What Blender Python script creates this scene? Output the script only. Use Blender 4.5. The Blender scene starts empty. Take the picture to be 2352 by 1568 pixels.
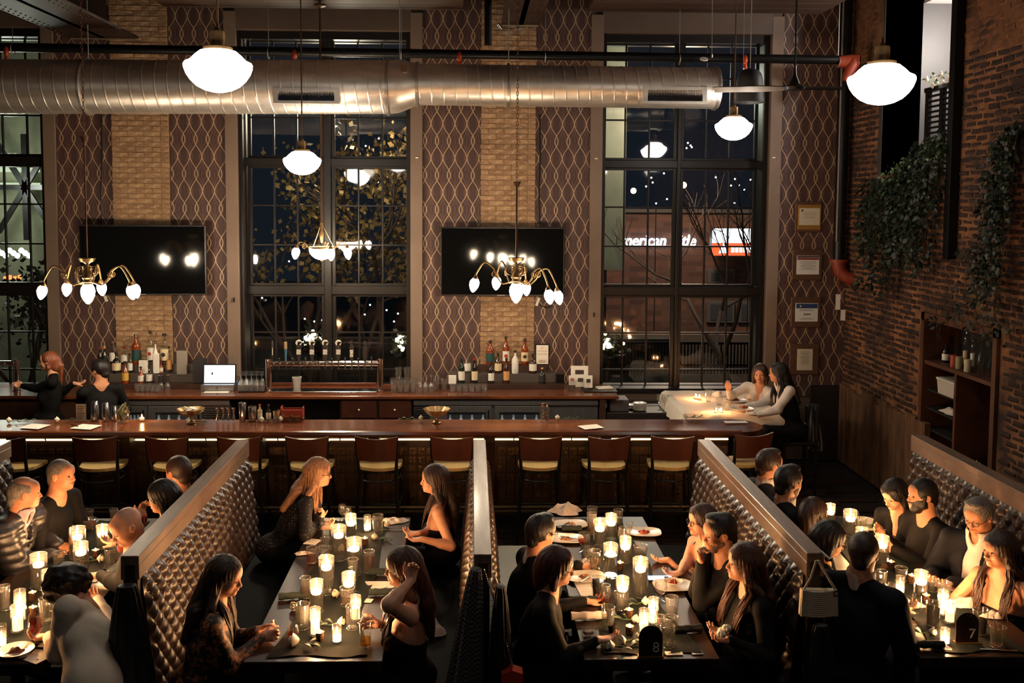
import bpy, bmesh, math, random
import numpy as np
from mathutils import Vector, Matrix, Euler
PI = math.pi
random.seed(7); RNG = np.random.default_rng(7)
SC = bpy.context.scene
COL = SC.collection
# ---------------------------------------------------------------- camera
FPX, PX0, PY0 = 2200.0, 1143.0, 624.0
YAW, PIT, ROLL = math.radians(1.51), math.radians(4.02), math.radians(-0.30)
CAM = Vector((0, 0, 3.35))
R = Matrix.Rotation(-YAW, 3, 'Z') @ Matrix.Rotation(PI/2 - PIT, 3, 'X') @ Matrix.Rotation(-ROLL, 3, 'Z')
cd = bpy.data.cameras.new('camera'); co = bpy.data.objects.new('camera', cd); COL.objects.link(co)
co.matrix_world = Matrix.Translation(CAM) @ R.to_4x4()
cd.sensor_width = 36; cd.lens = FPX/2352*36
cd.shift_x = (1176-PX0)/2352; cd.shift_y = (PY0-784)/2352
cd.clip_end = 200
SC.camera = co
# ---------------------------------------------------------------- world, exposure, render quality
SC.view_settings.view_transform = 'Standard'; SC.view_settings.look = 'None'
SC.view_settings.gamma = 1; SC.view_settings.use_curve_mapping = False
SC.view_settings.exposure = 1.0
w = bpy.data.worlds.new('night'); SC.world = w; w.use_nodes = True
w.node_tree.nodes['Background'].inputs[0].default_value = (0.32, 0.42, 0.6, 1)
w.node_tree.nodes['Background'].inputs[1].default_value = 0.012
try:
    SC.cycles.max_bounces = 6; SC.cycles.diffuse_bounces = 3; SC.cycles.glossy_bounces = 3
    SC.cycles.transmission_bounces = 3; SC.cycles.transparent_max_bounces = 32
    SC.cycles.caustics_reflective = False; SC.cycles.caustics_refractive = False
    SC.cycles.sample_clamp_indirect = 3.0
    SC.cycles.use_denoising = True
    SC.cycles.use_adaptive_sampling = True; SC.cycles.adaptive_threshold = 0.02
except Exception:
    pass
# ---------------------------------------------------------------- pixel -> world helpers (photo is 2352 x 1568)
def ray(px, py):
    return R @ Vector(((px-PX0)/FPX, -(py-PY0)/FPX, -1))
def U(px, py, Y):
    d = ray(px, py); return CAM + d*((Y-CAM.y)/d.y)
def UZ(px, py, Z):
    d = ray(px, py); return CAM + d*((Z-CAM.z)/d.z)
def UX(px, py, X):
    d = ray(px, py); return CAM + d*((X-CAM.x)/d.x)
# ---------------------------------------------------------------- materials
MATS = {}
def newmat(name):
    m = bpy.data.materials.new(name); m.use_nodes = True
    nt = m.node_tree; return m, nt, nt.nodes['Principled BSDF']
def S(c):
    return tuple(((v/255)/12.92 if v/255 <= 0.04045 else ((v/255+0.055)/1.055)**2.4) for v in c)
class N:
    """tiny node-expression helper"""
    def __init__(s, nt): s.nt = nt
    def n(s, t, **k):
        o = s.nt.nodes.new(t)
        for a, v in k.items(): setattr(o, a, v)
        return o
    def link(s, a, b): s.nt.links.new(a, b)
    def m(s, op, a, b=None, c=None):
        o = s.n('ShaderNodeMath', operation=op)
        for i, v in enumerate((a, b, c)):
            if v is None: continue
            if isinstance(v, (int, float)): o.inputs[i].default_value = v
            else: s.link(v, o.inputs[i])
        return o.outputs[0]
    def mix(s, f, a, b):
        o = s.n('ShaderNodeMix', data_type='RGBA')
        for i, v in ((0, f), (6, a), (7, b)):
            if isinstance(v, (int, float)): o.inputs[i].default_value = v
            elif isinstance(v, tuple): o.inputs[i].default_value = (*v[:3], 1)
            else: s.link(v, o.inputs[i])
        return o.outputs[2]
    def pos(s, kind='Object'):
        return s.n('ShaderNodeTexCoord').outputs[kind]
    def map(s, v, sc):
        o = s.n('ShaderNodeMapping'); s.link(v, o.inputs[0]); o.inputs['Scale'].default_value = sc; return o.outputs[0]
    def noise(s, v, scale, detail=3, rough=0.5):
        o = s.n('ShaderNodeTexNoise'); s.link(v, o.inputs['Vector']); o.inputs['Scale'].default_value = scale
        o.inputs['Detail'].default_value = detail; o.inputs['Roughness'].default_value = rough; return o.outputs[0]
    def ramp(s, f, lo, hi):
        o = s.n('ShaderNodeMapRange'); s.link(f, o.inputs[0]); o.inputs[1].default_value = lo; o.inputs[2].default_value = hi
        o.clamp = True; return o.outputs[0]
    def bump(s, h, strength, dist=0.01):
        o = s.n('ShaderNodeBump'); o.inputs['Strength'].default_value = strength; o.inputs['Distance'].default_value = dist
        s.link(h, o.inputs['Height']); return o.outputs[0]
def M(name, col=(.5,.5,.5), rough=.5, metal=0, spec=.5, var=0, vscale=8, bump=0, bscale=40, stretch=(1,1,1), emit=None, es=0, col2=None, coat=0, sheen=0, trans=0):
    if name in MATS: return MATS[name]
    m, nt, b = newmat(name); n = N(nt)
    b.inputs['Base Color'].default_value = (*col, 1); b.inputs['Roughness'].default_value = rough
    b.inputs['Metallic'].default_value = metal; b.inputs['Specular IOR Level'].default_value = spec
    if coat: b.inputs['Coat Weight'].default_value = coat; b.inputs['Coat Roughness'].default_value = .15
    if sheen: b.inputs['Sheen Weight'].default_value = sheen
    if emit: b.inputs['Emission Color'].default_value = (*emit, 1); b.inputs['Emission Strength'].default_value = es
    if trans: b.inputs['Alpha'].default_value = 1-trans
    if var or col2 or bump: v = n.map(n.pos(), stretch)
    if var or col2:
        f = n.noise(v, vscale, 4, .6); c2 = col2 or tuple(max(0, x*(1-var)) for x in col); c1 = col if col2 else tuple(x*(1+var*.6) for x in col)
        n.link(n.mix(n.ramp(f, .35, .65), c1, c2), b.inputs['Base Color'])
    if bump:
        n.link(n.bump(n.noise(v, bscale, 4, .6), bump), b.inputs['Normal'])
    MATS[name] = m; return m
def glass(name, tint=(1,1,1), refl=.06, edge=.5, haze=0):
    """thin glass: see-through plus a mirror layer that grows towards grazing angles"""
    if name in MATS: return MATS[name]
    m, nt, b = newmat(name); n = N(nt); nt.nodes.remove(b)
    out = [x for x in nt.nodes if x.type == 'OUTPUT_MATERIAL'][0]
    t = n.n('ShaderNodeBsdfTransparent'); t.inputs[0].default_value = (*tint, 1)
    g = n.n('ShaderNodeBsdfGlossy'); g.inputs['Roughness'].default_value = .03
    lw = n.n('ShaderNodeLayerWeight'); lw.inputs[0].default_value = .35
    f = n.m('ADD', n.m('MULTIPLY', n.m('POWER', lw.outputs['Facing'], 2.5), edge), refl)
    mx = n.n('ShaderNodeMixShader'); n.link(f, mx.inputs[0]); n.link(t.outputs[0], mx.inputs[1]); n.link(g.outputs[0], mx.inputs[2])
    if haze:  # white diffuse mixed in, standing in for bright reflections on clear glass
        df = n.n('ShaderNodeBsdfDiffuse'); df.inputs[0].default_value = (.85, .83, .8, 1); m2 = n.n('ShaderNodeMixShader'); m2.inputs[0].default_value = haze; n.link(mx.outputs[0], m2.inputs[1]); n.link(df.outputs[0], m2.inputs[2]); mx = m2
    n.link(mx.outputs[0], out.inputs[0]); MATS[name] = m; return m
def emis(name, col, s):
    if name in MATS: return MATS[name]
    m, nt, b = newmat(name); n = N(nt); nt.nodes.remove(b)
    e = n.n('ShaderNodeEmission'); e.inputs[0].default_value = (*col, 1); e.inputs[1].default_value = s
    n.link(e.outputs[0], [x for x in nt.nodes if x.type == 'OUTPUT_MATERIAL'][0].inputs[0]); MATS[name] = m; return m
# ---------------------------------------------------------------- objects
ORG = {}
def tag(o, label=None, cat=None, group=None, kind=None):
    if label: o['label'] = label
    if cat: o['category'] = cat
    if group: o['group'] = group
    if kind: o['kind'] = kind
    return o
def thing(name, label, cat, loc=(0,0,0), rz=0, group=None):
    o = bpy.data.objects.new(name, None); COL.objects.link(o); o.location = loc; o.rotation_euler = (0, 0, rz)
    o.empty_display_size = .05
    ORG[o.name] = Vector(loc); return tag(o, label, cat, group)
def link(name, me, parent=None, loc=(0,0,0), rot=(0,0,0)):
    o = bpy.data.objects.new(name, me); COL.objects.link(o); o.location = loc; o.rotation_euler = rot
    if parent: o.parent = parent
    return o
def dup(src, loc, rz=None, label=None, group=None):
    def cp(o, par):
        c = o.copy(); COL.objects.link(c)
        if par: c.parent = par
        for k in o.children: cp(k, c)
        return c
    r = cp(src, None); r.location = loc
    if rz is not None: r.rotation_euler = (0, 0, rz)
    ORG[r.name] = Vector(loc)
    if label: r['label'] = label
    if group: r['group'] = group
    return r
class B:
    def __init__(s): s.v = []; s.f = []; s.m = []; s.k = 0
    def mat(s, k): s.k = k; return s
    def add(s, vs, fs):
        n = len(s.v); s.v += [tuple(v) for v in vs]; s.f += [tuple(i+n for i in f) for f in fs]; s.m += [s.k]*len(fs); return s
    def box(s, lo, hi, ch=0):
        x0,y0,z0 = lo; x1,y1,z1 = hi
        if ch:
            vs = []
            for sx in (0,1):
                for sy in (0,1):
                    for sz in (0,1):
                        X = (x0,x1)[sx]; Y = (y0,y1)[sy]; Z = (z0,z1)[sz]; dx = ch*(1-2*sx); dy = ch*(1-2*sy); dz = ch*(1-2*sz)
                        vs += [(X, Y+dy, Z+dz), (X+dx, Y, Z+dz), (X+dx, Y+dy, Z)]
            i = lambda sx,sy,sz,a: (sx*4+sy*2+sz)*3+a
            fs = []
            for sx in (0,1): fs.append([i(sx,0,0,0),i(sx,1,0,0),i(sx,1,1,0),i(sx,0,1,0)][::(1 if sx else -1)])
            for sy in (0,1): fs.append([i(0,sy,0,1),i(0,sy,1,1),i(1,sy,1,1),i(1,sy,0,1)][::(1 if sy else -1)])
            for sz in (0,1): fs.append([i(0,0,sz,2),i(1,0,sz,2),i(1,1,sz,2),i(0,1,sz,2)][::(1 if sz else -1)])
            for a,b_ in ((0,0),(0,1),(1,0),(1,1)):
                fs.append([i(a,b_,0,0),i(a,b_,0,1),i(a,b_,1,1),i(a,b_,1,0)]); fs.append([i(a,0,b_,0),i(a,1,b_,0),i(a,1,b_,2),i(a,0,b_,2)]); fs.append([i(0,a,b_,1),i(0,a,b_,2),i(1,a,b_,2),i(1,a,b_,1)])
            for sx in (0,1):
                for sy in (0,1):
                    for sz in (0,1): fs.append([i(sx,sy,sz,0),i(sx,sy,sz,1),i(sx,sy,sz,2)])
            return s.add(vs, fs)
        vs = [(x,y,z) for x in (x0,x1) for y in (y0,y1) for z in (z0,z1)]
        return s.add(vs, [(0,1,3,2),(4,6,7,5),(0,4,5,1),(2,3,7,6),(0,2,6,4),(1,5,7,3)])
    def obox(s, c, size, rot, ch=0):
        t = B().box([-q/2 for q in size], [q/2 for q in size], ch); Rm = rot if isinstance(rot, Matrix) else Euler(rot).to_matrix()
        return s.add([Vector(c) + Rm @ Vector(v) for v in t.v], t.f)
    def lathe(s, prof, n=24, c=(0,0,0), axis=None, cap=True):
        q = None if axis is None else Vector((0,0,1)).rotation_difference(Vector(axis))
        vs = []; fs = []
        for r, z in prof:
            for k in range(n):
                a = 2*PI*k/n; v = Vector((r*math.cos(a), r*math.sin(a), z))
                if q: v = q @ v
                vs.append(v + Vector(c))
        for i in range(len(prof)-1):
            for k in range(n): fs.append((i*n+k, i*n+(k+1)%n, (i+1)*n+(k+1)%n, (i+1)*n+k))
        if cap:
            if prof[0][0] > 1e-5: fs.append(tuple(range(n))[::-1])
            if prof[-1][0] > 1e-5: fs.append(tuple((len(prof)-1)*n+k for k in range(n)))
        return s.add(vs, fs)
    def cyl(s, a, b, r, r2=None, n=12):
        a = Vector(a); b = Vector(b); L = (b-a).length
        return s.lathe([(r, 0), (r if r2 is None else r2, L)], n, a, (b-a))
    def tube(s, pts, r, n=8, cap=True):
        pts = [Vector(p) for p in pts]; m = len(pts); vs = []; fs = []
        rr = r if isinstance(r, (list, tuple)) else [r]*m
        t0 = (pts[1]-pts[0]).normalized(); u = t0.orthogonal().normalized()
        for i, p in enumerate(pts):
            t = (pts[min(i+1, m-1)]-pts[max(i-1, 0)])
            t = t.normalized() if t.length > 1e-9 else t0
            u = u - t*u.dot(t); u = u.normalized() if u.length > 1e-6 else t.orthogonal().normalized(); w_ = t.cross(u)
            for k in range(n):
                a = 2*PI*k/n; vs.append(p + (u*math.cos(a)+w_*math.sin(a))*rr[i])
        for i in range(m-1):
            for k in range(n): fs.append((i*n+k, i*n+(k+1)%n, (i+1)*n+(k+1)%n, (i+1)*n+k))
        if cap: fs.append(tuple(range(n))[::-1]); fs.append(tuple((m-1)*n+k for k in range(n)))
        return s.add(vs, fs)
    def grid(s, fn, nu, nv, closeu=False):
        vs = [fn(i/(nu if closeu else nu-1), j/(nv-1)) for j in range(nv) for i in range(nu)]
        fs = []
        for j in range(nv-1):
            for i in range(nu if closeu else nu-1): fs.append((j*nu+i, j*nu+(i+1)%nu, (j+1)*nu+(i+1)%nu, (j+1)*nu+i))
        return s.add(vs, fs)
    def prism(s, poly, y0, y1, ax='y'):
        """poly: list of (a,b); extruded along ax"""
        def P(a, b, t): return {'y': (a, t, b), 'x': (t, a, b), 'z': (a, b, t)}[ax]
        n = len(poly); vs = [P(a,b,y0) for a,b in poly] + [P(a,b,y1) for a,b in poly]
        fs = [tuple(range(n)), tuple(range(2*n-1, n-1, -1))] + [(i, i+n, (i+1)%n+n, (i+1)%n) for i in range(n)]
        return s.add(vs, fs)
    def ball(s, c, r, n=12, m=8):
        r3 = r if isinstance(r, (tuple, list)) else (r, r, r)
        t = B().lathe([(math.sin(PI*i/m), -math.cos(PI*i/m)) for i in range(m+1)], n, cap=False)
        return s.add([(c[0]+v[0]*r3[0], c[1]+v[1]*r3[1], c[2]+v[2]*r3[2]) for v in t.v], t.f)
    def mesh(s, name, mats, smooth=False, off=None):
        v = s.v
        if off is not None: v = [(a[0]-off[0], a[1]-off[1], a[2]-off[2]) for a in v]
        me = bpy.data.meshes.new(name); me.from_pydata(v, [], s.f); me.validate()
        for mt in (mats if isinstance(mats, (list, tuple)) else [mats]): me.materials.append(mt)
        if isinstance(mats, (list, tuple)) and len(mats) > 1 and len(me.polygons) == len(s.m): me.polygons.foreach_set('material_index', s.m)
        bm = bmesh.new(); bm.from_mesh(me); bmesh.ops.recalc_face_normals(bm, faces=bm.faces)
        if smooth:
            ang = smooth if isinstance(smooth, float) else .7
            for f in bm.faces: f.smooth = True
            for e in bm.edges:
                if len(e.link_faces) == 2 and e.calc_face_angle(0) > ang: e.smooth = False
        bm.to_mesh(me); bm.free(); return me
    def build(s, name, mats, parent=None, smooth=False, loc=None, world=True):
        """world=True: coordinates are world ones, and are made local to the parent's (unrotated) origin"""
        off = ORG[parent.name] if (parent is not None and world and parent.name in ORG) else (Vector(loc) if loc is not None else None)
        o = link(name, s.mesh(name, mats, smooth, off), parent, loc if (loc is not None and parent is None) else (0,0,0))
        if parent is None: ORG[o.name] = Vector(loc) if loc is not None else Vector((0,0,0))
        else: ORG[o.name] = ORG.get(parent.name, Vector((0,0,0)))
        return o
# ---------------------------------------------------------------- room materials
taupe = M('taupe_paint', S((118, 98, 84)), .6, var=.12, vscale=1.5)
taupe_d = M('taupe_paint_dark', S((92, 74, 62)), .6, var=.15, vscale=1.5)
black_frame = M('window_black', S((22, 18, 17)), .4, spec=.35)
dark_wood = M('dark_wood', S((58, 34, 24)), .35, var=.3, vscale=5, stretch=(1, .2, 1), bump=.05)
ceil_wood = M('ceiling_planks', S((74, 52, 38)), .7, var=.3, vscale=3, stretch=(.3, 4, 1))
black_metal = M('black_metal', (.012, .012, .012), .35, .6)
brass = M('aged_brass', S((128, 100, 66)), .42, .9, var=.25, vscale=20)
chrome = M('chrome', (.75, .72, .7), .12, 1)
steel = M('brushed_steel', (.32, .32, .33), .38, .9, var=.12, vscale=3, stretch=(20, 1, 1))
galv = M('galvanised_duct', (.84, .78, .70), .38, .88, var=.2, vscale=2.5, stretch=(1, 3, 3))
mortar_l = M('lime_mortar', S((142, 112, 84)), .9, var=.2, vscale=12, bump=.4, bscale=60)
mortar_r = M('brown_mortar', S((146, 98, 62)), .9, col2=S((54, 36, 28)), vscale=3.2, bump=.5, bscale=50)
paper_w = M('paper', S((235, 228, 215)), .8)
def wallpaper_mat():
    m, nt, b = newmat('ogee_wallpaper'); n = N(nt); b.inputs['Roughness'].default_value = .55
    sx = n.n('ShaderNodeSeparateXYZ'); n.link(n.pos(), sx.inputs[0]); x, z = sx.outputs[0], sx.outputs[2]
    p, L = .1535, .4400
    def lines(off, a, bb, wd, zo):
        ph = n.m('MULTIPLY', n.m('ADD', z, zo), 2*PI/L)
        g = n.m('ADD', n.m('MULTIPLY', n.m('COSINE', ph), a), bb)
        t = n.m('ABSOLUTE', n.m('MULTIPLY', n.m('SUBTRACT', n.m('FRACT', n.m('ADD', n.m('DIVIDE', x, p), off)), .5), p))
        d = n.m('ABSOLUTE', n.m('SUBTRACT', t, n.m('ABSOLUTE', g)))
        return n.m('SUBTRACT', 1, n.ramp(d, wd*.6, wd*1.25))
    l1 = lines(.5, .047, .0275, .0065, .02); l2 = lines(0, .036, .010, .0045, .02+L/2); l3 = lines(.0, .020, .016, .0035, .02)
    vn = n.noise(n.map(n.pos(), (60, 1, 1.5)), 2, 3)
    base = n.mix(n.ramp(vn, .3, .7), S((76, 51, 45)), S((57, 38, 34)))
    c = n.mix(n.m('MULTIPLY', l2, .42), base, S((128, 92, 92)))
    c = n.mix(n.m('MULTIPLY', l3, .35), c, S((118, 84, 70)))
    fade = n.ramp(n.noise(n.pos(), 1.2, 2), .2, .5)
    c = n.mix(n.m('MULTIPLY', l1, n.m('ADD', n.m('MULTIPLY', fade, .25), .72)), c, S((176, 148, 116)))
    n.link(c, b.inputs['Base Color'])
    n.link(n.m('SUBTRACT', .6, n.m('MULTIPLY', l1, .2)), b.inputs['Roughness']); return m
wallpaper = wallpaper_mat()
def brick_mat(name, c1, c2, c3, rough=.85):
    m, nt, b = newmat(name); n = N(nt); b.inputs['Roughness'].default_value = rough
    r = n.n('ShaderNodeObjectInfo').outputs['Random']
    col = n.mix(r, c1, c2); f = n.noise(n.pos('Object'), 14, 5, .7)
    col = n.mix(n.ramp(f, .5, .72), col, c3); n.link(col, b.inputs['Base Color'])
    n.link(n.bump(n.noise(n.pos('Object'), 40, 5, .7), .7), b.inputs['Normal']); return m
brick_l = brick_mat('buff_brick', S((168, 134, 100)), S((138, 104, 76)), S((196, 168, 132)))
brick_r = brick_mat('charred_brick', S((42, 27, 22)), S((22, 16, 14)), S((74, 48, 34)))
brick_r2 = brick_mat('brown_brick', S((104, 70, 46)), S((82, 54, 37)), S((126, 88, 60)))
YB = 12.4                       # face of the back wall
XR = 4.88                       # face of the right wall
def xb(px, py=500, Y=YB): return U(px, py, Y).x
def zb(py, px=900, Y=YB): return U(px, py, Y).z
# ---------------------------------------------------------------- shell
ZC = 6.35
fl = tag(B().box((-9, -1.5, -.1), (8, 13, -.02)).build('floor', M('floor_sub', S((22, 15, 12)), .8)), kind='structure')
plank_m = M('floor_boards', S((46, 31, 24)), .45, var=.35, vscale=3, stretch=(.6, 6, 1))
pm = B().box((0, 0, -.02), (1.4, .118, 0), .002).mesh('floor_plank', plank_m)
k = 0
for iy in range(41):
    y = 7.3 + iy*.122
    for ix in range(7):
        x = -5.2 + (iy % 3)*.47 + ix*1.404
        if x > 3.48 or (y < 7.9 and False): continue
        o = link('floor_plank', pm, fl, (x, y, 0)); k += 1
# ceiling boards run across; two dropped lighter soffits between the riveted beams
ce = tag(B().box((-9, -1.5, ZC), (8, 13, ZC+.1)).build('ceiling', M('ceiling_dark', S((40, 28, 22)), .8)), kind='structure')
cm = {}
for k, (xa, xc) in enumerate(((-9.0, -4.9), (-3.75, -.12), (1.4, 4.3))):
    bpm = B().box((xa, 0, 5.72), (xc, .29, 5.78), .004).mesh('ceiling_board', ceil_wood)
    for i in range(17):
        link('ceiling_board', bpm, ce, (0, 6.85+i*.3, 0))
bk = B()
wins = [(-289, 105), (549, 942), (1381, 1761)]
zt, zs = zb(72), .93
edges = [(xb(a), xb(b)) for a, b in wins]
segs = [(-9, edges[0][0])] + [(edges[i][1], edges[i+1][0]) for i in range(2)] + [(edges[2][1], 7)]
for a, b in segs: bk.box((a, YB, 0), (b, YB+.42, ZC))
for a, b in edges: bk.box((a, YB, zt), (b, YB+.42, ZC)); bk.box((a, YB, 0), (b, YB+.42, zs))
wb = tag(bk.build('wall_back', taupe_d), kind='structure')
tag(B().box((-9.1, -1.5, 0), (-9, 13, ZC)).build('wall_left', taupe_d), kind='structure')
# trims (painted casings) either side of the windows
def trim(name, px0, px1):
    a, b = xb(px0), xb(px1)
    return tag(B().box((a, YB-.05, .9), (b, YB+.02, zb(30)), .004).build(name, taupe), kind='structure')
for i, (a, b) in enumerate(((107, 135), (521, 549), (944, 971), (1353, 1381), (1762, 1788))): trim('trim_%d' % (i+1), a, b)
hz = B()
for a, b in edges: hz.box((a-.02, YB-.045, zt), (b+.02, YB+.01, zt+.42), .004)
tag(hz.build('trim_6', taupe_d), kind='structure')
# wallpaper strips with lobed tops
for a, b in ((136, 262), (395, 522), (971, 1104), (1228, 1354), (1788, 1958)):
    x0, x1 = xb(a)+.002, xb(b)-.002
    o = link('wallpaper_panel', B().box((x0, YB-.018, .85), (x1, YB+.001, zb(-30))).mesh('wallpaper', wallpaper), wb)
# buff brick piers, brick by brick
def brick_variants(mat, L, H, D, n=5, jag=.006, seed=1):
    rg = random.Random(seed); out = []
    for i in range(n):
        t = B().box((0, 0, 0), (L, D, H), jag*1.2)
        t.v = [(x+rg.uniform(-jag, jag), y+(rg.uniform(-jag, jag) if y < D/2 else 0), z+rg.uniform(-jag, jag)*.8) for x, y, z in t.v]
        out.append(t.mesh('brick', mat))
    return out
bv = brick_variants(brick_l, .200, .056, .05, 6, .005)
bvs = brick_variants(brick_l, .098, .056, .05, 4, .005, 3)
rg = random.Random(11)
for (a, b) in ((263, 394), (1104, 1229)):
    x0, x1 = xb(a), xb(b)
    mo = link('mortar', B().box((x0+.005, YB-.042, .8), (x1-.005, YB, 6.1)).mesh('mortar', mortar_l), wb)
    z = 1.05; r = 0
    while z < 6.0 and r < 75:
        # rows of three or so bricks in running bond, header now and then
        pat = [(0, 'h'), (.104, 's'), (.312, 's'), (.520, 'h'), (.624, 'h')] if r % 2 else [(0, 's'), (.208, 's'), (.416, 's'), (.624, 'h')]
        for off, kd in pat:
            wdt = .2 if kd == 's' else .098
            x = x0 + off*(x1-x0)/.728
            me = rg.choice(bv if kd == 's' else bvs)
            o = link('brick', me, wb, (x+rg.uniform(-.004, .004), YB-.047+rg.uniform(-.003, .003), z+rg.uniform(-.003, .003)))
            o.scale = ((x1-x0)/.728, 1, 1)
        z += .0655; r += 1
# ---------------------------------------------------------------- windows
pane_m = glass('window_pane', (.92, .95, .97), .045, .55)
YW = YB+.24
def window(idx, pa, pb, sash):
    xa, xc = xb(pa), xb(pb)
    root = tag(link('window_%d' % idx, B().box((xa, YB+.05, zt-.10), (xc, YB+.40, zt)).mesh('window_head', black_frame)), kind='structure')
    j = B(); rev = .30
    xl = xb(pa, 500, YB)
    j.box((xl-.001, YB+.03, zs-.02), (xl+.05, YB+.40, zt)); j.box((xc-.05, YB+.03, zs-.02), (xc+.001, YB+.40, zt))
    j.box((xa, YB-.02, zs-.04), (xc, YB+.40, zs+.02))
    link('window_frame', j.mesh('window_frame', black_frame), root)
    # sashes: columns at glass level
    for si, cols in enumerate(sash):
        xs = [U(c, 500, YW).x for c in cols]
        rows = [[zb(190-15, 900, YW), zb(272, 900, YW), zb(359, 900, YW)], [zb(388, 900, YW), zb(473, 900, YW), zb(563, 900, YW), zb(650, 900, YW)], [zb(681, 900, YW), zb(763, 900, YW), zb(848, 900, YW), zb(938, 900, YW)]]
        dz = (U((cols[0]+cols[-1])/2, 500, YW).x - U(900, 500, YW).x)*0  # level
        rows[0] = [zb(100, 900, YW)] + rows[0]
        for ri, zz in enumerate(rows):
            zz = [max(q, zs+.03) for q in zz]
            sb = B(); t = .045
            zt_, zb_ = zz[0], zz[-1]
            sb.box((xs[0]-t, YW-.03, zb_-t), (xs[0], YW+.02, zt_+t), .004); sb.box((xs[-1], YW-.03, zb_-t), (xs[-1]+t, YW+.02, zt_+t), .004)
            sb.box((xs[0], YW-.03, zt_), (xs[-1], YW+.02, zt_+t), .004); sb.box((xs[0], YW-.03, zb_-t), (xs[-1], YW+.02, zb_), .004)
            so = link('window_sash', sb.mesh('window_sash', black_frame), root)
            mb = B()
            for q in xs[1:-1]: mb.box((q-.011, YW-.022, zb_), (q+.011, YW+.015, zt_), .004)
            for q in zz[1:-1]: mb.box((xs[0], YW-.020, q-.011), (xs[-1], YW+.013, q+.011), .004)
            link('window_muntin', mb.mesh('window_muntin', black_frame), so)
            for ci in range(len(xs)-1):
                for zi in range(len(zz)-1):
                    g = link('window_pane', B().box((xs[ci]+.006, -.002, 0), (xs[ci+1]-.006, .002, zz[zi]-zz[zi+1]-.012)).mesh('pane', pane_m), so, (0, YW, zz[zi+1]+.006), (rg.uniform(-.006, .006), 0, rg.uniform(-.006, .006)*0))
    # mullion and transoms
    mu = B(); a = U(sash[0][-1], 500, YW).x; b = U(sash[1][0], 500, YW).x
    mu.box((a+.045, YW-.09, zs), (b-.045, YW+.04, zt-.05), .008)
    for (pt, pbm) in ((359, 388), (650, 681)):
        mu.box((xa+.04, YW-.07, zb(pbm, 900, YW)+.03), (xc-.04, YW+.04, zb(pt, 900, YW)-.03), .008)
    link('window_mullion', mu.mesh('window_mullion', black_frame), root)
window(1, -289, 105, ([-250, -199, -147, -92], [-40, 13, 69, 112]))
window(2, 549, 942, ([580, 631, 684, 738], [771, 824, 879, 934]))
window(3, 1381, 1761, ([1380, 1433, 1488, 1543], [1567, 1619, 1672, 1727]))
# ---------------------------------------------------------------- right wall: brick by brick, with an opening high up and a niche lower down
NX0, NX1 = 8.66, 10.16
OY0, OY1 = 9.62, 11.40          # opening in Y
OZ = 3.72
nzt, nzb = 2.22, .72
rw = B()
rw.box((XR+.002, -1.5, 0), (XR+.45, NX0, ZC)); rw.box((XR+.002, NX0, 0), (XR+.45, NX1, nzb)); rw.box((XR+.002, NX0, nzt), (XR+.45, OY0, ZC))
rw.box((XR+.002, OY0, nzt), (XR+.45, NX1, OZ)); rw.box((XR+.002, NX1, 0), (XR+.45, OY1, OZ)); rw.box((XR+.002, OY1, 0), (XR+.45, 12.82, ZC))
wr = tag(rw.build('wall_right', mortar_r), kind='structure')
bv2 = brick_variants(brick_r, .186, .052, .06, 6, .009, 5); bvp = brick_variants(brick_r2, .190, .058, .05, 4, .006, 6)
def rotbrick(me):
    # long side along Y, face looking to -X
    m2 = me.copy(); m2.transform(Matrix(((0, 1, 0, 0), (1, 0, 0, 0), (0, 0, 1, 0), (0, 0, 0, 1)))); m2.flip_normals(); return m2
bv2 = [rotbrick(q) for q in bv2]; bvp = [rotbrick(q) for q in bvp]
rows = []; z = .43; r = 0
bm_far = bmesh.new(); spots = []
while z < 6.3:
    y = 7.4 + (r % 2)*.1
    while y < 12.38:
        yy = y+.1
        hole = (OY0-.02 < yy+.09 and yy-.09 < OY1 and z+.06 > OZ) or (NX0 < yy+.09 and yy-.09 < NX1+.02 and nzb-.08 < z < nzt+.02)
        low = z < (1.0 + (12.4-yy)*.02 + .07*math.sin(yy*7)) and yy > 9.98
        if not hole and not low: spots.append((y, z, r))
        y += .2045
    z += .0685; r += 1
spots.sort(key=lambda s: -(s[1]*.0+1/(s[0]))*1.0)
fbv = []; fbf = []
FB = B(); FB2 = B()
for i, (y, z, r) in enumerate(spots):
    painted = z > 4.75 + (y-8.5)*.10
    px = rg.uniform(-.010, -.001); pz = rg.uniform(-.004, .004); py = rg.uniform(-.006, .006)
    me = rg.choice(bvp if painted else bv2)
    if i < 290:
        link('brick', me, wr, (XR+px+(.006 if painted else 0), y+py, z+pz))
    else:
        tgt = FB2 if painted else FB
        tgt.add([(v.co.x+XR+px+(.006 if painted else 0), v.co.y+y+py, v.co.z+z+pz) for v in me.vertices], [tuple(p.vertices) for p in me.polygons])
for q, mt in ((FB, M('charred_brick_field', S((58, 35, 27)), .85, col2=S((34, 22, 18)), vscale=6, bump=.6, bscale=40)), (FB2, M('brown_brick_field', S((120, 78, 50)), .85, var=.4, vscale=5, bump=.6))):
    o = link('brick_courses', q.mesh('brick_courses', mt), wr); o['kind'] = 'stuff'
# rough wooden boards at the foot of the brick wall
wbd = M('old_boards', S((124, 88, 58)), .8, col2=S((70, 46, 32)), vscale=3, stretch=(1, 4, .5), bump=.4, bscale=20)
y = 9.98
while y < 12.35:
    wd = rg.choice((.22, .26, .3, .2)); y1 = min(y+wd, 12.38)
    t = B().box((XR-.035-rg.uniform(0, .012), y, 0), (XR+.03, y1-.012, .98+rg.uniform(-.04, .08)+(.03*(12.4-y))), .006)
    link('wall_board', t.mesh('wall_board', wbd), wr); y = y1
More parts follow.
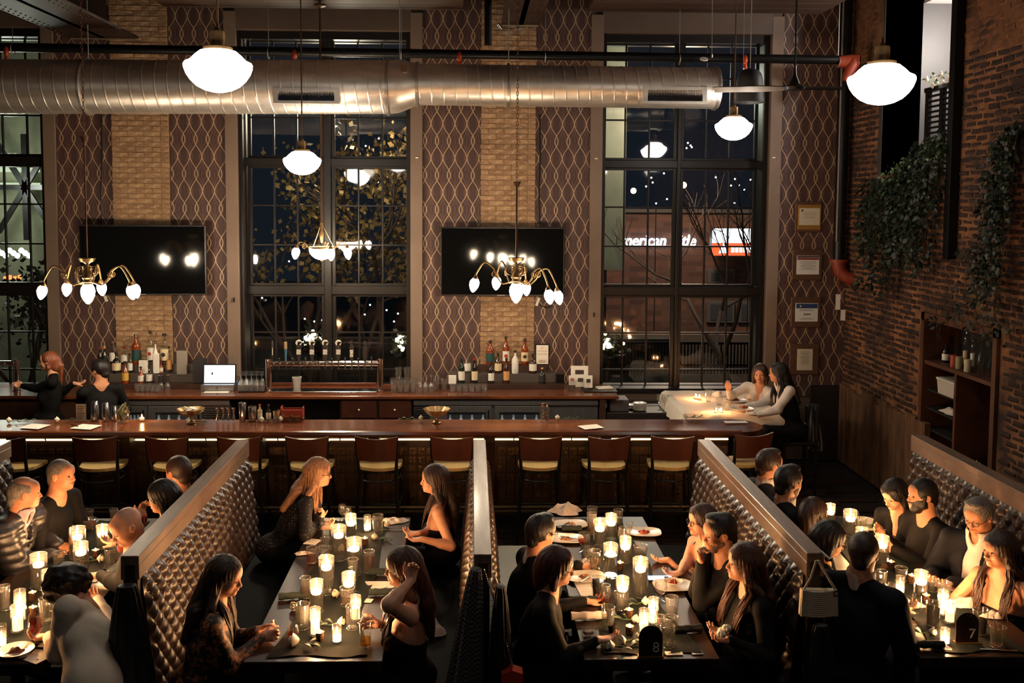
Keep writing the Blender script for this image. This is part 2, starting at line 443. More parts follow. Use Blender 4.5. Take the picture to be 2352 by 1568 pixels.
# corner board, drain pipe
pp = thing('standpipe', 'tall black standpipe with an orange elbow in the far right corner', 'pipe', (XR-.14, YB-.14, 0))
B().cyl((XR-.14, YB-.14, 2.62), (XR-.14, YB-.14, ZC), .075, n=20).build('pipe', black_metal, pp, smooth=True)
B().cyl((XR-.20, YB-.2, 2.9), (XR-.20, YB-.2, ZC), .014, n=8).build('conduit', M('grey_conduit', (.25, .22, .2), .5, .3), pp, smooth=True)
orange = M('orange_cast_iron', S((132, 50, 28)), .5)
el = [(XR-.14, YB-.14, 2.66), (XR-.14, YB-.14, 2.58), (XR-.12, YB-.15, 2.50), (XR-.06, YB-.18, 2.44), (XR+.0, YB-.2, 2.42), (XR+.05, YB-.2, 2.42)]
B().tube(el, [.095, .09, .085, .08, .09, .1], 16).cyl((XR-.14, YB-.14, 2.63), (XR-.14, YB-.14, 2.665), .12, n=16).build('elbow', orange, pp, smooth=True)
for k, (dx, z0, z1) in enumerate(((-.17, 2.02, 2.22), (-.10, 1.88, 2.02))):
    B().box((XR+dx-.03, YB-.235, z0), (XR+dx+.03, YB-.23, z1)).build('hanging_tag', paper_w, pp)
B().cyl((XR-.17, YB-.232, 2.2), (XR-.17, YB-.232, 2.5), .004, n=6).build('tag_cord', M('orange_cord', S((150, 70, 40)), .8), pp)
tag(B().box((XR-.42, YB-.05, 0), (XR-.0, YB-.0, 1.0)).build('trim_7', M('dark_wainscot', S((30, 22, 19)), .5)), kind='structure')
# steel post beside the opening (runs floor of the opening to the ceiling)
tag(B().box((XR-.10, 9.52, OZ-.9), (XR+.02, 9.62, ZC), .006).build('steel_post', black_metal), 'black steel post up the brick wall beside the lit opening', 'post')
# opening: dark far reveal, lit room beyond with grey pilaster, soffit and slatted balustrade
ow = tag(B().box((XR+.0, OY1, OZ), (XR+1.6, OY1+.1, ZC)).build('wall_opening', M('reveal_black', S((62, 60, 60)), .5)), kind='structure')
tag(B().box((XR+1.055, 6.5, OZ-.3), (XR+1.15, OY1+.0, ZC)).build('wall_landing', M('white_plaster', S((225, 215, 208)), .8)), kind='structure')
lg = M('grey_paint', S((120, 120, 118)), .6)
t = B(); yq = 9.98; t.box((XR+.98, yq, OZ), (XR+1.045, yq+.25, 5.35), .01); t.box((XR+.95, yq-.05, 5.35), (XR+1.045, yq+.3, 5.5), .02); t.box((XR+.96, yq-.02, 4.95), (XR+1.045, yq+.27, 5.0), .01)
tag(t.build('pilaster', lg), 'grey painted pilaster on the lit white landing wall', 'pilaster')
tag(B().box((XR+.46, 6.5, 5.75), (XR+1.1, OY1, 5.85)).build('ceiling_landing', M('soffit_white', S((205, 200, 196)), .6)), kind='structure')
tag(B().box((XR+.45, 6.5, OZ-.32), (XR+1.1, OY1, OZ-.28)).build('floor_landing', lg), kind='structure')
sh = thing('slatted_balustrade', 'black slatted balustrade filling the foot of the lit opening', 'balustrade', (XR+.2, 9.62, OZ))
slm = B().box((0, 0, -.012), (.02, 1.05, .012), .003).mesh('slat', black_metal)
for i in range(15): link('slat', slm, sh, (0, .0, .04+i*.058))
for yy in (0, .35, .7, 1.03): link('stile', B().box((-.012, yy, 0), (.032, yy+.07, .95)).mesh('stile', black_metal), sh)
link('top_rail', B().box((-.03, 0, .9), (.05, 1.1, .95), .005).mesh('top_rail', black_metal), sh)
# ceiling beams
beam_m = M('riveted_beam', S((62, 46, 38)), .55, .2, var=.25, vscale=5)
def beam(name, x0, x1, zlo, y1, label, far=True):
    r_ = thing(name, label, 'beam', ((x0+x1)/2, y1, zlo))
    b = B(); b.box((x0, -1, zlo), (x1, y1, zlo+.03)).box(((x0+x1)/2-.03, -1, zlo), ((x0+x1)/2+.03, y1, ZC)).box((x0, -1, ZC-.05), (x1, y1, ZC))
    b.build('flange', beam_m, r_)
    rv = B()
    y = 4.0
    while y < y1-.1:
        for x in (x0+.045, x0+.12, x1-.045, x1-.12):
            rv.ball((x, y, zlo), (.014, .014, .010), 6, 4)
        y += .11
    o = rv.build('rivets', beam_m, r_); o['kind'] = 'stuff'
    B().box((x0+.02, y1-.02, zlo-.012), (x1-.02, y1, zlo+.045)).build('bearing_plate', M('beam_end', S((190, 170, 140)), .5, .3), r_)
    return r_
zbm = zb(58, 1190, 11.9)
beam('riveted_beam', xb(1152, 58, 11.9), xb(1240, 58, 11.9), zbm, 11.9, 'riveted steel ceiling beam ending above the brick pier between the windows')
beam('riveted_beam', xb(160, 80, 11.9), xb(318, 80, 11.9), zb(88, 200, 11.9), 11.9, 'dark steel ceiling beam running in at the upper left')
for (px, py, lb) in ((200, 52, 'small spotlight on a bracket under the left ceiling beam'), (1190, 64, 'small spotlight on a bracket under the riveted beam end')):
    c = U(px, py, 11.75); s_ = 1 if px < 500 else -1
    t = thing('spotlight', lb, 'spotlight', c)
    B().box((c.x-.05, c.y-.04, c.z-.03), (c.x+.05, c.y+.04, c.z+.01), .01).build('driver_box', M('offwhite_metal', S((170, 160, 140)), .5), t)
    B().cyl((c.x, c.y, c.z-.01), (c.x+s_*.2, c.y, c.z-.01), .01, n=8).cyl((c.x+s_*.2, c.y, c.z-.02), (c.x+s_*.25, c.y-.02, c.z+.04), .025, n=10).build('lamp_head', chrome, t, smooth=True)
# black drop pipe at brick pier 2
dp = thing('black_pipe', 'thin black vertical pipe in front of the middle brick pier', 'pipe', U(1120, 120, 12.2))
a = U(1121, -10, 12.25); c = U(1121, 104, 12.25)
B().cyl(a, c, .045, n=12).build('pipe_body', black_metal, dp, smooth=True)
# sprinkler main
sp = thing('sprinkler_pipe', 'long black sprinkler pipe running above the silver duct', 'pipe', (0, 11.75, 5.3))
pa, pb_ = U(-40, 108, 11.75), U(1950, 138, 11.75)
B().cyl(pa, pb_, .055, n=16).build('pipe_body', black_metal, sp, smooth=True)
hook_m = M('galvanised_hook', (.5, .48, .45), .4, .8)
for px, top in ((30, -20), (617, 20), (922, -20), (1252, -20), (1560, 20), (1925, 40)):
    c = U(px, 112+px*.0155, 11.75)
    tp = [(c.x, c.y+.0+math.sin(a_)*.066, c.z+math.cos(a_)*.066) for a_ in [i*2*PI/14 for i in range(15)]]
    B().tube(tp, .006, 6).cyl((c.x, c.y, c.z+.06), (c.x, c.y, ZC), .005, n=6).build('pipe_hanger', hook_m, sp, smooth=True)
red = M('sprinkler_orange', S((190, 70, 30)), .4, .3)
for px in (14, 676, 1055, 1712):
    c = U(px, 118+px*.012, 11.68)
    B().ball((c.x, c.y, c.z+.0), (.03, .03, .065), 10, 8).cyl((c.x, c.y, c.z-.02), (c.x, c.y, c.z-.1), .015, .03, n=8).build('sprinkler_head', red, sp, smooth=True)
c = U(1965, 150, 11.75)
B().tube([U(1925, 142, 11.75), U(1955, 142, 11.75), U(1975, 142, 11.7)], [.07, .09, .1], 14).tube([U(1965, 140, 11.7), U(1950, 165, 11.7), U(1940, 185, 11.7)], [.07, .06, .04], 12).build('coupling', orange, sp, smooth=True)
# ---------------------------------------------------------------- spiral duct
YD = 11.0
du = thing('spiral_duct', 'large silver spiral air duct spanning the room below the ceiling', 'duct', (0, YD, 4.7))
def spiral(a, b, r, name, pitch=.137, ov=False):
    L = b.x-a.x; n = int(L/pitch*8)
    bb = B()
    def fn(u, v):
        x = a.x+L*v; zc = a.z+(b.z-a.z)*v; th = 2*PI*u
        ph = (x/pitch - u) % 1.0; d = min(ph, 1-ph); rr = r + (.0035 if d < .035 else 0)
        return (x, YD+rr*math.cos(th), zc+rr*math.sin(th))
    xs = []
    NU = 40; NV = max(4, int(L/pitch*30))
    bb.grid(lambda u, v: fn(u, v), NU, NV, True)
    o = bb.build(name, galv, du, smooth=1.5); return o
rL = (U(300, 136, YD-.0).z - U(300, 262, YD).z)/2*.985; rR = (U(1300, 153, YD).z - U(1300, 249, YD).z)/2*.985
cLz = U(300, 199, YD).z
aL = U(-60, 199, YD); bL = U(893, 200, YD); aR = U(960, 194, YD); bR = U(1648, 203, YD)
spiral(aL, bL, rL, 'duct_section'); spiral(aR, bR, rR, 'duct_section')
t = B()
NR = 40
def rd(u, v): 
    r_ = rL+(rR-rL)*min(1, max(0, (v-.35)/.65)); x = bL.x+(aR.x-bL.x)*v; z = bL.z+(aR.z-bL.z)*v
    return (x, YD+r_*math.cos(2*PI*u), z+r_*math.sin(2*PI*u))
t.grid(rd, 40, 8, True).build('reducer', galv, du, smooth=1.0)
for x, rr in ((bL.x, rL), (aR.x, rR), (U(203, 200, YD).x, rL), (U(1168, 200, YD).x, rR), (bR.x-.03, rR-.004)):
    z = aL.z+(bL.z-aL.z)*(x-aL.x)/(bL.x-aL.x) if x <= bL.x else aR.z+(bR.z-aR.z)*(x-aR.x)/(bR.x-aR.x)
    B().lathe([(rr-.01, -.02), (rr+.022, -.02), (rr+.022, .008), (rr-.01, .02)], 48, (x, YD, z), (1, 0, 0), cap=False).build('flange_ring', M('duct_flange', (.5, .47, .43), .35, .95), du, smooth=.5)
B().lathe([(rR-.01, 0), (rR-.03, .01), (0.0, .012)], 48, (bR.x-.02, YD, bR.z), (1, 0, 0), cap=False).build('end_cap', galv, du, smooth=.4)
ringx = [0]
def grille(px0, py0, px1, py1, r, cz, nv, flip):
    x0, x1 = U(px0, 300, YD-r).x, U(px1, 300, YD-r).x
    zc = U(px0, (py0+py1)/2, YD-r).z; hh = (U(px0, py0, YD-r).z-U(px0, py1, YD-r).z)/2
    g = B(); y0, y1 = YD-r-.015, YD-r+.06
    g.box((x0, y0, zc+hh-.035), (x1, y1, zc+hh)).box((x0, y0, zc-hh), (x1, y1, zc-hh+.03)).box((x0, y0, zc-hh+.03), (x0+.05, y1, zc+hh-.035)).box((x1-.05, y0, zc-hh+.03), (x1, y1, zc+hh-.035))
    o = g.build('grille_frame', galv, du)
    link('grille_shade', B().box((x0+.05, y0+.045, zc-hh+.03), (x1-.05, y0+.05, zc+hh-.035)).mesh('grille_shade', M('black_void', (.004, .004, .004), .9)), o, tuple(-ORG[du.name]))  # near-black sheet standing in for the dark inside of the duct
    me = B().box((-.0035, 0, 0), (.0035, .03, 2*hh-.066)).mesh('grille_blade', chrome)
    n = nv
    for i in range(1, n): link('grille_blade', me, o, tuple(Vector((x0+.05+(x1-x0-.1)*i/n, y0+.006, zc-hh+.03))-ORG[du.name]))
    me2 = B().box((0, 0, -.002), (x1-x0-.1, .01, .002)).mesh('grille_bar', chrome)
    for i in range(1, 7): link('grille_bar', me2, o, tuple(Vector((x0+.05, y0+.028, zc-hh+.03+(2*hh-.066)*i/7))-ORG[du.name]))
grille(629, 202, 779, 237, rL, 0, 34, 0)
grille(1476, 199, 1622, 238, rR, 0, 34, 0)
# clamp plate on reducer
c = U(925, 158, YD-rL+.05)
B().obox((c.x, c.y+.02, c.z), (.09, .02, .09), (-.5, 0, 0)).build('label_plate', M('label_tan', S((150, 120, 95)), .6), du)
for px in (203, 1168, 918):
    c = U(px, 140, YD)
    B().cyl((c.x, YD, c.z), (c.x, YD, ZC), .006, n=6).build('hanger_wire', hook_m, du)
# ---------------------------------------------------------------- lamps
globe_m = emis('lit_opal_glass', (1.0, .91, .79), 15)
bulb_m = emis('lit_amber_opal', (1.0, .80, .56), 68)
def pendant(px, py, wpx, topy, label, real=.40):
    """schoolhouse globe: px,py = globe centre, wpx = width in pixels"""
    Y = FPX*real/wpx; c = U(px, py, Y); s = real/.40
    t = thing('pendant_lamp', label, 'lamp', c)
    prof = [(.085, .105), (.105, .10), (.135, .075), (.165, .045), (.193, .032), (.2, .018), (.198, .0), (.185, -.035), (.160, -.072), (.125, -.105), (.08, -.128), (.035, -.139), (.0, -.141)]
    B().lathe([(r*s, z*s) for r, z in prof], 40, c, cap=False).build('globe', globe_m, t, smooth=True)
    B().lathe([(.0, .128), (.075, .126), (.078, .096), (.09, .094)][:2]+[(r*s, z*s) for r, z in ((.085, .122), (.085, .098), (.07, .094))], 28, c, cap=False).build('fitter_ring', brass, t, smooth=.4)
    B().lathe([(.0, .215), (.043, .215), (.045, .20), (.045, .125), (.05, .122)], 20, c, cap=False).lathe([(.0, .24), (.018, .235), (.02, .21)], 14, c, cap=False).build('socket_cap', brass, t, smooth=.4)
    B().cyl(c+Vector((0, 0, .21)), (c.x, c.y, ZC), .0075, n=8).build('stem', M('stem_brown', S((92, 66, 44)), .4, .6), t, smooth=True)
    return t
P1 = pendant(501, 157, 152, 0, 'large white globe pendant in front of the duct, upper left')
P2 = pendant(694, 371, 86, 0, 'small white globe pendant before the middle window')
P3 = pendant(1685, 292, 85, 0, 'small white globe pendant before the right window')
P4 = pendant(2024, 188, 149, 0, 'large white globe pendant by the brick wall, upper right')
# the same fittings go on over the near side of the room and behind the camera
for (x, y, z, lb_) in ((-2.6, 1.6, 4.25, 'near left, above the camera side'), (2.4, 2.0, 4.25, 'near right, above the camera side'), (-5.5, 6.0, 4.2, 'beyond the left picture edge'), (0, -1.2, 4.4, 'behind the camera'), (4.2, 3.0, 4.2, 'beyond the right picture edge')):
    q_ = dup(P1, (x, y, z), 0, 'white globe pendant '+lb_, 'globe pendants over the near side')
    for ch_ in q_.children:
        if ch_.name.startswith('globe'):
            ch_.data = ch_.data.copy(); ch_.data.materials.clear(); ch_.data.materials.append(emis('dimmed_opal_glass', (1.0, .88, .74), 4.5))
def scroll(b, base, out, up, s, r=.008):
    """spiral volute in the plane spanned by out and up"""
    pts = []
    for i in range(26):
        t = i/25; a = -PI/2 + t*3.4*PI; rad = s*(1-t*.82)
        pts.append(base + out*(rad*math.cos(a)) + up*(s + rad*math.sin(a)))
    b.tube(pts, [r*(1-.5*i/25) for i in range(26)], 6)
def bulb(t, c, tilt, s=1.0, label=None):
    prof = [(0, -.084), (.012, -.078), (.030, -.056), (.045, -.022), (.050, .008), (.045, .036), (.032, .056), (.02, .064)]
    B().lathe([(r*s, z*s) for r, z in prof], 20, c, tilt, cap=False).build('glass_shade', bulb_m, t, smooth=True)
    B().lathe([(.018*s, .055*s), (.03*s, .062*s), (.02*s, .085*s), (.010*s, .10*s), (.0, .102*s)], 14, c, tilt, cap=False).build('shade_holder', brass, t, smooth=.6)
def chandelier(px, pytop, cpx, cpy, Y, arms, label, s=1.0):
    hub = U(px, pytop, Y); t = thing('chandelier', label, 'chandelier', hub)
    b = B(); z = hub.z
    b.lathe([(0, .0), (.085*s, .01), (.07*s, -.02), (.035*s, -.035), (.018*s, -.05), (.02*s, -.12), (.045*s, -.16), (.055*s, -.19), (.04*s, -.21), (.05*s, -.235), (.028*s, -.25), (.0, -.252)], 24, hub, cap=False)
    b.build('column', brass, t, smooth=.7)
    yt = Vector((hub.x, hub.y, z))
    rod_top = z+.75 if px > 1000 else z+1.2
    B().cyl(yt, (hub.x, hub.y, rod_top), .009, n=8).lathe([(.0, .05), (.045, .045), (.02, .0), (.009, -.02)], 14, (hub.x, hub.y, rod_top)).build('rod', M('bronze_rod', S((84, 56, 40)), .4, .7), t, smooth=True)
    ch = B(); zz = rod_top+.05; i = 0
    while zz < ZC:
        q = [(hub.x+(math.cos(a)*.011 if i % 2 else 0), hub.y+(0 if i % 2 else math.cos(a)*.011), zz+.02+math.sin(a)*.024) for a in [k*2*PI/10 for k in range(11)]]
        ch.tube(q, .0032, 5); zz += .038; i += 1
    ch.build('chain', M('bronze_chain', S((96, 60, 42)), .4, .7), t, smooth=True)
    up = Vector((0, 0, 1))
    for a, L, *dz_ in arms:
        dz_ = dz_[0] if dz_ else 0
        out = Vector((math.cos(a), math.sin(a), 0)); base = hub + up*(-.22*s)
        ab = B(); pts = []
        for i in range(19):
            u = i/18
            h = -.06*math.sin(u*PI*1.0)*(1 if u < .5 else .2) + .16*math.sin(max(0, (u-.3)/.7)*PI*.85)*1.0
            pts.append(base + out*(L*s*(u**.9)) + up*(h*s - (.10*s*max(0, u-.75)/.25) + dz_*u*u))
        ab.tube(pts, .0085*s, 7)
        scroll(ab, hub+up*(-.17*s)+out*(.06*s), -out*-1, up, .055*s, .006)
        scroll(ab, base+out*(L*.52*s)+up*(.03*s), out, up, .032*s, .006)
        ab.build('arm', brass, t, smooth=True)
        e = pts[-1]; bulb(t, e - up*.085*s + out*.008, (up - out*.22).normalized(), s)
    bulb(t, hub + up*(-.345*s), (0, 0, 1), 1.42*s)
    return t
# arm angles measured in plan (x right, y away)
chandelier(200, 595, 200, 665, 9.9, [(PI+.1, .44), (PI-.72, .44), (PI/2, .36), (-.08, .45), (.30, .45)], 'brass arm chandelier in front of the left television')
chandelier(1186, 594, 1186, 664, 9.9, [(PI-.1, .43, .06), (2.02, .44, .05), (PI/2-.4, .30), (-.72, .42, -.03), (-.1, .43, -.06)], 'brass arm chandelier in front of the right television')
# bowl chandelier by the middle window
hb = U(739, 575, 11.5); t = thing('bowl_chandelier', 'bowl chandelier with small side shades in front of the middle window', 'chandelier', hb)
B().lathe([(.145, .03), (.15, .01), (.14, -.03), (.115, -.065), (.075, -.095), (.03, -.11), (0, -.112)], 30, hb, cap=False).build('bowl', bulb_m, t, smooth=True)
B().lathe([(.152, .045), (.16, .035), (.152, .02)], 30, hb, cap=False).lathe([(.0, .34), (.02, .33), (.015, .24), (.03, .2), (.02, .15), (.012, .1), (0, .09)], 14, hb, cap=False).lathe([(0, -.105), (.018, -.115), (.01, -.135), (0, -.14)], 12, hb, cap=False).build('bowl_ring', brass, t, smooth=.6)
b = B()
for k in range(3):
    a = k*2*PI/3+.4; b.tube([hb+Vector((.15*math.cos(a), .15*math.sin(a), .03)), hb+Vector((.015*math.cos(a), .015*math.sin(a), .3))], .004, 6)
for a in (PI, 0, -PI/2+.5, PI/2):
    o = Vector((math.cos(a), math.sin(a), 0))
    b.tube([hb+o*.155+Vector((0, 0, .03)), hb+o*.2+Vector((0, 0, .09)), hb+o*.26+Vector((0, 0, .10)), hb+o*.31+Vector((0, 0, .05))], .007, 6); scroll(b, hb+o*.2+Vector((0, 0, .02)), o, Vector((0, 0, 1)), .035, .005)
b.build('arms', brass, t, smooth=True)
for a in (PI, 0, -PI/2+.5, PI/2):
    o = Vector((math.cos(a), math.sin(a), 0)); bulb(t, hb+o*.31+Vector((0, 0, -.03)), (-o*.15+Vector((0, 0, 1))).normalized(), .95)
B().cyl(hb+Vector((0, 0, .33)), (hb.x, hb.y, ZC), .012, n=8).lathe([(.07, 0), (.07, -.02), (.02, -.04), (0, -.04)], 20, (hb.x, hb.y, U(737, 10, 11.5).z), cap=False).build('stem', M('stem_brown', S((92, 66, 44)), .4, .6), t, smooth=True)
# black industrial pendant and ceiling fan
c = U(1722, 200, 10.6); t = thing('dome_pendant', 'matt black dome pendant beside the ceiling fan', 'lamp', c)
B().lathe([(.03, .20), (.09, .185), (.125, .14), (.14, .08), (.155, -.10), (.165, -.17), (.16, -.172), (.145, -.1), (.12, .1), (0, .17)], 32, c, cap=False).build('dome_shade', M('matt_black', S((22, 18, 17)), .6), t, smooth=.6)
B().ball(c+Vector((0, 0, -.12)), (.12, .12, .03), 20, 6).build('diffuser', emis('dim_diffuser', (1, .85, .68), 1.6), t, smooth=True)
B().cyl(c+Vector((0, 0, .2)), (c.x, c.y, ZC), .006, n=6).build('cord', hook_m, t)
c = U(1825, 200, 10.0); t = thing('ceiling_fan', 'black two-bladed ceiling fan near the right window', 'fan', c)
B().lathe([(0, .22), (.012, .22), (.02, .12), (.06, .03), (.11, .0), (.10, -.03), (.05, -.045), (0, -.05)], 24, c, cap=False).build('motor', M('fan_black', (.01, .01, .01), .3, .2), t, smooth=.6)
B().cyl(c+Vector((0, 0, .2)), (c.x, c.y, ZC), .01, n=8).build('downrod', black_metal, t)
fanm = [M('fan_blade_dark', (.012, .011, .01), .3), M('fan_blade_tan', S((80, 66, 54)), .5)]
for k, a in enumerate((.25, PI-.45)):
    Lb = .52 if k == 0 else .78
    ct, st = math.cos(a), math.sin(a)
    def fn(u, v, a=a, Lb=Lb):
        r_ = .06+v*Lb; wd = .065*(math.sin(min(1, v*1.25+.25)*PI*.62)); q = (u-.5)*2*wd
        return (c.x+math.cos(a)*r_-math.sin(a)*q, c.y+math.sin(a)*r_+math.cos(a)*q, c.z-.005+q*.35+.02*v+.006*(1-(2*u-1)**2))
    def fn2(u, v, fn=fn):
        p = fn(u, v); return (p[0], p[1], p[2]-.008)
    bb = B().grid(fn, 7, 14); n0 = len(bb.v); bb.grid(fn2, 7, 14)
    bb.build('blade', fanm[k], t, smooth=True)
# white round speaker-cap on the sprinkler line
c = U(1617, 136, 11.6); tag(B().lathe([(0, .01), (.05, .008), (.05, -.005), (0, -.008)], 20, c, (0, -.6, 1), cap=False).build('pipe_cap', paper_w), 'small round white cap on the sprinkler line', 'cap')
for px, py0, py1, Y, lb in ((1635, -10, 128, 11.2, 'thin steel cable hanging left of the right globe pendant'), (1707, 100, 160, 11.0, 'short steel wire above the black dome pendant')):
    a = U(px, py0, Y); c = U(px, py1, Y)
    tag(B().cyl(c, (a.x, a.y, ZC), .004, n=6).lathe([(0, .02), (.012, .015), (.014, -.02), (0, -.022)], 8, c).build('steel_cable', hook_m), lb, 'cable')
def plight(name, loc, power, col=(1, .62, .32), r=.03, parent=None):
    l = bpy.data.lights.new(name, 'POINT'); l.energy = power; l.color = col; l.shadow_soft_size = r
    o = bpy.data.objects.new(name, l); COL.objects.link(o)
    if parent is not None: o.parent = parent; o.location = Vector(loc)-ORG[parent.name]
    else: o.location = loc
    return o
# landing light behind the opening
plight('landing_light', (XR+.85, 10.3, 5.3), 75, (1, .93, .86), .12)
# ---------------------------------------------------------------- bar counter
bar_m = M('bar_top_varnish', S((124, 68, 38)), .2, col2=S((78, 40, 24)), vscale=2.2, stretch=(.5, 3, 1), coat=.4)
bar_f = M('bar_front_wood', S((62, 38, 26)), .45, var=.25, vscale=4)
gold_e = M('lit_brass_ledge', S((150, 128, 78)), .4, .6)
ZB = 1.07
xL, xE = -6.2, U(1748, 985, 9.8).x
bc = thing('bar_counter', 'long varnished wooden bar counter with stools along its front', 'counter', ((xL+xE)/2, 9.95, 0))
yf, yb = UZ(900, 992, ZB).y, UZ(900, 962, ZB).y
# top with a rolled front lip and a rounded right end
pf = [(yf, ZB-.03), (yf+.012, ZB-.004), (yf+.04, ZB+.004), (yf+.075, ZB-.004), (yf+.09, ZB-.006), (yb, ZB-.006), (yb, ZB-.055), (yf+.03, ZB-.06), (yf+.005, ZB-.05)]
B().prism(pf, xL, xE-.28, 'x').build('counter_top', bar_m, bc)
nb = 14; poly = []
for i in range(nb+1):
    a = -PI/2+PI*i/nb; poly.append((xE-.28+.28*math.cos(a), (yf+yb)/2+(yb-yf)/2*math.sin(a)))
B().prism(poly, ZB-.058, ZB-.003, 'z').build('counter_end', bar_m, bc)
B().box((xL, yf+.30, .12), (xE-.35, yb-.1, ZB-.055)).build('bar_body', bar_f, bc)
B().box((xL, yf+.22, 0), (xE-.35, yb-.1, .12)).build('plinth', M('plinth_dark', S((30, 24, 20)), .5), bc)
B().box((xL, yf+.26, ZB-.12), (xE-.35, yf+.30, ZB-.085)).build('brass_ledge', gold_e, bc)
B().box((xL, yf+.285, ZB-.155), (xE-.35, yf+.30, ZB-.14)).build('light_strip', emis('warm_led', (1, .74, .34), 1.6), bc)
corb = [xb(p, 1000, yf+.25) for p in (40, 295, 597, 861, 1124, 1388, 1600)]
for x in corb:
    B().prism([(yf+.12, ZB-.06), (yf+.30, ZB-.06), (yf+.30, .12), (yf+.25, .12), (yf+.25, ZB-.45), (yf+.2, ZB-.3), (yf+.13, ZB-.14)], x-.055, x+.055, 'x').build('corbel', bar_f, bc)
tile_m = M('pressed_tin', S((104, 80, 54)), .35, .6, var=.3, vscale=10)
tb = B(); tb.box((-.044, -.004, -.044), (.044, 0, .044), .004)
for k in range(4):
    a = k*PI/2+PI/4
    tb.ball((math.cos(a)*.022, -.006, math.sin(a)*.022), (.014, .006, .014), 6, 4)
tb.ball((0, -.007, 0), (.009, .006, .009), 6, 4)
tme = tb.mesh('tile', tile_m)
tiles = []
for i in range(90):
    x = xb(12, 1050, yf+.29)+i*.0925
    if x > xE-.45: break
    if min(abs(x-c) for c in corb) < .09: continue
    for j in range(7): tiles.append((j, x, ZB-.27-j*.0925))
tiles.sort(); ft = B()
for i, (j, x, z) in enumerate(tiles):
    if i < 290: link('tile', tme, bc, tuple(Vector((x, yf+.298, z))-ORG[bc.name]))
    else: ft.add([(v.co.x+x, v.co.y+yf+.298, v.co.z+z) for v in tme.vertices], [tuple(p.vertices) for p in tme.polygons])
o = ft.build('lower_tiles', tile_m, bc); o['kind'] = 'stuff'
hook = B().tube([(0, 0, 0), (0, -.03, -.005), (0, -.045, -.03), (0, -.03, -.05)], .006, 6).ball((0, -.045, .0), .012, 8, 6).mesh('coat_hook', black_metal, True)
for px in (108, 388, 475, 640, 782, 1180, 1312): link('coat_hook', hook, bc, tuple(Vector((xb(px, 1005, yf+.26), yf+.262, ZB-.09))-ORG[bc.name]))
for zz, yy in ((.29, yf+.03), (.215, yf+.12)):
    B().cyl((xL, yy, zz), (xE-.4, yy, zz), .018, n=10).build('foot_rail', M('worn_rail', S((120, 105, 85)), .4, .8), bc, smooth=True)
# ---------------------------------------------------------------- bar stools
st_w = M('stool_back_wood', S((84, 40, 26)), .4, var=.25, vscale=6, stretch=(1, 1, .3), coat=.2)
st_s = M('stool_seat', S((196, 164, 104)), .38, var=.1, vscale=5, stretch=(4, 1, 1))
st_k = M('stool_black', (.010, .009, .008), .35, .2)
YS = yf-.08
def stool0():
    t = thing('bar_stool', 'x', 'stool', (0, 0, 0), 0, 'bar stools along the counter')
    poly = [(-.20, .17), (.20, .17), (.215, .05), (.20, -.08), (.15, -.15), (.07, -.185), (0, -.195), (-.07, -.185), (-.15, -.15), (-.20, -.08), (-.215, .05)]
    B().prism(poly, .745, .775, 'z').build('seat', st_s, t, world=False)
    B().prism([(x*.93, y*.93) for x, y in poly], .715, .745, 'z').build('seat_frame', st_k, t, world=False)
    def bk(u, v): 
        x = -.20+.40*u; return (x*(1+.06*v), -.215-.035*v-.035*math.cos((u-.5)*PI)*1, .86+.245*v - .012*v*math.cos((u-.5)*PI)*2)
    g = B(); g.grid(bk, 9, 4); g.grid(lambda u, v: (bk(u, v)[0], bk(u, v)[1]+.018, bk(u, v)[2]), 9, 4)
    for (f0, f1) in (((0, 1), (0, 1)),):
        pass
    n = 36
    g.add([g.v[i] for i in range(27, 36)]+[g.v[36+i] for i in range(27, 36)], [(i, i+1, i+10, i+9) for i in range(8)])
    g.build('backrest', st_w, t, world=False, smooth=1.0)
    for s in (-1, 1):
        B().tube([(s*.205, -.235, 1.06), (s*.19, -.205, .86), (s*.18, -.165, .70), (s*.20, -.20, .35), (s*.225, -.24, 0)], [.013, .016, .018, .017, .014], 8).build('leg', st_k, t, world=False, smooth=True)
        B().tube([(s*.17, .15, .74), (s*.19, .17, .4), (s*.21, .2, 0)], [.017, .016, .013], 8).build('leg', st_k, t, world=False, smooth=True)
    B().tube([(.27*math.cos(a)*.75, .24*math.sin(a)-.01, .655) for a in [i*2*PI/24 for i in range(25)]], .009, 6, False).build('lower_ring', st_k, t, world=False, smooth=True)
    b = B()
    for p, q in (((-.2, -.2, .34), (.2, -.2, .34)), ((-.195, .18, .30), (.195, .18, .30)), ((-.2, -.2, .40), (-.195, .18, .40)), ((.2, -.2, .40), (.195, .18, .40))): b.cyl(p, q, .011, n=8)
    b.build('stretcher', st_k, t, world=False, smooth=True); return t
s0 = stool0()
slots = [(20, 'leftmost bar stool, behind the far-left booth'), (215, 'second bar stool from the left end of the counter'), (388, 'bar stool behind the short-haired man at the left table'), (548, 'bar stool behind the top of the second booth partition'), (707, 'bar stool behind the long-haired woman with glasses'), (865, 'bar stool centred on the table of the second booth'), (1043, 'bar stool just left of the middle booth partition'), (1242, 'first bar stool right of the middle booth partition'), (1390, 'bar stool under the bright spot of light on the counter edge'), (1543, 'bar stool just left of the right booth partition')]
for i, (px, lb) in enumerate(slots):
    x = U(px, 1040, YS-.2).x; loc = (x+rg.uniform(-.02, .02), YS, 0); rz = rg.uniform(-.12, .12)
    if i == 0: s0.location = loc; s0.rotation_euler[2] = rz; s0['label'] = lb; ORG[s0.name] = Vector(loc)
    else: dup(s0, loc, rz, lb)
dup(s0, (U(1722, 1040, YS-.2).x, YS+.1, 0), .25, 'last bar stool at the rounded right end of the counter')
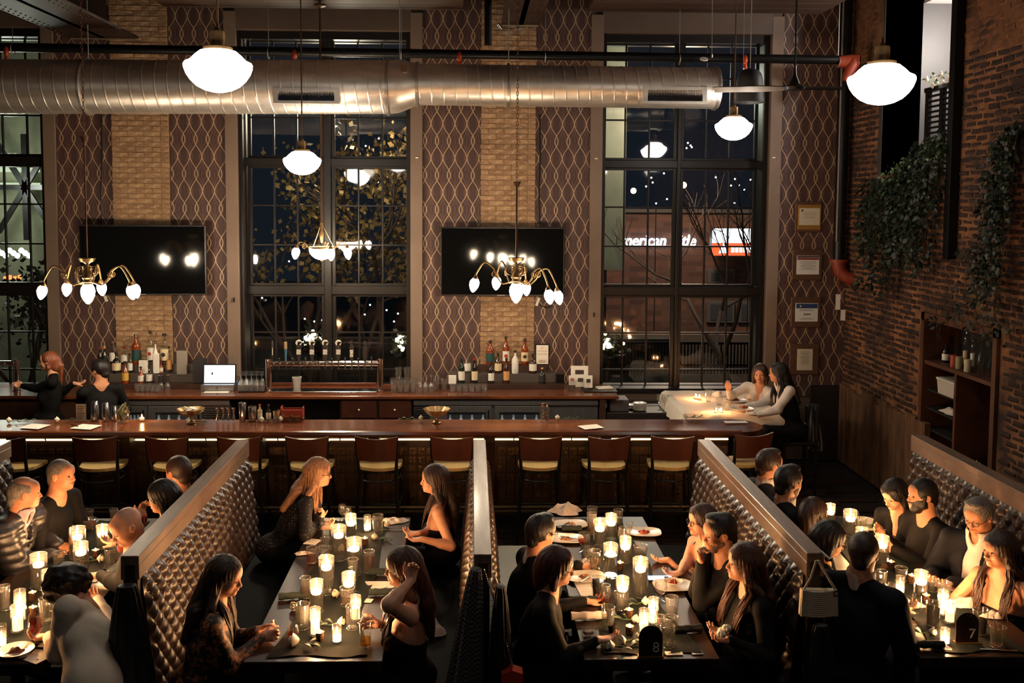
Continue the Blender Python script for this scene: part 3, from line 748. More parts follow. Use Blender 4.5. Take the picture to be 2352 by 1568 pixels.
# ---------------------------------------------------------------- back bar
ZK = 1.02; yk = UZ(900, 909, ZK).y; ke = U(1422, 905, yk).x
kb = thing('back_bar', 'wooden back counter along the window wall holding taps and bottles', 'counter', (-1.5, yk+.3, 0))
B().box((xL, yk, ZK-.045), (ke, YB-.06, ZK), .008).build('counter_top', bar_m, kb)
B().box((xL, yk+.05, .1), (U(275, 940, yk).x, YB-.08, ZK-.05)).build('side_panel', bar_f, kb)
B().box((U(1378, 940, yk).x, yk+.02, 0), (U(1392, 940, yk).x, YB-.08, ZK-.05)).build('side_panel', bar_f, kb)
B().box((U(525, 930, yk).x, yk+.40, .1), (U(780, 930, yk).x, YB-.08, ZK-.05)).box((U(525, 930, yk).x, yk+.04, .62), (U(780, 930, yk).x, YB-.1, .65)).build('open_shelf', M('shelf_dark', S((26, 18, 15)), .6), kb)
B().box((U(780, 930, yk).x, yk+.05, .1), (U(945, 930, yk).x, YB-.08, ZK-.05)).build('cabinet_body', bar_f, kb)
for a, b in ((784, 864), (870, 943)):
    x0, x1 = U(a, 930, yk).x, U(b, 930, yk).x
    d = B().box((x0, yk+.025, .74), (x1, yk+.06, ZK-.07), .006).build('drawer', M('drawer_front', S((70, 36, 24)), .4, var=.2), kb)
    d2 = B().ball(((x0+x1)/2, yk+.01, .845), .013, 10, 8).build('knob', M('pale_knob', S((215, 195, 150)), .3), d, smooth=True)
def fridge(a, b, doors, label, vent=None):
    x0, x1 = U(a, 930, yk).x, U(b, 930, yk).x
    t = thing('bar_fridge', label, 'fridge', ((x0+x1)/2, yk+.35, 0))
    B().box((x0, yk+.08, .05), (x1, YB-.1, ZK-.06)).build('body', steel, t)
    B().box((x0, yk+.04, ZK-.125), (x1, yk+.09, ZK-.06), .004).build('top_rail', steel, t)
    for i, (p, q, l0, l1) in enumerate(doors):
        u0, u1 = U(p, 950, yk).x, U(q, 950, yk).x; v0, v1 = U(l0, 950, yk).x, U(l1, 950, yk).x
        zt_ = ZK-.135; zg = U(900, 947, yk+.04).z
        fr = B().box((u0+.004, yk+.04, zg), (u1-.004, yk+.085, zt_), .003).box((u0+.004, yk+.04, .1), (v0, yk+.085, zg)).box((v1, yk+.04, .1), (u1-.004, yk+.085, zg)).box((v0, yk+.04, .1), (v1, yk+.085, .16))
        d = fr.build('door', steel, t)
        B().box((v0, yk+.06, .16), (v1, yk+.064, zg)).build('door_glass', glass('fridge_glass', (.9, .95, 1), .05, .4), d)
        B().box((v0, yk+.083, .16), (v1, yk+.087, zg)).build('lit_interior', emis('fridge_light', (.52, .68, .98), 1.6), d)
        B().box((u1-.05, yk+.02, .72), (u1-.035, yk+.04, .84), .003).build('handle', black_metal, d)
        for k in range(7):
            x = v0+(v1-v0)*(k+.5)/7; B().lathe([(.03, 0), (.03, .1), (.012, .14), (.012, .17), (0, .17)], 10, (x, yk+.074, .60+.01*(k % 2))).build('bottle_inside', M('cold_bottle', (.5, .6, .7), .2), d, smooth=True) if k % 2 == 0 else None
    if vent:
        for i in range(9):
            z = ZK-.17-i*.028; B().box((U(vent[0], 930, yk).x, yk+.035, z), (U(vent[1], 930, yk).x, yk+.045, z+.010)).build('vent_slat', black_metal, t)
    return t
fridge(280, 525, [(282, 335, 293, 323), (338, 462, 354, 436)], 'steel under-counter fridge left of the taps, half behind the bowl', (466, 522))
fridge(949, 1375, [(985, 1130, 1027, 1116), (1135, 1262, 1147, 1240)], 'steel under-counter fridge below the right bottle display', (952, 982))
# stepped displays
grey_face = M('grey_step', S((86, 76, 70)), .45)
def step(name, tiers, label):
    t = thing(name, label, 'shelf', (U((tiers[0][0]+tiers[0][1])/2, 880, 12).x, 12.1, ZK))
    for i, (a, b, py, Yf, mt) in enumerate(tiers):
        z = U(800, py, Yf).z; B().box((U(a, 870, Yf).x, Yf, ZK), (U(b, 870, Yf).x, YB-.06, z), .004).build('tier', mt, t)
    return t
T1Y, T2Y, T3Y = 11.98, 12.12, 12.24
step('bottle_step', [(245, 466, 882, T1Y, bar_f), (250, 466, 858, T2Y, grey_face), (255, 440, 838, T3Y, grey_face)], 'stepped bottle display behind the bartenders')
step('bottle_step', [(1000, 1296, 882, T1Y, bar_f), (1030, 1276, 858, T2Y, grey_face), (1098, 1256, 838, T3Y, bar_f)], 'stepped bottle display under the right television')
TZ = {1: U(800, 882, T1Y).z, 2: U(800, 858, T2Y).z, 3: U(800, 838, T3Y).z, 0: ZK}
TY = {1: T1Y+.06, 2: T2Y+.05, 3: T3Y+.05}
# ---------------------------------------------------------------- bottles
gl_clear = glass('bottle_clear', (.93, .95, .93), .05, .5)
lab_w = M('label_white', S((225, 218, 205)), .7); lab_c = M('label_cream', S((222, 200, 160)), .7)
def bglass(name, col, dark=False):
    return M('bottle_'+name, col, .12, 0, .7) if dark else glass('bottle_'+name, col, .05, .45)
G = {'clear': gl_clear, 'amber': M('liquor_amber', S((132, 58, 22)), .12, 0, .6), 'dark': M('bottle_dark', (.012, .010, .009), .12, 0, .7), 'green': M('bottle_green', (.01, .022, .014), .12, 0, .7), 'white': M('bottle_white', S((228, 222, 212)), .4), 'grey': M('bottle_grey', S((96, 84, 78)), .4), 'brown': M('bottle_brown', S((60, 30, 16)), .15, 0, .6)}
PROF = {
 'std': [(0, 0), (.9, 0), (1, .02), (1, .60), (.9, .67), (.38, .76), (.33, .94), (.40, .95), (.40, 1), (0, 1)],
 'wine': [(0, 0), (.95, 0), (1, .02), (1, .62), (.85, .70), (.36, .78), (.34, .97), (.40, .98), (.40, 1), (0, 1)],
 'squat': [(0, 0), (.95, 0), (1, .03), (1, .50), (.8, .62), (.32, .72), (.30, .9), (.4, .91), (.4, 1), (0, 1)],
 'flask': [(0, 0), (.9, 0), (1, .08), (.97, .62), (.6, .72), (.3, .8), (.3, .95), (.36, .96), (.36, 1), (0, 1)],
}
def bottle(px, base, top, wpx, shape, gk, lab, cap, label, tier, lev=.75, grp=None, bandc=None, emblem=None):
    if tier in TY: Y = TY[tier]; z = TZ[tier]
    else: Y = tier; z = ZK
    c = U(px, base, Y); c.z = z; H = (base-top)*Y/FPX; r = wpx*Y/FPX/2
    t = thing('bottle', label, 'bottle', c, 0, grp)
    pr = [(p*r, q*H) for p, q in PROF[shape]]
    body = B().lathe(pr, 18, c, cap=False).build('glass', G[gk], t, smooth=.8)
    if gk == 'clear' and lev: B().lathe([(0, .004), (r*.9, .004), (r*.93, H*.55*lev), (0, H*.55*lev)], 14, c, cap=False).build('liquid', glass('spirit', (.9, .88, .82), .03, .2) if not bandc else bandc, t, smooth=.8)
    if gk == 'amber':
        pass
    if lab:
        B().lathe([(r*1.012, H*.14), (r*1.012, H*.50)], 18, c, cap=False).build('label', lab, t, smooth=True)
    if emblem:
        B().lathe([(0, 0), (r*.55, 0), (r*.55, .002), (0, .002)], 14, c+Vector((0, -r*1.03, H*.33)), (0, -1, 0), cap=False).build('emblem', emblem, t)
    B().lathe([(r*.42, H*.93), (r*.44, H*1.02), (0, H*1.02)], 12, c, cap=False).build('cap', cap, t, smooth=.8)
    return t
kc = M('cap_black', (.02, .02, .02), .4); rc = M('cap_red', S((150, 36, 26)), .4); gc = M('cap_gold', S((196, 160, 100)), .35); sc_ = M('pourer_steel', (.6, .6, .6), .25, 1)
teal = M('label_teal', S((30, 70, 68)), .6); tan = M('label_tan_b', S((206, 150, 92)), .6); redd = M('label_red', S((170, 50, 30)), .6); yel = M('label_yellow', S((205, 160, 70)), .6); blk = M('label_black', (.02, .02, .02), .5)
gL = 'bottles on the left stepped display'; gR = 'bottles on the right stepped display'
for a in ((231, 858, 800, 11, 'wine', 'dark', None, rc, 'dark wine bottle with a red cap, left display', 2),
 (241, 858, 797, 11, 'wine', 'green', None, gc, 'dark wine bottle with a gold cap, left display', 2),
 (259, 838, 786, 13, 'std', 'clear', lab_w, sc_, 'clear bottle with white label and steel pourer at the top left of the left display', 3),
 (268, 860, 812, 19, 'squat', 'dark', lab_c, kc, 'squat black bottle with a pale diamond label', 2),
 (286, 838, 797, 15, 'squat', 'clear', lab_w, rc, 'clear bottle with white label and reddish cap behind the squat black one', 3),
 (288, 876, 826, 15, 'squat', 'amber', yel, kc, 'whisky bottle with yellow label at the front left of the display', 1),
 (299, 859, 815, 12, 'flask', 'clear', lab_w, kc, 'small clear flask bottle between whisky and green label', 2),
 (313, 838, 770, 19, 'std', 'amber', teal, sc_, 'amber bottle with dark green label, left display', 3),
 (324, 878, 840, 14, 'squat', 'amber', lab_w, kc, 'stubby bottle with figured white label at the front of the left display', 1),
 (346, 838, 762, 15, 'std', 'clear', lab_w, kc, 'tallest clear bottle with white label and red disc', 3),
 (343, 878, 838, 14, 'std', 'clear', lab_w, kc, 'clear bottle with big white label at the front of the left display', 1),
 (358, 858, 786, 12, 'flask', 'white', None, sc_, 'tall white bottle in the middle of the left display', 2),
 (378, 838, 768, 18, 'std', 'clear', lab_c, kc, 'clear bottle with cream label and black disc', 3),
 (389, 858, 797, 12, 'std', 'clear', tan, kc, 'clear bottle with tan label at the right of the left display', 2),
 (371, 858, 832, 9, 'squat', 'amber', lab_w, rc, 'small amber bottle standing behind the grey box', 2)):
    bottle(*a, grp=gL, emblem={346: redd, 378: blk, 268: None}.get(a[0]))
for a in ((1126, 838, 783, 19, 'std', 'amber', teal, kc, 'amber whisky bottle with dark teal label, top left of the right display', 3),
 (1162, 838, 774, 16, 'std', 'amber', lab_w, kc, 'tall amber bottle with white label and red disc, right display', 3),
 (1205, 838, 779, 16, 'std', 'amber', lab_c, kc, 'amber bottle with cream label and black disc, right display', 3),
 (1183, 858, 806, 16, 'flask', 'white', None, kc, 'white jug-like bottle on the right display', 2),
 (1144, 860, 813, 16, 'squat', 'brown', lab_c, kc, 'round-shouldered dark amber bottle on the right display', 2),
 (1074, 860, 816, 16, 'squat', 'clear', lab_w, sc_, 'clear decanter-like bottle on the right display', 2),
 (1060, 882, 824, 15, 'wine', 'green', lab_w, kc, 'dark green bottle with white label at the front of the right display', 1),
 (1090, 882, 824, 14, 'wine', 'dark', lab_c, rc, 'black bottle with cream label and red neck at the front of the right display', 1),
 (1128, 881, 832, 14, 'wine', 'dark', lab_w, kc, 'black bottle with tall white label at the front of the right display', 1),
 (1163, 882, 824, 14, 'wine', 'brown', tan, kc, 'brown bottle with orange and white label at the front of the right display', 1),
 (1224, 859, 814, 18, 'squat', 'brown', lab_w, kc, 'squat bottle with wide white label left of the framed notice', 2),
 (1245, 881, 845, 15, 'squat', 'dark', blk, tan, 'small square dark bottle at the right of the right display', 1)):
    bottle(*a, grp=gR, emblem={1162: redd, 1205: blk}.get(a[0]))
def bx(name, px0, py0, px1, py1, Y, d, mt, label, cat, ch=.003):
    a = U(px0, py1, Y); b = U(px1, py0, Y)
    return tag(B().box((a.x, Y, a.z), (b.x, Y+d, b.z), ch).build(name, mt), label, cat)
bx('carton', 319, 828, 338, 858, 12.14, .05, paper_w, 'white carton among the bottles of the left display', 'box')
bx('carton', 352, 812, 364, 857, 12.13, .04, paper_w, 'tall white carton before the white bottle, left display', 'box')
bx('metal_tin', 363, 857, 379, 879, 11.99, .06, M('dark_tin', S((70, 60, 56)), .35, .4), 'grey square tin at the front of the left display', 'tin')
bx('carton', 1030, 862, 1048, 882, 12.0, .03, paper_w, 'white card box at the left end of the right display', 'box')
bx('card_rack', 406, 806, 428, 860, 12.1, .05, M('rack_card', S((150, 140, 128)), .7), 'pale card rack between left display and register', 'rack')
bx('dark_bin', 443, 826, 468, 880, 12.0, .15, M('bin_black', (.02, .02, .022), .5), 'black printer box behind the register screen', 'printer')
bx('speaker', 1278, 860, 1296, 878, 12.02, .08, black_metal, 'small black speaker at the right end of the bottle display', 'speaker')
# text helper --------------------------------------------------------------
def text(s, size, mat, parent, loc, rot=(PI/2, 0, 0), shear=0, bold=0, name='lettering', align='CENTER', ext=.0008, sx=1):
    c = bpy.data.curves.new(name, 'FONT'); c.body = s; c.size = size; c.align_x = align; c.align_y = 'CENTER'; c.extrude = ext; c.shear = shear; c.offset = bold; c.resolution_u = 3
    o = bpy.data.objects.new(name, c); COL.objects.link(o)
    dg = bpy.context.evaluated_depsgraph_get(); me = bpy.data.meshes.new_from_object(o.evaluated_get(dg)); bpy.data.objects.remove(o)
    me.materials.clear(); me.materials.append(mat)
    o = bpy.data.objects.new(name, me); COL.objects.link(o); o.rotation_euler = rot; o.scale = (sx, 1, 1)
    if parent is not None: o.parent = parent; o.location = Vector(loc)-ORG.get(parent.name, Vector())
    else: o.location = loc
    return o
# framed notice on the display
ink = M('print_ink', S((60, 50, 45)), .8); gold_ink = M('gold_ink', S((170, 130, 70)), .7); white_ink = M('white_ink', S((225, 220, 210)), .7)
c = U(1245, 838, 12.27); t = thing('framed_notice', 'small framed certificate reading 2025 standing at the right display', 'sign', c)
a, b = U(1229, 838, 12.27), U(1262, 790, 12.27)
B().box((a.x, 12.27, a.z), (b.x, 12.29, b.z), .003).build('frame', black_metal, t)
B().box((a.x+.014, 12.265, a.z+.014), (b.x-.014, 12.271, b.z-.014)).build('paper', paper_w, t)
text('2025', .045, gold_ink, t, ((a.x+b.x)/2, 12.263, a.z+.05), bold=.001)
for i, q in enumerate(('BEST', 'COCKTAIL BAR', '& RESTAURANT')): text(q, .018, gold_ink, t, ((a.x+b.x)/2, 12.263, b.z-.05-i*.04))
# ---------------------------------------------------------------- register
c = U(504, 905, 12.0); t = thing('cash_register', 'touchscreen cash register with lit white screen and steel drawer', 'register', (c.x, 11.95, ZK))
a, b = U(461, 905, 11.85), U(537, 884, 11.85)
B().box((a.x, 11.85, ZK), (b.x, 12.2, b.z), .004).build('cash_drawer', steel, t)
B().lathe([(0, 0), (.012, 0), (.012, .008), (0, .008)], 12, ((a.x+b.x)/2, 11.85, (ZK+b.z)/2), (0, -1, 0)).build('lock', chrome, t)
a, b = U(467, 882, 11.95), U(541, 837, 11.95)
B().obox(((a.x+b.x)/2, 11.975, (a.z+b.z)/2), (b.x-a.x, .03, b.z-a.z), (-.12, 0, 0), .006).build('monitor', black_metal, t)
B().obox(((a.x+b.x)/2, 11.957, (a.z+b.z)/2+.004), (b.x-a.x-.025, .004, b.z-a.z-.03), (-.12, 0, 0)).build('screen', emis('screen_white', (.82, .92, 1), 1.3), t)
B().obox(((a.x+b.x)/2-.09, 11.9535, (a.z+b.z)/2+.01), (.02, .002, .03), (-.12, 0, 0)).build('screen_mark', ink, t)
tag(B().box((U(468, 906, 11.75).x, 11.74, ZK), (U(524, 906, 11.75).x, 11.83, ZK+.003)).build('receipt_paper', paper_w), 'strip of white paper before the register', 'paper')
# ---------------------------------------------------------------- glasses
gl = glass('drinking_glass', (.98, .98, .97), .09, 1.0, .02); gl_rim = glass('glass_base', (.85, .85, .84), .16, .6)
def tumbler_mesh(h, r0, r1, base=.012, th=.003, n=20):
    b = B(); b.lathe([(0, 0), (r0*.92, 0), (r0, .004), (r1, h), (r1-th, h), (r0-th, base), (0, base)], n, cap=False); return b.mesh('tumbler', gl, .8)
def wine_mesh(h, r, n=20):
    b = B(); b.lathe([(0, 0), (r*.8, .0), (r*.8, .003), (.008, .008), (.004, .03), (.004, h*.42), (r*.45, h*.46), (r*.92, h*.62), (r, h*.75), (r*.82, h), (r*.80, h), (r*.96, h*.75), (r*.42, h*.475), (0, h*.46)], n, cap=False); return b.mesh('wine_glass', gl, .8)
def place(name, me, loc, label, cat, grp=None, up=True):
    o = link(name, me, None, loc, (0 if up else PI, 0, 0)); tag(o, label, cat, grp); ORG[o.name] = Vector(loc); return o
OW = ('first', 'second', 'third', 'fourth', 'fifth', 'sixth')
rocks = tumbler_mesh(.085, .034, .040); pint = tumbler_mesh(.15, .030, .043); wine = wine_mesh(.2, .038)
for i in range(6):
    for j in range(2): 
        c = U(1040+i*14.5, 905-j*4, 11.8+.1*j); place('rocks_glass', rocks, (c.x, 11.8+j*.1, ZK), ('front', 'back')[j]+'-row rocks glass before the right display, '+OW[i]+' from the left', 'glass', 'rocks glasses before the right display')
for i in range(5):
    for j in range(2):
        c = U(316+i*11.5, 903, 11.8+.1*j); place('rocks_glass', rocks, (c.x, 11.8+j*.1, ZK), ('front', 'back')[j]+'-row rocks glass under the left display, '+OW[i]+' from the left', 'glass', 'rocks glasses under the left display')
for i in range(4):
    for j in range(3):
        c = U(904+i*15, 908, 11.76+.1*j); place('pint_glass', pint, (c.x, 11.76+j*.1, ZK), ('front', 'middle', 'back')[j]+'-row pint glass right of the taps, '+OW[i]+' from the left', 'glass', 'pint glasses right of the taps')
for k in ((915, 1), (935, 1)):
    c = U(k[0], 900, 11.86); place('pint_glass', pint, (c.x, 11.86, ZK+.15), ('left', 'right')[k[0] > 920]+' pint glass stacked on top of the cluster by the taps', 'glass', 'stacked pint glasses right of the taps')
for i in range(3):
    for j in range(2):
        c = U(965+i*13, 905, 11.8+.1*j); place('wine_glass', wine, (c.x, 11.78+j*.1, ZK+.2), ('front', 'back')[j]+'-row upturned wine glass before the right trim, '+OW[i]+' from the left', 'glass', 'upturned wine glasses, right', False)
rack = thing('glass_rack', 'black wire rack of upturned wine glasses beside the tap tower', 'rack', (U(577, 905, 11.85).x, 11.85, ZK))
B().box((U(548, 905, 11.75).x, 11.75, ZK), (U(607, 905, 11.75).x, 12.1, ZK+.015)).build('tray', black_metal, rack)
for i in range(5):
    for j in range(4):
        c = U(554+i*12, 905, 11.8+.08*j); place('wine_glass', wine, (c.x, 11.79+j*.085, ZK+.215), OW[j]+'-row upturned wine glass in the rack, '+OW[i]+' from the left', 'glass', 'upturned wine glasses in the rack', False)
for px in (370, 385):
    place('wine_glass', wine, (U(px, 903, 11.85).x, 11.85, ZK+.2), ('left', 'right')[px > 380]+' of two upturned wine glasses beside the left rocks glasses', 'glass', 'upturned wine glasses, left', False)
for px, lb in ((1002, 'tall empty glass left of the right display'), (1020, 'slim empty glass left of the right display')): place('pint_glass', pint, (U(px, 903, 11.9).x, 11.9, ZK), lb, 'glass')
# ---------------------------------------------------------------- tap tower
t = thing('tap_tower', 'chrome bridge tap tower with a row of sixteen faucets', 'beer tap', (U(745, 905, 11.85).x, 11.85, ZK))
YT = 11.85; cop = M('polished_copper_steel', (.74, .62, .56), .14, 1)
zt2 = U(745, 828, YT).z
for px in (617, 873):
    x = U(px, 860, YT).x
    B().lathe([(0, 0), (.055, 0), (.055, .012), (.038, .02), (.038, zt2-ZK+.02), (.0, zt2-ZK+.03)], 24, (x, YT, ZK), cap=False).build('column', cop, t, smooth=.6)
x0, x1 = U(617, 835, YT).x, U(873, 835, YT).x
B().cyl((x0, YT, zt2-.035), (x1, YT, zt2-.035), .036, n=20).build('bridge', cop, t, smooth=True)
B().box((x0+.03, YT-.12, ZK), (x1-.03, YT+.1, ZK+.018), .004).build('drip_tray', chrome, t)
fb = B().cyl((0, -.02, 0), (0, -.075, 0), .012, n=10).cyl((0, -.07, .015), (0, -.085, -.06), .010, .008, n=8).cyl((0, -.07, 0), (0, -.065, .045), .009, n=8).mesh('faucet', chrome, True)
fx = []
for i in range(16):
    x = U(629+i*15.05, 840, YT).x; fx.append(x); link('faucet', fb, t, tuple(Vector((x, YT, zt2-.04))-ORG[t.name]))
hb_ = M('handle_black', (.012, .011, .012), .35); wh = M('handle_white', S((220, 212, 200)), .5)
for idx, kind, topy in ((0, 'slim', 781), (1, 'stub', 822), (2, 'blue', 785), (3, 'stub', 822), (4, 'logo', 780), (5, 'stub', 820), (6, 'logo', 780), (8, 'logo', 780), (9, 'stub', 822), (10, 'logo', 780), (11, 'stub', 820), (12, 'text', 781), (13, 'stub', 822), (14, 'black', 783), (15, 'stub', 818)):
    x = fx[idx]; zb0 = zt2+.005; ztp = U(700, topy, YT-.07).z; H = ztp-zb0; yy = YT-.075
    h = thing('tap_handle', {'slim': 'slim black tap handle at the left end of the tower', 'stub': 'short black stub handle on the tap tower', 'blue': 'tan and blue tap handle, second tall one from the left', 'logo': 'black paddle tap handle with a white swirl disc, '+{4: 'first', 6: 'second', 8: 'third', 10: 'fourth'}.get(idx, '')+' from the left', 'text': 'black tap handle lettered ERIS sideways, no disc', 'black': 'plain broad black tap handle near the right end'}[kind], 'tap handle', (x, yy, zb0), 0, 'short stub handles on the taps' if kind == 'stub' else None)
    h.parent = t; h.location = h.location-ORG[t.name]; del h['category']
    if 'group' in h: del h['group']
    if kind == 'stub': B().lathe([(0, 0), (.010, 0), (.013, H*.8), (.006, H), (0, H)], 10, (x, yy, zb0), cap=False).build('grip', hb_, h, smooth=True); continue
    if kind == 'slim': B().lathe([(0, 0), (.012, 0), (.018, H*.4), (.015, H*.9), (.006, H), (0, H)], 12, (x, yy, zb0), cap=False).build('grip', hb_, h, smooth=True); B().box((x+.001, yy-.02, zb0+H*.3), (x+.008, yy-.016, zb0+H*.65)).build('stripe', wh, h); continue
    if kind == 'blue': B().lathe([(0, 0), (.010, 0), (.014, H*.3), (.016, H*.62)], 10, (x, yy, zb0), cap=False).build('grip', M('handle_blue', S((60, 100, 120)), .4), h, smooth=True); B().box((x-.018, yy-.012, zb0+H*.62), (x+.018, yy+.012, zb0+H), .006).build('finial', M('handle_tan', S((150, 130, 100)), .5), h); continue
    B().prism([(x-.014, zb0), (x+.014, zb0), (x+.028, zb0+H*.35), (x+.026, zb0+H*.7), (x+.012, zb0+H*.8), (x+.012, zb0+H*(.99 if kind != 'logo' else .86)), (x-.012, zb0+H*(.99 if kind != 'logo' else .86)), (x-.012, zb0+H*.8), (x-.026, zb0+H*.7), (x-.028, zb0+H*.35)], yy-.012, yy+.012, 'y').build('grip', hb_, h)
    if kind == 'logo':
        B().lathe([(0, 0), (.037, 0), (.037, .018), (0, .018)], 24, (x, yy+.009, zb0+H*.86), (0, -1, 0)).build('disc', wh, h, smooth=.5)
        B().lathe([(0, 0), (.017, 0), (.017, .003), (0, .003)], 16, (x+.004, yy-.009, zb0+H*.86), (0, -1, 0)).box((x+.006, yy-.0115, zb0+H*.86-.004), (x+.036, yy-.009, zb0+H*.86+.016)).build('disc_cutout', hb_, h)
        B().tube([(x+.004+.026*math.cos(a), yy-.0095, zb0+H*.86+.026*math.sin(a)) for a in [PI*.35+i*PI*1.1/10 for i in range(11)]], .0022, 4).build('swirl', hb_, h)
        for s_ in (-1, 1): text('ERIS', .034, wh, h, (x+s_*.012, yy-.0135, zb0+H*.44), rot=(PI/2, 0, 0) if 0 else (PI/2, -PI/2*s_*-1, 0), bold=.0012)
    if kind == 'text': text('ERIS', .05, wh, h, (x-.002, yy-.0135, zb0+H*.38), rot=(PI/2, PI/2, 0), bold=.002)
# behind: low timber back panel, plastic cup, left tap column
tag(B().box((U(625, 880, 12.2).x, 12.2, ZK), (U(864, 880, 12.2).x, 12.23, U(700, 879, 12.2).z), .004).build('splash_board', M('splash_wood', S((92, 48, 30)), .35, var=.2)), 'low wooden splash board behind the tap tower', 'board')
c = U(682, 895, 12.02); o = tag(B().lathe([(0, 0), (.04, 0), (.058, .14), (.061, .14), (.061, .146), (.05, .146)], 20, (c.x, 12.02, ZK), cap=False).build('plastic_tub', M('frosted_plastic', S((196, 190, 180)), .4), smooth=.6), 'white plastic tub standing behind the faucets', 'tub')
t = thing('tap_column', 'chrome tap column at the far left of the back bar', 'beer tap', (U(38, 890, 11.85).x, 11.85, ZK))
x = U(38, 860, 11.85).x
B().lathe([(0, 0), (.05, 0), (.05, .01), (.038, .02), (.038, .40), (0, .41)], 24, (x, 11.85, ZK), cap=False).build('column', chrome, t, smooth=.6)
B().cyl((x-1.2, 11.85, ZK+.35), (x, 11.85, ZK+.35), .03, n=16).build('bridge', chrome, t, smooth=True)
for dx in (-.14, -.28): link('faucet', fb, t, (dx, 0, .33))
# ---------------------------------------------------------------- menus and tray right of the display
t = thing('menu_holder', 'clear menu holder stuffed with white cards right of the bottles', 'holder', (U(1335, 905, 11.95).x, 11.95, ZK))
for (a0, b0, a1, b1, Y, k) in ((1311, 840, 1351, 872, 12.0, 0), (1306, 862, 1322, 884, 11.92, 1), (1321, 860, 1345, 888, 11.9, 0), (1342, 862, 1361, 890, 11.88, 0)):
    p, q = U(a0, b1, Y), U(a1, b0, Y); B().obox(((p.x+q.x)/2, Y, (p.z+q.z)/2), (q.x-p.x, .004, q.z-p.z), (-.1, 0, rg.uniform(-.05, .05))).build('card', paper_w, t)
    B().obox(((p.x+q.x)/2, Y-.003, (p.z+q.z)/2+.01), ((q.x-p.x)*.5, .004, (q.z-p.z)*.3), (-.1, 0, 0)).build('card_print', M('print_pink', S((170, 90, 70)), .7) if k else ink, t)
for px in (1312, 1328, 1344): x = U(px, 900, 11.85).x; B().box((x-.035, 11.83, ZK), (x+.035, 11.9, ZK+.14)).build('clear_pocket', gl, t)
tag(B().box((U(1341, 905, 11.8).x, 11.76, ZK), (U(1418, 905, 11.8).x, 12.1, ZK+.012), .004).build('serving_tray', black_metal), 'black rectangular tray at the right end of the back bar', 'tray')
tag(B().obox((U(1388, 897, 11.95).x, 11.95, ZK+.025), (.2, .12, .02), (0, 0, .2), .003).build('paper_stack', paper_w), 'stack of white slips on the black tray', 'paper')
# ---------------------------------------------------------------- low station right of the back bar
ws = tag(B().box((ke-.15, yk+.05, .0), (U(1560, 960, yk).x, YB-.06, .80), .006).build('side_station', M('station_dark', S((34, 24, 20)), .5)), 'low dark service station right of the back bar', 'station')
c = U(1420, 950, 11.75); t = tag(B().box((c.x-.12, 11.65, .80), (c.x+.12, 11.95, .95), .01).build('busser_tub', M('grey_tub', S((74, 68, 70)), .5)), 'grey plastic tub right of the fridge', 'tub')
pl_m = M('white_china', S((226, 216, 200)), .25, coat=.3)
def plate_mesh(r, h=.018): return B().lathe([(0, .004), (r*.55, .003), (r*.62, .006), (r, h), (r, h+.003), (r*.60, .010), (0, .008)], 36, cap=False).mesh('plate', pl_m, .9)
pm8 = plate_mesh(.085)
for k, (px, n_, dy) in enumerate(((1464, 3, .12), (1470, 6, 0))):
    for i in range(n_): place('side_plate', pm8, (U(px, 945, 11.7).x+(.0 if k else -.04), 11.72+dy, .80+i*.016), 'small white plate in the %s stack right of the fridge, %s from the bottom' % ('back' if k == 0 else 'front', OW[i]), 'plate', 'stacked small white plates')
for px in (1520, 1532, 1545):
    place('wine_glass', wine, (U(px, 945, 11.6).x, 11.75, .80), {1520: 'left', 1532: 'middle', 1545: 'right'}[px]+' stemmed glass on the dark station by the white table', 'glass', 'stemmed glasses on the dark station')
# ---------------------------------------------------------------- things lying on the bar counter
ZT = ZB+.004
def at_bar(px, py): return UZ(px, py, ZT)
rose_m = M('rose_petals', S((236, 226, 204)), .6, var=.08, vscale=30); leaf_m = M('rose_leaf', S((62, 84, 48)), .5, col2=S((30, 48, 28)), vscale=20); stem_m = M('rose_stem', S((60, 84, 40)), .6)
def rose(c, ang, label, s=1.0, L=.22, leaves=4, grp=None):
    t = thing('white_rose', label, 'rose', c, ang, grp); r = random.Random(hash(label) % 9999)
    b = B(); R0 = .026*s
    for ring, (n, rad, h, tl) in enumerate(((3, .35, 1.0, .1), (4, .62, .9, .3), (5, .95, .62, .55))):
        for k in range(n):
            a = 2*PI*k/n+ring*.6; wv = PI*1.25/n
            def fn(u, v, a=a, rad=rad, h=h, wv=wv, tl=tl):
                th = a+(u-.5)*2*wv; q = math.sin(v*PI*.5); rr = R0*rad*(.25+.85*q)*(1+tl*.25*v*v); zz = R0*(-.8+1.8*v*h)
                return (-zz*1.0, rr*math.cos(th)*(1-.15*abs(u-.5)), rr*math.sin(th)+R0*.95)
            b.grid(fn, 5, 5)
    b.ball((-.1*R0, 0, R0*.95), (R0*.8, R0*.42, R0*.42), 8, 6)
    b.build('bloom', rose_m, t, world=False, smooth=1.2)
    if L: B().tube([(R0*.7, 0, R0*.7), (L*.5, .01, .008), (L, -.01, .006)], [.004, .003, .003], 6).build('stem', stem_m, t, world=False, smooth=True)
    for k in range(leaves):
        x = R0+L*(.15+.22*k); sd = 1 if k % 2 else -1
        lb = B(); lb.grid(lambda u, v: (x+.012*v+.045*v, sd*(.004+.05*v)+(u-.5)*.036*math.sin(v*PI*.9+.12), .008+.014*math.sin(v*PI)+.01*abs(u-.5)), 4, 6)
        lb.build('leaf', leaf_m, t, world=False, smooth=True)
    return t
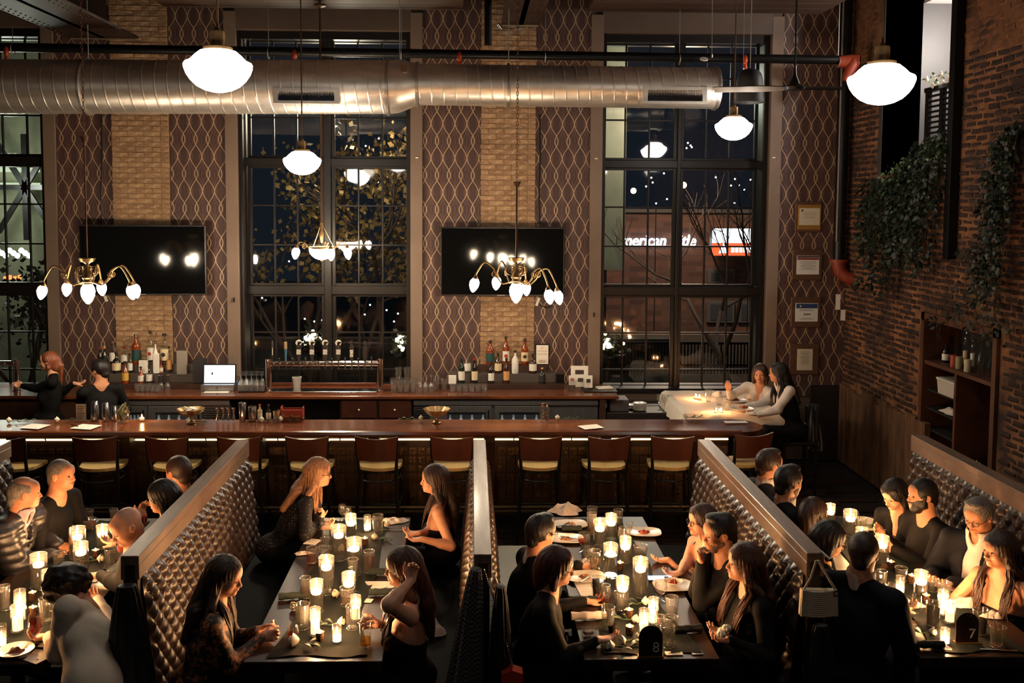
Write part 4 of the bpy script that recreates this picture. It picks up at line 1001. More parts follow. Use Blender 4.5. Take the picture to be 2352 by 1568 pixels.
for i, (px, py, a, lb) in enumerate(((22, 970, .1, 'white rose lying at the far left end of the bar'), (132, 969, .3, 'white rose between the two left menus on the bar'), (432, 971, .1, 'white rose lying before the left compote bowl'), (602, 968, .2, 'white rose before the small bottles on the bar'), (645, 967, .05, 'white rose before the red carton on the bar'), (966, 965, PI, 'white rose bud left of the right compote bowl'), (1281, 964, .0, 'white rose right of the jar on the bar'), (1575, 962, .3, 'white rose at the right end of the bar'))):
    rose(at_bar(px, py), a, lb, 1.05, .2)
def menu(px, py, w, d, rz, label, z=ZT, strip=True):
    c = UZ(px, py, z); t = thing('menu_card', label, 'menu', (c.x, c.y, z), rz)
    B().box((-w/2, -d/2, 0), (w/2, d/2, .0015)).build('card', paper_w, t, world=False)
    if strip: B().box((w*.28, -d*.38, .0015), (w*.34, -d*.32, .0019)).build('printed_mark', ink, t, world=False)
    b = B()
    for k in range(5): b.box((-w*.38, d*.34-k*d*.14, .0015), (w*.2-(k % 2)*w*.1, d*.34-k*d*.14+.003, .0018))
    o = b.build('print_lines', M('faint_ink', S((186, 176, 162)), .8), t, world=False); o['kind'] = 'stuff'; return t
menu(80, 979, .23, .20, -.25, 'white menu card lying left on the bar, before the bartender'); menu(198, 980, .23, .20, -.25, 'white menu card with a pen, on the bar before the shakers'); menu(1357, 980, .22, .17, .35, 'single white menu card on the bar right of the jar')
menu(1690, 969, .24, .1, .02, 'white menu card at the far right end of the bar')
c = at_bar(172, 978); tag(B().cyl(c+Vector((-.05, .03, .008)), c+Vector((.05, -.05, .008)), .005, n=8).build('pen', black_metal), 'black pen resting on the second bar menu', 'pen')
c = at_bar(187, 966); t = thing('table_tent', 'clear acrylic stand with a printed card on the bar', 'sign', c)
B().box((c.x-.055, c.y-.005, c.z), (c.x+.055, c.y+.005, c.z+.18)).box((c.x-.06, c.y-.03, c.z), (c.x+.06, c.y+.03, c.z+.008)).build('acrylic_stand', gl, t)
B().box((c.x-.05, c.y-.0065, c.z+.01), (c.x+.05, c.y-.0055, c.z+.175)).build('card', M('card_beige', S((200, 182, 150)), .7), t)
b = B(); [b.box((c.x-.04, c.y-.0075, c.z+.15-k*.025), (c.x+.04-(k % 3)*.01, c.y-.0068, c.z+.156-k*.025)) for k in range(6)]; b.build('print_lines', ink, t)['kind'] = 'stuff'
cup = M('shaker_steel', (.62, .58, .55), .16, 1)
def cone_cup(px, py, h, r0, r1, label, name='shaker', mt=None, grp=None, lid=True):
    c = at_bar(px, py); t = B().lathe([(r0, 0), (r0, .004), (r1, h-.006), (r1-.004, h), (0, h) if lid else (r1-.003, h-.003)], 24, c, cap=False)
    return tag(t.build(name, mt or cup, smooth=.7, loc=c) if 0 else t.build(name, mt or cup, smooth=.7), label, name.replace('_', ' ').split()[-1], grp)
cone_cup(218, 964, .20, .045, .033, 'tallest upturned steel shaker tin, left of three'); cone_cup(243, 964, .185, .043, .030, 'middle upturned steel shaker tin of three'); cone_cup(262, 964, .15, .036, .025, 'shortest upturned steel shaker tin, right of three')
cone_cup(557, 965, .19, .033, .040, 'tall steel shaker tin right of the jiggers'); cone_cup(580, 965, .15, .042, .044, 'wide crinkled steel tumbler on the bar', 'tumbler')
jig = B().lathe([(.020, 0), (.008, .06), (.008, .066), (.022, .125), (.020, .124), (.006, .07)], 18, cap=False).mesh('jigger', cup, .8)
for px in (500, 513, 525, 537): place('jigger', jig, at_bar(px, 964), {500: 'leftmost', 513: 'second', 525: 'third', 537: 'rightmost'}[px]+' of four slender steel jiggers on the bar', 'jigger', 'row of four jiggers on the bar')
c = at_bar(283, 968); t = thing('tip_jar', 'glass tip jar stuffed with banknotes', 'jar', c)
B().lathe([(0, 0), (.055, 0), (.062, .02), (.062, .12), (.055, .15), (.058, .17)], 24, c, cap=False).build('glass_jar', gl, t, smooth=.8)
note = M('banknote', S((168, 160, 122)), .7, col2=S((120, 124, 96)), vscale=30)
for k in range(7):
    a = rg.uniform(0, 6); p = c+Vector((math.cos(a)*.022, math.sin(a)*.022, .05+k*.017))
    nb_ = B(); Rm = Euler((rg.uniform(-.9, .9), rg.uniform(-.9, .9), a)).to_matrix()
    nb_.grid(lambda u, v: p+Rm @ Vector(((u-.5)*.05, .012*math.sin(u*6+k), (v-.5)*.11)), 6, 4); nb_.build('banknote', note, t, smooth=True)
def tealight(c, label, grp=None, r=.028, h=.05, power=.5):
    t = thing('votive_candle', label, 'candle', c, 0, grp)
    B().lathe([(0, 0), (r, 0), (r, h), (r-.003, h), (r-.003, .006), (0, .006)], 18, c, cap=False).build('glass_cup', glass('votive_glass', (1, .9, .78), .08, .6), t, smooth=.8)
    B().lathe([(0, .007), (r*.85, .007), (r*.85, h*.45), (0, h*.42)], 16, c, cap=False).build('wax', wax_m, t, smooth=.8)
    flame(c+Vector((0, 0, h*.45)), t, .8); return t
wax_m = M('lit_wax', (.9, .78, .6), .5, emit=(1, .62, .3), es=.55); flame_m = emis('candle_flame', (1, .52, .22), 1050)  # wax emission stands in for flame light shining through it
def flame(p, t, s=1.0):
    B().lathe([(0, 0), (.0045*s, .005*s), (.0062*s, .012*s), (.004*s, .024*s), (0, .038*s)], 8, p+Vector((0, 0, .004)), cap=False).build('flame', flame_m, t, smooth=True)
    B().cyl(p-Vector((0, 0, .002)), p+Vector((0, 0, .007)), .0009, n=5).build('wick', ink, t)
tealight(at_bar(326, 965), 'lone votive candle on the bar right of the tip jar', None, .028, .06, .8)
bowl_m = M('compote_gold', S((170, 140, 96)), .3, .7)
for px, lb, fill in ((439, 'fluted footed bowl on the bar, left one, heaped with slips', 1), (1003, 'fluted footed bowl on the bar, right one, empty', 0)):
    c = at_bar(px, 969); t = thing('compote_bowl', lb, 'bowl', c)
    b = B(); n = 48
    prof = [(.05, 0), (.045, .008), (.015, .025), (.013, .05), (.035, .06), (.09, .085), (.135, .13), (.14, .142), (.132, .138), (.085, .093), (0, .07)]
    vs = []
    for r_, z_ in prof:
        for k in range(n):
            rr = r_*(1+(.045*math.cos(k*2*PI/4) if r_ > .03 else 0)); a = 2*PI*k/n; vs.append((c.x+rr*math.cos(a), c.y+rr*math.sin(a), c.z+z_))
    b.add(vs, [(i*n+k, i*n+(k+1) % n, (i+1)*n+(k+1) % n, (i+1)*n+k) for i in range(len(prof)-1) for k in range(n)]); b.build('bowl', bowl_m, t, smooth=True)
    if fill:
        for k in range(9):
            tag(B().obox((c.x+rg.uniform(-.07, .07), c.y+rg.uniform(-.06, .06), c.z+.125+k*.003), (.07, .03, .006), (rg.uniform(-.3, .3), rg.uniform(-.3, .3), rg.uniform(0, 3)), .001).build('paper_packet', paper_w), 'white packet heaped in the left footed bowl', 'packet', 'packets in the left footed bowl')
for px, top, mt, cm_, lb in ((597, 930, M('cream_sauce', S((206, 180, 140)), .4), M('cap_orange', S((170, 80, 44)), .5), 'small cream bottle with orange cap on the bar'), (617, 927, G['clear'], M('cap_purple', S((60, 40, 60)), .4), 'small clear bottle with dark cap on the bar')):
    c = at_bar(px, 966); t = thing('small_bottle', lb, 'bottle', c); H = .17
    B().lathe([(p*.026, q*H) for p, q in PROF['std']], 16, c, cap=False).build('glass', mt, t, smooth=.8); B().lathe([(.011, H*.9), (.012, H*1.02), (0, H*1.02)], 12, c, cap=False).build('cap', cm_, t, smooth=.8)
    B().lathe([(.0264, H*.12), (.0264, H*.48)], 16, c, cap=False).build('label', lab_w, t, smooth=True)
c = at_bar(635, 967); t = thing('pick_glass', 'small glass full of wooden picks beside the red carton', 'glass', c)
B().lathe([(0, 0), (.028, 0), (.036, .08), (.033, .08), (.026, .006), (0, .006)], 18, c, cap=False).build('tumbler', gl, t, smooth=.8)
for k in range(14):
    a = k*2.4; B().cyl(c+Vector((math.cos(a)*.01, math.sin(a)*.01, .008)), c+Vector((math.cos(a)*.036, math.sin(a)*.036, .10+.01*(k % 3))), .0025, n=5).build('pick', M('pick_wood', S((190, 150, 100)), .7), t)
c = at_bar(672, 962); t = thing('bottle_carrier', 'open red cardboard carrier lettered Four Roses', 'carrier', c)
cr = M('carrier_red', S((158, 58, 38)), .6)
B().box((c.x-.115, c.y-.06, c.z), (c.x+.115, c.y-.055, c.z+.11)).box((c.x-.115, c.y+.055, c.z), (c.x+.115, c.y+.06, c.z+.11)).box((c.x-.115, c.y-.055, c.z), (c.x-.11, c.y+.055, c.z+.14)).box((c.x+.11, c.y-.055, c.z), (c.x+.115, c.y+.055, c.z+.13)).box((c.x-.11, c.y-.003, c.z), (c.x+.11, c.y+.003, c.z+.10)).build('carrier_body', cr, t)
text('Four Roses', .042, M('roses_ink', S((226, 170, 120)), .6), t, (c.x, c.y-.0615, c.z+.045), bold=.0005)
c = at_bar(1251, 967); t = thing('lidded_jar', 'tall clear jar with metal lid on the bar', 'jar', c)
B().lathe([(0, 0), (.045, 0), (.048, .01), (.048, .15), (.043, .165)], 22, c, cap=False).build('glass_jar', gl, t, smooth=.8); B().lathe([(.044, .16), (.046, .185), (0, .19)], 22, c, cap=False).build('lid', chrome, t, smooth=.6)
for k in range(8): B().ball(c+Vector((.02*math.cos(k*2.1), .02*math.sin(k*2.1), .02+.013*k)), .016, 8, 6).build('olive', M('garnish', S((130, 110, 80)), .5), t, smooth=True)
# ---------------------------------------------------------------- televisions
scr = M('tv_screen_gloss', (.004, .004, .004), .07, 0, .22)
for a, b, yt_, yb_, lb in ((189, 471, 517, 677, 'large black wall television on the left brick pier'), (1012, 1297, 522, 679, 'large black wall television on the middle brick pier')):
    Y = 12.18; p, q = U(a, yb_, Y), U(b, yt_, Y); w_, h_ = q.x-p.x, q.z-p.z; cx, cz = (p.x+q.x)/2, (p.z+q.z)/2
    t = thing('television', lb, 'television', (cx, Y, cz)); til = .02; yw_ = .05 if a < 500 else 0
    B().obox((cx, Y, cz), (w_, .05, h_), (til, 0, yw_), .006).build('housing', M('tv_plastic', (.015, .013, .012), .3), t)
    n_ = Euler((til, 0, yw_)).to_matrix() @ Vector((0, -1, 0))
    B().obox(Vector((cx, Y, cz))+n_*.0265, (w_-.03, .003, h_-.035), (til, 0, yw_)).build('screen', scr, t)
    B().box((cx-.15, Y+.02, cz-.15), (cx+.15, YB-.065, cz+.15)).build('bracket', black_metal, t)
    B().obox(Vector((cx-.02, Y-.035, cz-h_/2+.012)), (.1, .003, .008), (til, 0, yw_)).build('badge', M('badge_grey', (.4, .4, .4), .4), t)
for px, py, lb in ((242, 683, 'small white tag hanging below the left television'), (1235, 693, 'small white tag hanging below the right television')):
    c = U(px, py, YB-.026); t = tag(B().obox(c, (.035, .01, .11), (0, .35 if px > 1000 else -.35, 0), .002).build('hanging_tag', paper_w), lb, 'tag')
t = tag(B().tube([U(1240, 700, 12.36), U(1255, 706, 12.3), U(1268, 702, 12.37)], .006, 6).build('loose_cable', black_metal, smooth=True), 'short loose black cable below the right television', 'cable')
for px, py, lb in ((958, 362, 'small white sensor on the trim left of the middle wallpaper'), (1369, 364, 'small white sensor on the trim left of the right window'), (1777, 362, 'small white sensor on the trim right of the right window')):
    c = U(px, py, YB-.05); tag(B().box((c.x-.02, c.y-.012, c.z-.008), (c.x+.02, c.y, c.z+.008), .003).build('wall_sensor', paper_w), lb, 'sensor')
for px, py, lb in ((538, 688, 'small dark hook on the trim left of the middle window'), (1364, 722, 'small dark hook on the trim left of the right window')):
    c = U(px, py, YB-.05); tag(B().box((c.x-.008, c.y-.03, c.z-.03), (c.x+.008, c.y, c.z+.03), .004).build('wall_hook', black_metal), lb, 'hook')
# dark cable strips hanging on the wallpaper
for px, lb in ((234, 'thin black cable down the left wallpaper strip'), (1240, 'thin black cable down the wallpaper right of the middle pier')):
    tag(B().tube([U(px, 262, YB-.03), U(px+1, 360, YB-.03), U(px-2, 440, YB-.03), U(px, 515, YB-.03)], .009, 6).build('wall_cable', black_metal, smooth=True), lb, 'cable')
# ---------------------------------------------------------------- plaques
pf_ = M('plaque_wood', S((88, 60, 44)), .5, var=.3, vscale=5, stretch=(1, 1, 4)); pg = M('plaque_gold', S((178, 132, 66)), .4, .5); navy = M('plaque_navy', S((38, 58, 96)), .6); maroon = M('plaque_maroon', S((118, 40, 26)), .6); pcream = M('plaque_cream', S((200, 190, 168)), .6); pwhite = M('plaque_white', S((215, 214, 212)), .6)
for i, (o_, q, lb) in enumerate(((( 1826, 463, 1889, 533), (1832, 470, 1886, 527), 'top wall plaque, gold with a white certificate'), ((1819, 573, 1890, 643), (1829, 587, 1882, 630), 'second wall plaque, white text under a dark red bar'), ((1816, 682, 1887, 752), (1826, 696, 1879, 738), 'third wall plaque with a blue bar and 2004'), ((1813, 790, 1882, 860), (1830, 801, 1867, 850), 'bottom wall plaque with a small cream sheet'))):
    Y = YB-.045; a, b = U(o_[0], o_[3], Y), U(o_[2], o_[1], Y); t = thing('wall_plaque', lb, 'plaque', ((a.x+b.x)/2, Y, (a.z+b.z)/2))
    B().box((a.x, Y, a.z), (b.x, YB-.02, b.z), .008).build('board', pf_, t)
    c, d = U(q[0], q[3], Y), U(q[2], q[1], Y)
    B().box((c.x, Y-.006, c.z), (d.x, Y+.002, d.z), .002).build('sheet', (pg, pwhite, pwhite, pcream)[i], t)
    W_, H_ = d.x-c.x, d.z-c.z; X = lambda u: c.x+W_*u; Z_ = lambda v: c.z+H_*v; y1 = Y-.0085
    if i == 0: B().box((X(.05), y1, Z_(.18)), (X(.95), Y-.005, Z_(.86))).build('certificate', pcream, t); B().lathe([(0, 0), (.014, 0), (.014, .001), (0, .001)], 14, (X(.18), y1-.0005, Z_(.76)), (0, -1, 0)).build('seal', ink, t)
    if i == 1: B().box((X(.02), y1, Z_(.90)), (X(.98), Y-.005, Z_(.98))).build('dark_bar', ink, t); B().box((X(.02), y1, Z_(.78)), (X(.98), Y-.005, Z_(.88))).build('red_bar', maroon, t)
    if i == 2: B().box((X(.03), y1, Z_(.72)), (X(.97), Y-.005, Z_(.97))).build('blue_bar', navy, t); B().box((X(.33), y1, Z_(.27)), (X(.67), Y-.005, Z_(.5))).build('year_box', paper_w, t); text('2004', .048, ink, t, (X(.5), y1-.001, Z_(.385)), bold=.001); B().lathe([(0, 0), (.012, 0), (.012, .001), (0, .001)], 14, (X(.22), y1-.001, Z_(.84)), (0, -1, 0)).build('seal', pcream, t)
    lb_ = B(); n_ = (4, 7, 4, 9)[i]; v0 = (.68, .68, .64, .86)[i]
    for k in range(n_):
        if i == 2 and k in (2, 3): vv = .18-.06*(k-2)
        else: vv = v0-k*(.07 if i != 2 else .05)
        wv = (.62, .8, .7, .7)[i]*(.8+.2*math.sin(k*2.3)); lb_.box((X(.5-wv/2), y1-.0012, Z_(vv)), (X(.5+wv/2), y1+.001, Z_(vv)+.004))
    lb_.build('print_lines', M('grey_print', S((110, 104, 96)), .8), t)['kind'] = 'stuff'
# ---------------------------------------------------------------- niche cabinet in the right wall
cab_m = M('niche_wood', S((88, 52, 34)), .5, var=.3, vscale=5); cab_d = M('niche_dark', S((22, 15, 12)), .7)
t = thing('niche_cabinet', 'dark wooden shelf niche built into the brick wall', 'cabinet', (XR, (NX0+NX1)/2, nzb)); x0, x1 = XR-.035, XR+.40
B().box((x0, NX1-.07, nzb), (x1, NX1, nzt)).box((x0, NX0, nzb), (x1, NX0+.07, nzt)).box((x0, NX0, nzt-.08), (x1, NX1, nzt)).build('frame', cab_m, t)
B().box((x1-.02, NX0, nzb), (x1, NX1, nzt)).build('back_board', cab_d, t)
B().box((x0+.02, NX0+.07, 1.67), (x1-.02, NX1-.07, 1.71)).build('shelf', cab_m, t)
yd = 9.46; B().box((x0+.04, yd-.02, nzb), (x1-.02, yd+.02, 1.67)).build('divider', cab_m, t)
for z_ in (1.40, 1.20, .98): B().box((x0+.06, yd+.02, z_-.02), (x1-.02, NX1-.07, z_)).build('shelf', cab_d, t)
B().box((x0, NX0, nzb-.02), (x1, NX1, nzb+.03)).build('bottom_board', cab_d, t)
nb = 'bottles and jars on the niche shelf'
for (px, base, top, w_, shp, gk, lab, lb) in ((2172, 832, 787, 17, 'wine', 'dark', lab_w, 'black bottle with white label at the left of the niche shelf'), (2196, 834, 745, 10, 'wine', 'clear', None, 'first tall clear bottle on the niche shelf'), (2216, 838, 745, 10, 'wine', 'clear', lab_c, 'second tall clear bottle on the niche shelf'), (2233, 842, 750, 10, 'wine', 'clear', lab_w, 'third tall clear bottle on the niche shelf'), (2252, 848, 775, 16, 'flask', 'clear', None, 'clear flask on the niche shelf'), (2274, 852, 800, 14, 'flask', 'clear', None, 'small clear jar-shaped bottle on the niche shelf'), (2290, 864, 795, 18, 'wine', 'dark', lab_w, 'black bottle with figured label at the right of the niche shelf')):
    p = UX(px, base, XR+.12); Yq = p.y; H = (base-top)*Yq/FPX*.97; r_ = w_*Yq/FPX/2; c = Vector((XR+.12, Yq, 1.71)); tt = thing('bottle', lb, 'bottle', c, 0, nb)
    B().lathe([(u*r_, v*H) for u, v in PROF[shp]], 16, c, cap=False).build('glass', G[gk], tt, smooth=.8)
    if lab: B().lathe([(r_*1.012, H*.14), (r_*1.012, H*.48)], 16, c, cap=False).build('label', lab, tt, smooth=True)
for px, base, mt, lb in ((2190, 834, M('candle_red', S((176, 70, 44)), .5), 'short red candle jar on the niche shelf'), (2202, 836, M('candle_olive', S((150, 140, 96)), .5), 'short olive candle jar on the niche shelf'), (2222, 844, M('candle_cream', S((200, 186, 150)), .5), 'short cream candle jar on the niche shelf')):
    p = UX(px, base, XR+.06); tag(B().lathe([(0, 0), (.032, 0), (.034, .12), (.03, .125), (0, .12)], 16, (XR+.06, p.y, 1.71), cap=False).build('candle_jar', mt, smooth=.7), lb, 'jar')
t = thing('plastic_box', 'white lidded plastic box on the upper niche shelf', 'box', (XR+.15, 9.70, 1.40))
B().prism([(9.52, 1.40), (9.84, 1.40), (9.87, 1.54), (9.49, 1.54)], XR+.02, XR+.27, 'x').build('tub', M('milky_plastic', S((196, 188, 176)), .5), t)
B().box((XR+.01, 9.485, 1.54), (XR+.28, 9.875, 1.565), .004).build('lid', M('milky_lid', S((214, 206, 192)), .5), t)
def cloth_pile(name, c, rx, ry, h, mt, label, cat='napkin', seed=0, folds=3, grp=None):
    r = random.Random(seed); ph = [r.uniform(0, 6) for _ in range(8)]
    def fn(u, v):
        a = 2*PI*u; rad = v*(1+.16*math.sin(3*a+ph[0])+.1*math.sin(5*a+ph[1])); x, y = rx*rad*math.cos(a), ry*rad*math.sin(a)
        z = h*(1-v**2)*(1+.35*math.sin(folds*x/rx*3+ph[2])*math.cos(y/ry*4+ph[3]))+.10*h*math.sin(9*a+ph[4])*v*(1-v)*4
        return (c[0]+x, c[1]+y, c[2]+max(.002, z))
    b = B().grid(fn, 40, 12, True); return tag(b.build(name, mt, smooth=True), label, cat, grp)
linen = M('white_linen', S((214, 202, 192)), .85, var=.06, vscale=10, bump=.1, bscale=60)
cloth_pile('folded_cloth', (XR+.14, 9.72, 1.205), .12, .16, .05, linen, 'white cloth on the middle niche shelf', 'cloth', 3)
cloth_pile('folded_cloth', (XR+.02, 9.05, .775), .10, .20, .09, linen, 'crumpled white cloths at the foot of the niche', 'cloth', 5)
# ---------------------------------------------------------------- climbing and hanging greenery
ivy = M('ivy_leaf', S((34, 46, 30)), .45, col2=S((17, 26, 18)), vscale=9, spec=.35); ivy_l = M('ivy_leaf_light', S((96, 128, 84)), .35, col2=S((48, 80, 44)), vscale=12); vine_stem = M('vine_stem', S((86, 66, 44)), .7)
def vine(name, strands, label, size=.05, seed=1, mat=ivy, sp=.045, cat='vine', spread=.05):
    r = random.Random(seed); t = thing(name, label, cat, strands[0][0]); sb = B(); lf = B()
    for p0, L, out in strands:
        pts = [Vector(p0)]; n = max(4, int(L/.09)); d = Vector((-out, r.uniform(-.15, .15), .15))
        for i in range(n):
            k = i/n; step = Vector((-out*(1-k)*.3+r.uniform(-.15, .1)*.25, r.uniform(-.35, .35)*.35, -1+.9*max(0, .12-k)*8)); step = step.normalized()*L/n
            q = pts[-1]+step; q.x = min(q.x, XR-.02); pts.append(q)
        sb.tube(pts, .003, 4, False)
        for i in range(int(L/sp)):
            k = r.random(); j = min(int(k*n), n-1); p = pts[j].lerp(pts[j+1], k*n-j)+Vector((r.uniform(-spread*1.4, .0), r.uniform(-spread, spread), r.uniform(-.03, .03))); p.x = min(p.x, XR-.03)
            s = size*r.uniform(.6, 1.35); Rm = Euler((r.uniform(-1, 1)+PI, r.uniform(-.9, .9), r.uniform(-2.2, -.9))).to_matrix()
            q = [(0, 0, 0), (.30, .0, .25), (.42, .04, .55), (.2, .08, .9), (0, .1, 1.15), (-.2, .08, .9), (-.42, .04, .55), (-.30, 0, .25), (0, .10, .5)]
            lf.add([p+Rm @ Vector((x*s, y*s-.0, z*s)) for x, y, z in q], [(0, 1, 8), (1, 2, 8), (2, 3, 8), (3, 4, 8), (4, 5, 8), (5, 6, 8), (6, 7, 8), (7, 0, 8)])
    sb.build('stem', vine_stem, t)
    o = lf.build('foliage', mat, t, smooth=True); o['kind'] = 'stuff'; return t
def wallp(px, py, off=.04): p = UX(px, py, XR-off); return p
r_ = random.Random(4)
def strands(x0, x1, y0, y1, n, L0, L1, f=None):
    out = []
    for i in range(n):
        u = (i+.5)/n; px = x0+(x1-x0)*u; py = (f(u) if f else y0+(y1-y0)*u)+r_.uniform(-12, 12)
        p = wallp(px, py); out.append((p, r_.uniform(L0, L1)*1.0, .25))
    return out
vine('hanging_vine', strands(1996, 2070, 415, 400, 18, .75, 1.45), 'dense dark vine on the brick below the left part of the opening', .055, 11, ivy, .020)
vine('hanging_vine', strands(2065, 2130, 395, 330, 18, .8, 1.55), 'dense dark vine on the brick below the middle of the opening', .055, 12, ivy, .020)
vine('hanging_vine', strands(2120, 2186, 330, 300, 14, .8, 1.5), 'dense dark vine beside the black steel post', .055, 13, ivy, .022)
vine('hanging_vine', strands(2040, 2188, 400, 300, 20, .12, .35), 'pale vine tips along the foot of the opening', .05, 14, ivy_l, .022, spread=.07)
vine('hanging_vine', strands(2296, 2352, 330, 260, 16, 1.0, 1.7), 'long dark vine at the right edge of the brick wall', .05, 15, ivy, .020)
vine('hanging_vine', strands(2210, 2290, 560, 590, 8, .3, .7), 'thin straggling vine above the niche', .045, 16, ivy, .04)
vine('hanging_vine', strands(2150, 2340, 690, 740, 12, .12, .35), 'vine trailing over the top of the niche frame', .05, 17, ivy, .03)
# garland of white flowers on the balustrade
t = thing('flower_garland', 'garland of white flowers and leaves on the slatted balustrade', 'garland', (XR+.2, 10.1, 4.67)); fb_ = B(); lf = B(); r = random.Random(5)
for i in range(46):
    y = 9.66+i*.023; p = Vector((XR+.18+r.uniform(-.06, .06), y, 4.70+r.uniform(-.05, .09)-.0*i))
    if i % 2:
        for k in range(5):
            a = k*2*PI/5+r.random(); fb_.ball(p+Vector((0, math.cos(a)*.018, math.sin(a)*.018)), (.012, .016, .016), 6, 4)
    s = .05; Rm = Euler((r.uniform(-3, 3), r.uniform(-1, 1), r.uniform(-3, 3))).to_matrix(); q = [(0, 0, 0), (.3, 0, .5), (0, 0, 1), (-.3, 0, .5)]
    lf.add([p+Rm @ Vector((x*s, y_*s, z*s)) for x, y_, z in q], [(0, 1, 2, 3)])
fb_.build('flowers', M('white_flower', S((240, 230, 215)), .6), t, smooth=True)['kind'] = 'stuff'; lf.build('leaves', ivy_l, t)['kind'] = 'stuff'
# ---------------------------------------------------------------- outside, seen through the windows
xo = lambda px, Y: U(px, 500, Y).x
zo = lambda py, Y: U(1500, py, Y).z
YO = 24.0
tag(B().box((-30, 12.9, -1.6), (30, 60, -1.5)).build('street', M('asphalt', S((40, 38, 38)), .7)), 'dark street surface outside the windows', 'street', None)
def brick_tex(name, c1, c2, cm_):
    m, nt, b = newmat(name); n = N(nt); t = n.n('ShaderNodeTexBrick'); v = n.n('ShaderNodeMapping'); n.link(n.pos(), v.inputs[0]); v.inputs['Rotation'].default_value = (PI/2, 0, 0)
    n.link(v.outputs[0], t.inputs[0]); t.inputs['Scale'].default_value = 1; t.inputs['Brick Width'].default_value = .42; t.inputs['Row Height'].default_value = .14; t.inputs['Mortar Size'].default_value = .012
    t.inputs['Color1'].default_value = (*c1, 1); t.inputs['Color2'].default_value = (*c2, 1); t.inputs['Mortar'].default_value = (*cm_, 1); n.link(t.outputs[0], b.inputs[0]); b.inputs['Roughness'].default_value = .9; return m
bt = brick_tex('far_brick', S((124, 84, 68)), S((88, 60, 52)), S((96, 78, 68)))
bld = thing('brick_building', 'dark brick building across the street behind the right window', 'building', (xo(1600, YO), YO, 0))
B().box((xo(1395, YO), YO, -1.5), (xo(2100, YO), YO+5, zo(488, YO))).build('facade', bt, bld)
B().box((xo(1395, YO)-.1, YO-.1, zo(488, YO)), (xo(2100, YO), YO+5, zo(480, YO))).build('coping', M('stone_coping', S((90, 84, 80)), .8), bld)
for px0, px1, py0, py1 in ((1626, 1690, 618, 650), (1626, 1690, 690, 740), (1698, 1725, 690, 740)):
    w_ = B().box((xo(px0, YO), YO-.12, zo(py1, YO)), (xo(px1, YO), YO+.02, zo(py0, YO)), .02).build('window', M('far_window', S((96, 92, 90)), .4), bld)
    B().box((xo(px0, YO)+.08, YO-.14, zo(py1, YO)+.08), (xo(px1, YO)-.08, YO-.13, zo(py0, YO)-.08)).build('pane', M('far_pane', S((70, 72, 76)), .2), w_)
    w_.name = 'window'
t = thing('shop_sign', 'white lit italic letters reading American Title on the brick building', 'sign', (xo(1500, YO), YO-.2, zo(553, YO)))
sg = emis('sign_white', (.9, .95, 1), 1.5); lx0, lx1 = xo(1404, YO), xo(1598, YO)
o = text('American Title', 1.0, sg, t, ((lx0+lx1)/2, YO-.06, zo(553, YO)), shear=.22, bold=.012, ext=.05, name='sign_letters')
wd = o.dimensions.x; k_ = (lx1-lx0)/max(wd, .1); o.scale = (k_, (zo(537, YO)-zo(567, YO))/.78/1.0, 1)
t = thing('lit_sign', 'white and red lit box sign across the street', 'sign', (xo(1681, 23), 22.8, zo(555, 23)))
a, b = (xo(1637, 22.8), zo(586, 22.8)), (xo(1724, 22.8), zo(524, 22.8)); zm_ = zo(557, 22.8)
B().box((a[0], 22.8, a[1]), (b[0], 23.05, b[1])).build('box_body', black_metal, t); B().box((a[0]+.3, 23.05, zm_-.05), (a[0]+.4, YO, zm_+.05)).build('bracket', black_metal, t); B().box((a[0], 22.78, zm_), (b[0], 22.8, b[1])).build('white_face', emis('sign_face_white', (.85, .93, 1), 2.2), t); B().box((a[0], 22.78, a[1]), (b[0], 22.8, zm_)).build('red_face', emis('sign_face_red', (1, .1, .03), 1.1), t)
b_ = B(); zz = zo(573, 22.7); xx = xo(1654, 22.7); b_.prism([(xx, zz-.08), (xx+.22, zz-.08), (xx+.11, zz+.16)], 22.75, 22.77); 
for k in range(6): b_.box((xx+.3+k*.1, 22.75, zz-.06), (xx+.37+k*.1, 22.77, zz+.06+.03*(k % 2)))
b_.build('white_device', emis('sign_face_white', (.85, .93, 1), 2.2), t)
# fence, pale wall, lamps
t = thing('iron_fence', 'black iron fence across the street', 'fence', (xo(1560, 19), 19, -.2)); fm = black_metal
fz0, fz1 = zo(858, 19), zo(785, 19)
for z_ in (fz1-.05, fz0+.15): B().box((xo(1385, 19), 18.98, z_), (xo(1740, 19), 19.02, z_+.05)).build('rail', fm, t)
pk = B().box((-.015, -.015, 0), (.015, .015, fz1-fz0)).mesh('picket', fm)
n_ = 46
for i in range(n_): link('picket', pk, t, tuple(Vector((xo(1385, 19)+(xo(1740, 19)-xo(1385, 19))*i/n_, 19, fz0))-ORG[t.name]))
tag(B().box((xo(1380, 20.5), 20.5, -1.5), (xo(1800, 20.5), 20.7, zo(768, 20.5))).build('garden_wall', M('far_render', S((128, 108, 96)), .9, var=.3, vscale=1)), 'low rendered wall behind the iron fence', 'wall')
tag(B().box((-14, 19.5, -1.5), (xo(640, 19.5)+8.0, 19.8, .6)).build('hedge_wall', M('far_dark_wall', S((60, 54, 48)), .9, var=.4, vscale=1.5)), 'dark low wall outside the middle window', 'wall')
t = thing('pale_facade', 'pale stucco facade outside the left edge of the right window', 'building', (xo(1395, 20), 20.0, 0)); B().box((xo(1350, 20), 20, zo(620, 20)), (xo(1436, 20), 20.4, 8.5)).build('stucco_wall', M('stucco', S((110, 112, 96)), .9, var=.3, vscale=.6), t)
